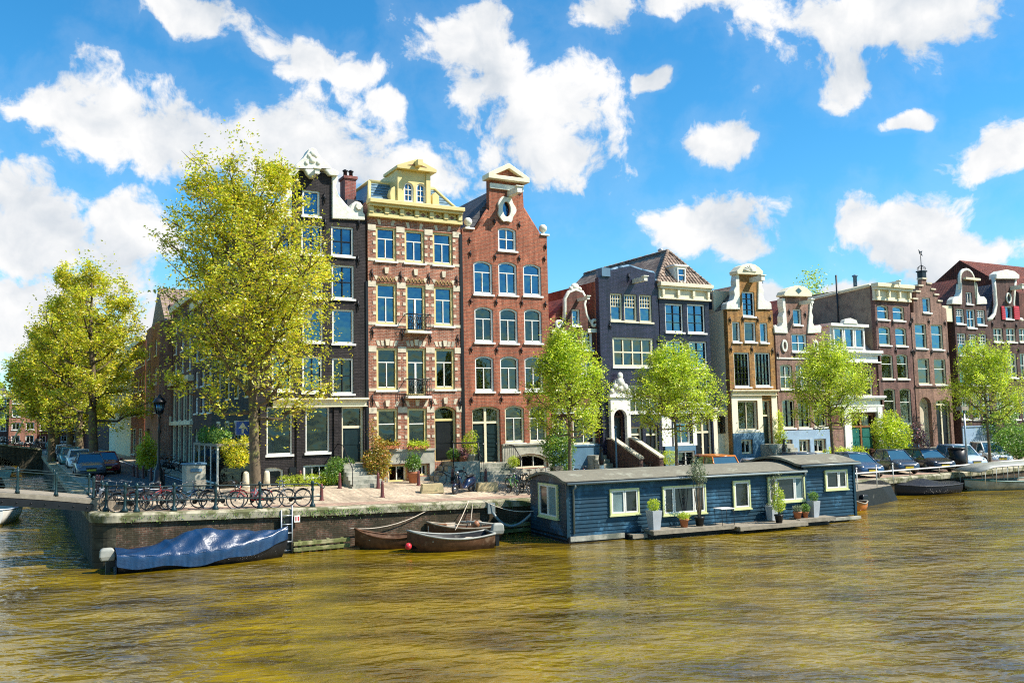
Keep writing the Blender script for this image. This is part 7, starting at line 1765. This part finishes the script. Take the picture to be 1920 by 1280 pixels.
# ---------------------------------------------------------------- camera, world, sun
cam_d=bpy.data.cameras.new('camera'); cam=bpy.data.objects.new('camera',cam_d); COL.objects.link(cam); scene.camera=cam
cam_d.sensor_width=36; cam_d.lens=FOC/1920*36; cam_d.clip_end=3000; cam_d.clip_start=.2
cam.matrix_world=Matrix.Translation(CAMP)@RM.to_4x4()
sd=Vector((1.35,-1.15,1.95)).normalized()   # towards the sun
SUN_EL=math.asin(sd.z); SUN_AZ=math.atan2(sd.x,sd.y)
ld=bpy.data.lights.new('sun','SUN'); ld.energy=5; ld.angle=R(.5); ld.color=(1,.94,.84)
lo=bpy.data.objects.new('sun',ld); COL.objects.link(lo); lo.rotation_euler=sd.to_track_quat('Z','Y').to_euler()
w=bpy.data.worlds.new('World'); scene.world=w; w.use_nodes=True; nt=w.node_tree; nt.nodes.clear(); L=nt.links
out=N(nt,'ShaderNodeOutputWorld'); sky=N(nt,'ShaderNodeTexSky'); sky.sky_type='NISHITA'; sky.sun_disc=False
sky.sun_elevation=SUN_EL; sky.sun_rotation=SUN_AZ; sky.air_density=1.1; sky.dust_density=.3; sky.ozone_density=3
bg=N(nt,'ShaderNodeBackground'); bg.inputs[1].default_value=.1
tint=mixc(nt,1.0,sky.outputs[0],SKYTINT,'MULTIPLY')
hs=N(nt,'ShaderNodeHueSaturation'); hs.inputs['Saturation'].default_value=1.2; L.new(tint,hs.inputs['Color']); L.new(hs.outputs[0],bg.inputs[0])
tc=N(nt,'ShaderNodeTexCoord'); sp=N(nt,'ShaderNodeSeparateXYZ'); nrm=N(nt,'ShaderNodeVectorMath',operation='NORMALIZE'); L.new(tc.outputs['Generated'],nrm.inputs[0]); L.new(nrm.outputs[0],sp.inputs[0])
az=N(nt,'ShaderNodeMath',operation='ARCTAN2'); L.new(sp.outputs['X'],az.inputs[0]); L.new(sp.outputs['Y'],az.inputs[1])
el=N(nt,'ShaderNodeMath',operation='ARCSINE'); L.new(sp.outputs['Z'],el.inputs[0])
ae=N(nt,'ShaderNodeCombineXYZ'); L.new(az.outputs[0],ae.inputs[0]); L.new(el.outputs[0],ae.inputs[1])
# noise warps the outlines
def noise(scale,det,rough,vec,w=0):
    n=N(nt,'ShaderNodeTexNoise'); n.inputs['Scale'].default_value=scale; n.inputs['Detail'].default_value=det; n.inputs['Roughness'].default_value=rough
    L.new(vec,n.inputs['Vector']); return n
nw=noise(9,3,.5,ae.outputs[0]); 
wv=N(nt,'ShaderNodeVectorMath',operation='MULTIPLY_ADD'); L.new(nw.outputs['Color'],wv.inputs[0]); wv.inputs[1].default_value=(.06,.05,0); wv.inputs[2].default_value=(-.03,-.025,0)
wa=N(nt,'ShaderNodeVectorMath',operation='ADD'); L.new(ae.outputs[0],wa.inputs[0]); L.new(wv.outputs[0],wa.inputs[1])
# cumulus positions: azimuth, elevation, half widths (radians)
def azel(u,v):
    d=ray(u,v).normalized(); return math.atan2(d.x,d.y),math.asin(d.z)
CL=[(215,225,195,80),(330,270,120,60),(110,200,100,50),(60,440,190,110),(230,430,120,70),(70,600,260,110),(590,270,150,85),(760,335,140,55),(340,15,120,42),(560,95,85,42),(660,130,45,25),
(870,90,95,70),(930,150,95,70),(1010,210,130,90),(1040,280,130,60),(1110,30,75,40),(1225,150,38,17),(1345,262,70,34),(1560,55,160,85),(1730,30,180,70),(1590,140,80,60),(1320,425,120,55),(1380,470,70,38),(1680,415,130,55),(1780,470,180,60),(1850,290,85,45),(1430,545,70,30),(1590,545,90,28),(1300,0,100,30),(1690,230,50,12),(730,190,40,22),
(2150,300,200,90),(2300,100,200,90),(1900,560,200,40),(500,-250,250,90),(1100,-300,300,80),(1700,-300,250,90)]
prev=None
for (cu,cv,ru,rv) in CL:
    a0,e0=azel(cu,cv); a1=azel(cu+ru*.5,cv)[0]; e1=azel(cu,cv-rv*.5)[1]
    ia=.47/abs(a1-a0); ie=.44/abs(e1-e0)
    m=N(nt,'ShaderNodeVectorMath',operation='MULTIPLY_ADD'); L.new(wa.outputs[0],m.inputs[0]); m.inputs[1].default_value=(ia,ie,0); m.inputs[2].default_value=(-a0*ia,-e0*ie,0)
    l=N(nt,'ShaderNodeVectorMath',operation='LENGTH'); L.new(m.outputs[0],l.inputs[0])
    if prev is None: prev=l.outputs['Value']
    else:
        s=N(nt,'ShaderNodeMath',operation='SMOOTH_MIN'); s.inputs[2].default_value=.12; L.new(prev,s.inputs[0]); L.new(l.outputs['Value'],s.inputs[1]); prev=s.outputs[0]
n2=noise(15,14,.62,wa.outputs[0])
mm=N(nt,'ShaderNodeMath',operation='MULTIPLY_ADD'); L.new(n2.outputs['Fac'],mm.inputs[0]); mm.inputs[1].default_value=-3.4; mm.inputs[2].default_value=1.7
ad=N(nt,'ShaderNodeMath',operation='ADD'); L.new(prev,ad.inputs[0]); L.new(mm.outputs[0],ad.inputs[1])
mask=N(nt,'ShaderNodeMapRange'); mask.interpolation_type='SMOOTHSTEP'; mask.inputs['From Min'].default_value=1.12; mask.inputs['From Max'].default_value=.6; L.new(ad.outputs[0],mask.inputs['Value'])
veil=N(nt,'ShaderNodeMapRange'); veil.interpolation_type='SMOOTHSTEP'; veil.inputs['From Min'].default_value=1.9; veil.inputs['From Max'].default_value=1.0; veil.inputs['To Max'].default_value=.08; L.new(ad.outputs[0],veil.inputs['Value'])
mkv=N(nt,'ShaderNodeMath',operation='MAXIMUM'); L.new(mask.outputs[0],mkv.inputs[0]); L.new(veil.outputs[0],mkv.inputs[1]); mask=mkv
# scattered clouds elsewhere round the sky
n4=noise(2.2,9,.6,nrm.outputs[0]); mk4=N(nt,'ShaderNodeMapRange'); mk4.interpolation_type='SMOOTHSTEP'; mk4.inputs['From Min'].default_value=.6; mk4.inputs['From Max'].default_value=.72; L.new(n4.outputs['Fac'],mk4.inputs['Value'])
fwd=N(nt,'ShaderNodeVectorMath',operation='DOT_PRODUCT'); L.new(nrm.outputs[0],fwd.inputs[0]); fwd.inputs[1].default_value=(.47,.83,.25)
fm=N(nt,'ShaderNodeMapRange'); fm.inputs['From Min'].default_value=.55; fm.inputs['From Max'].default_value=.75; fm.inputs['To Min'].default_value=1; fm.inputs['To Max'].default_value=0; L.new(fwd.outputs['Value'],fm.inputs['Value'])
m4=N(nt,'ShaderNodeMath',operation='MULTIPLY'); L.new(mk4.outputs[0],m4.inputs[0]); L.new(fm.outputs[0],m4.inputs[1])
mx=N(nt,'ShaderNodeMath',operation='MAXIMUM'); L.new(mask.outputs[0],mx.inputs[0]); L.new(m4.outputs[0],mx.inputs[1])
# cloud tone: thick parts a touch greyer in soft patches
n3=noise(7,8,.55,wa.outputs[0]); r3=N(nt,'ShaderNodeMapRange'); r3.inputs['From Min'].default_value=.42; r3.inputs['From Max'].default_value=.68; L.new(n3.outputs['Fac'],r3.inputs['Value'])
# relief: sunward lightening and self-shadow painted into the cloud colour
sh=N(nt,'ShaderNodeVectorMath',operation='ADD'); L.new(wa.outputs[0],sh.inputs[0]); sh.inputs[1].default_value=(.012,.03,0)
na=noise(15,6,.55,wa.outputs[0]); nb_=noise(15,6,.55,sh.outputs[0])
df=N(nt,'ShaderNodeMath',operation='SUBTRACT'); L.new(nb_.outputs['Fac'],df.inputs[0]); L.new(na.outputs['Fac'],df.inputs[1])
d2=N(nt,'ShaderNodeMath',operation='MULTIPLY_ADD'); L.new(df.outputs[0],d2.inputs[0]); d2.inputs[1].default_value=1.6; L.new(r3.outputs[0],d2.inputs[2]); d2.use_clamp=True
cc=mixc(nt,d2.outputs[0],(1,1,1),(.6,.67,.75))
bc=N(nt,'ShaderNodeBackground'); bc.inputs[1].default_value=CLOUD; L.new(cc,bc.inputs[0])
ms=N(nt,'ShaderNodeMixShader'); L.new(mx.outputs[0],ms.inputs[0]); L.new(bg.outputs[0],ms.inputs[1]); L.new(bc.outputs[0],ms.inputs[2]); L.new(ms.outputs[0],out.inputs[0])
w.cycles.sampling_method='MANUAL'; w.cycles.sample_map_resolution=512
vs=scene.view_settings; vs.view_transform='Standard'; vs.look='None'; vs.exposure=EXPO; vs.gamma=1
scene.cycles.use_denoising=False
scene.cycles.max_bounces=6; scene.cycles.transparent_max_bounces=8; scene.cycles.caustics_reflective=False; scene.cycles.caustics_refractive=False
scene.render.film_transparent=False
scene.cycles.filter_width=1.1; scene.cycles.sample_clamp_direct=4; scene.cycles.sample_clamp_indirect=4
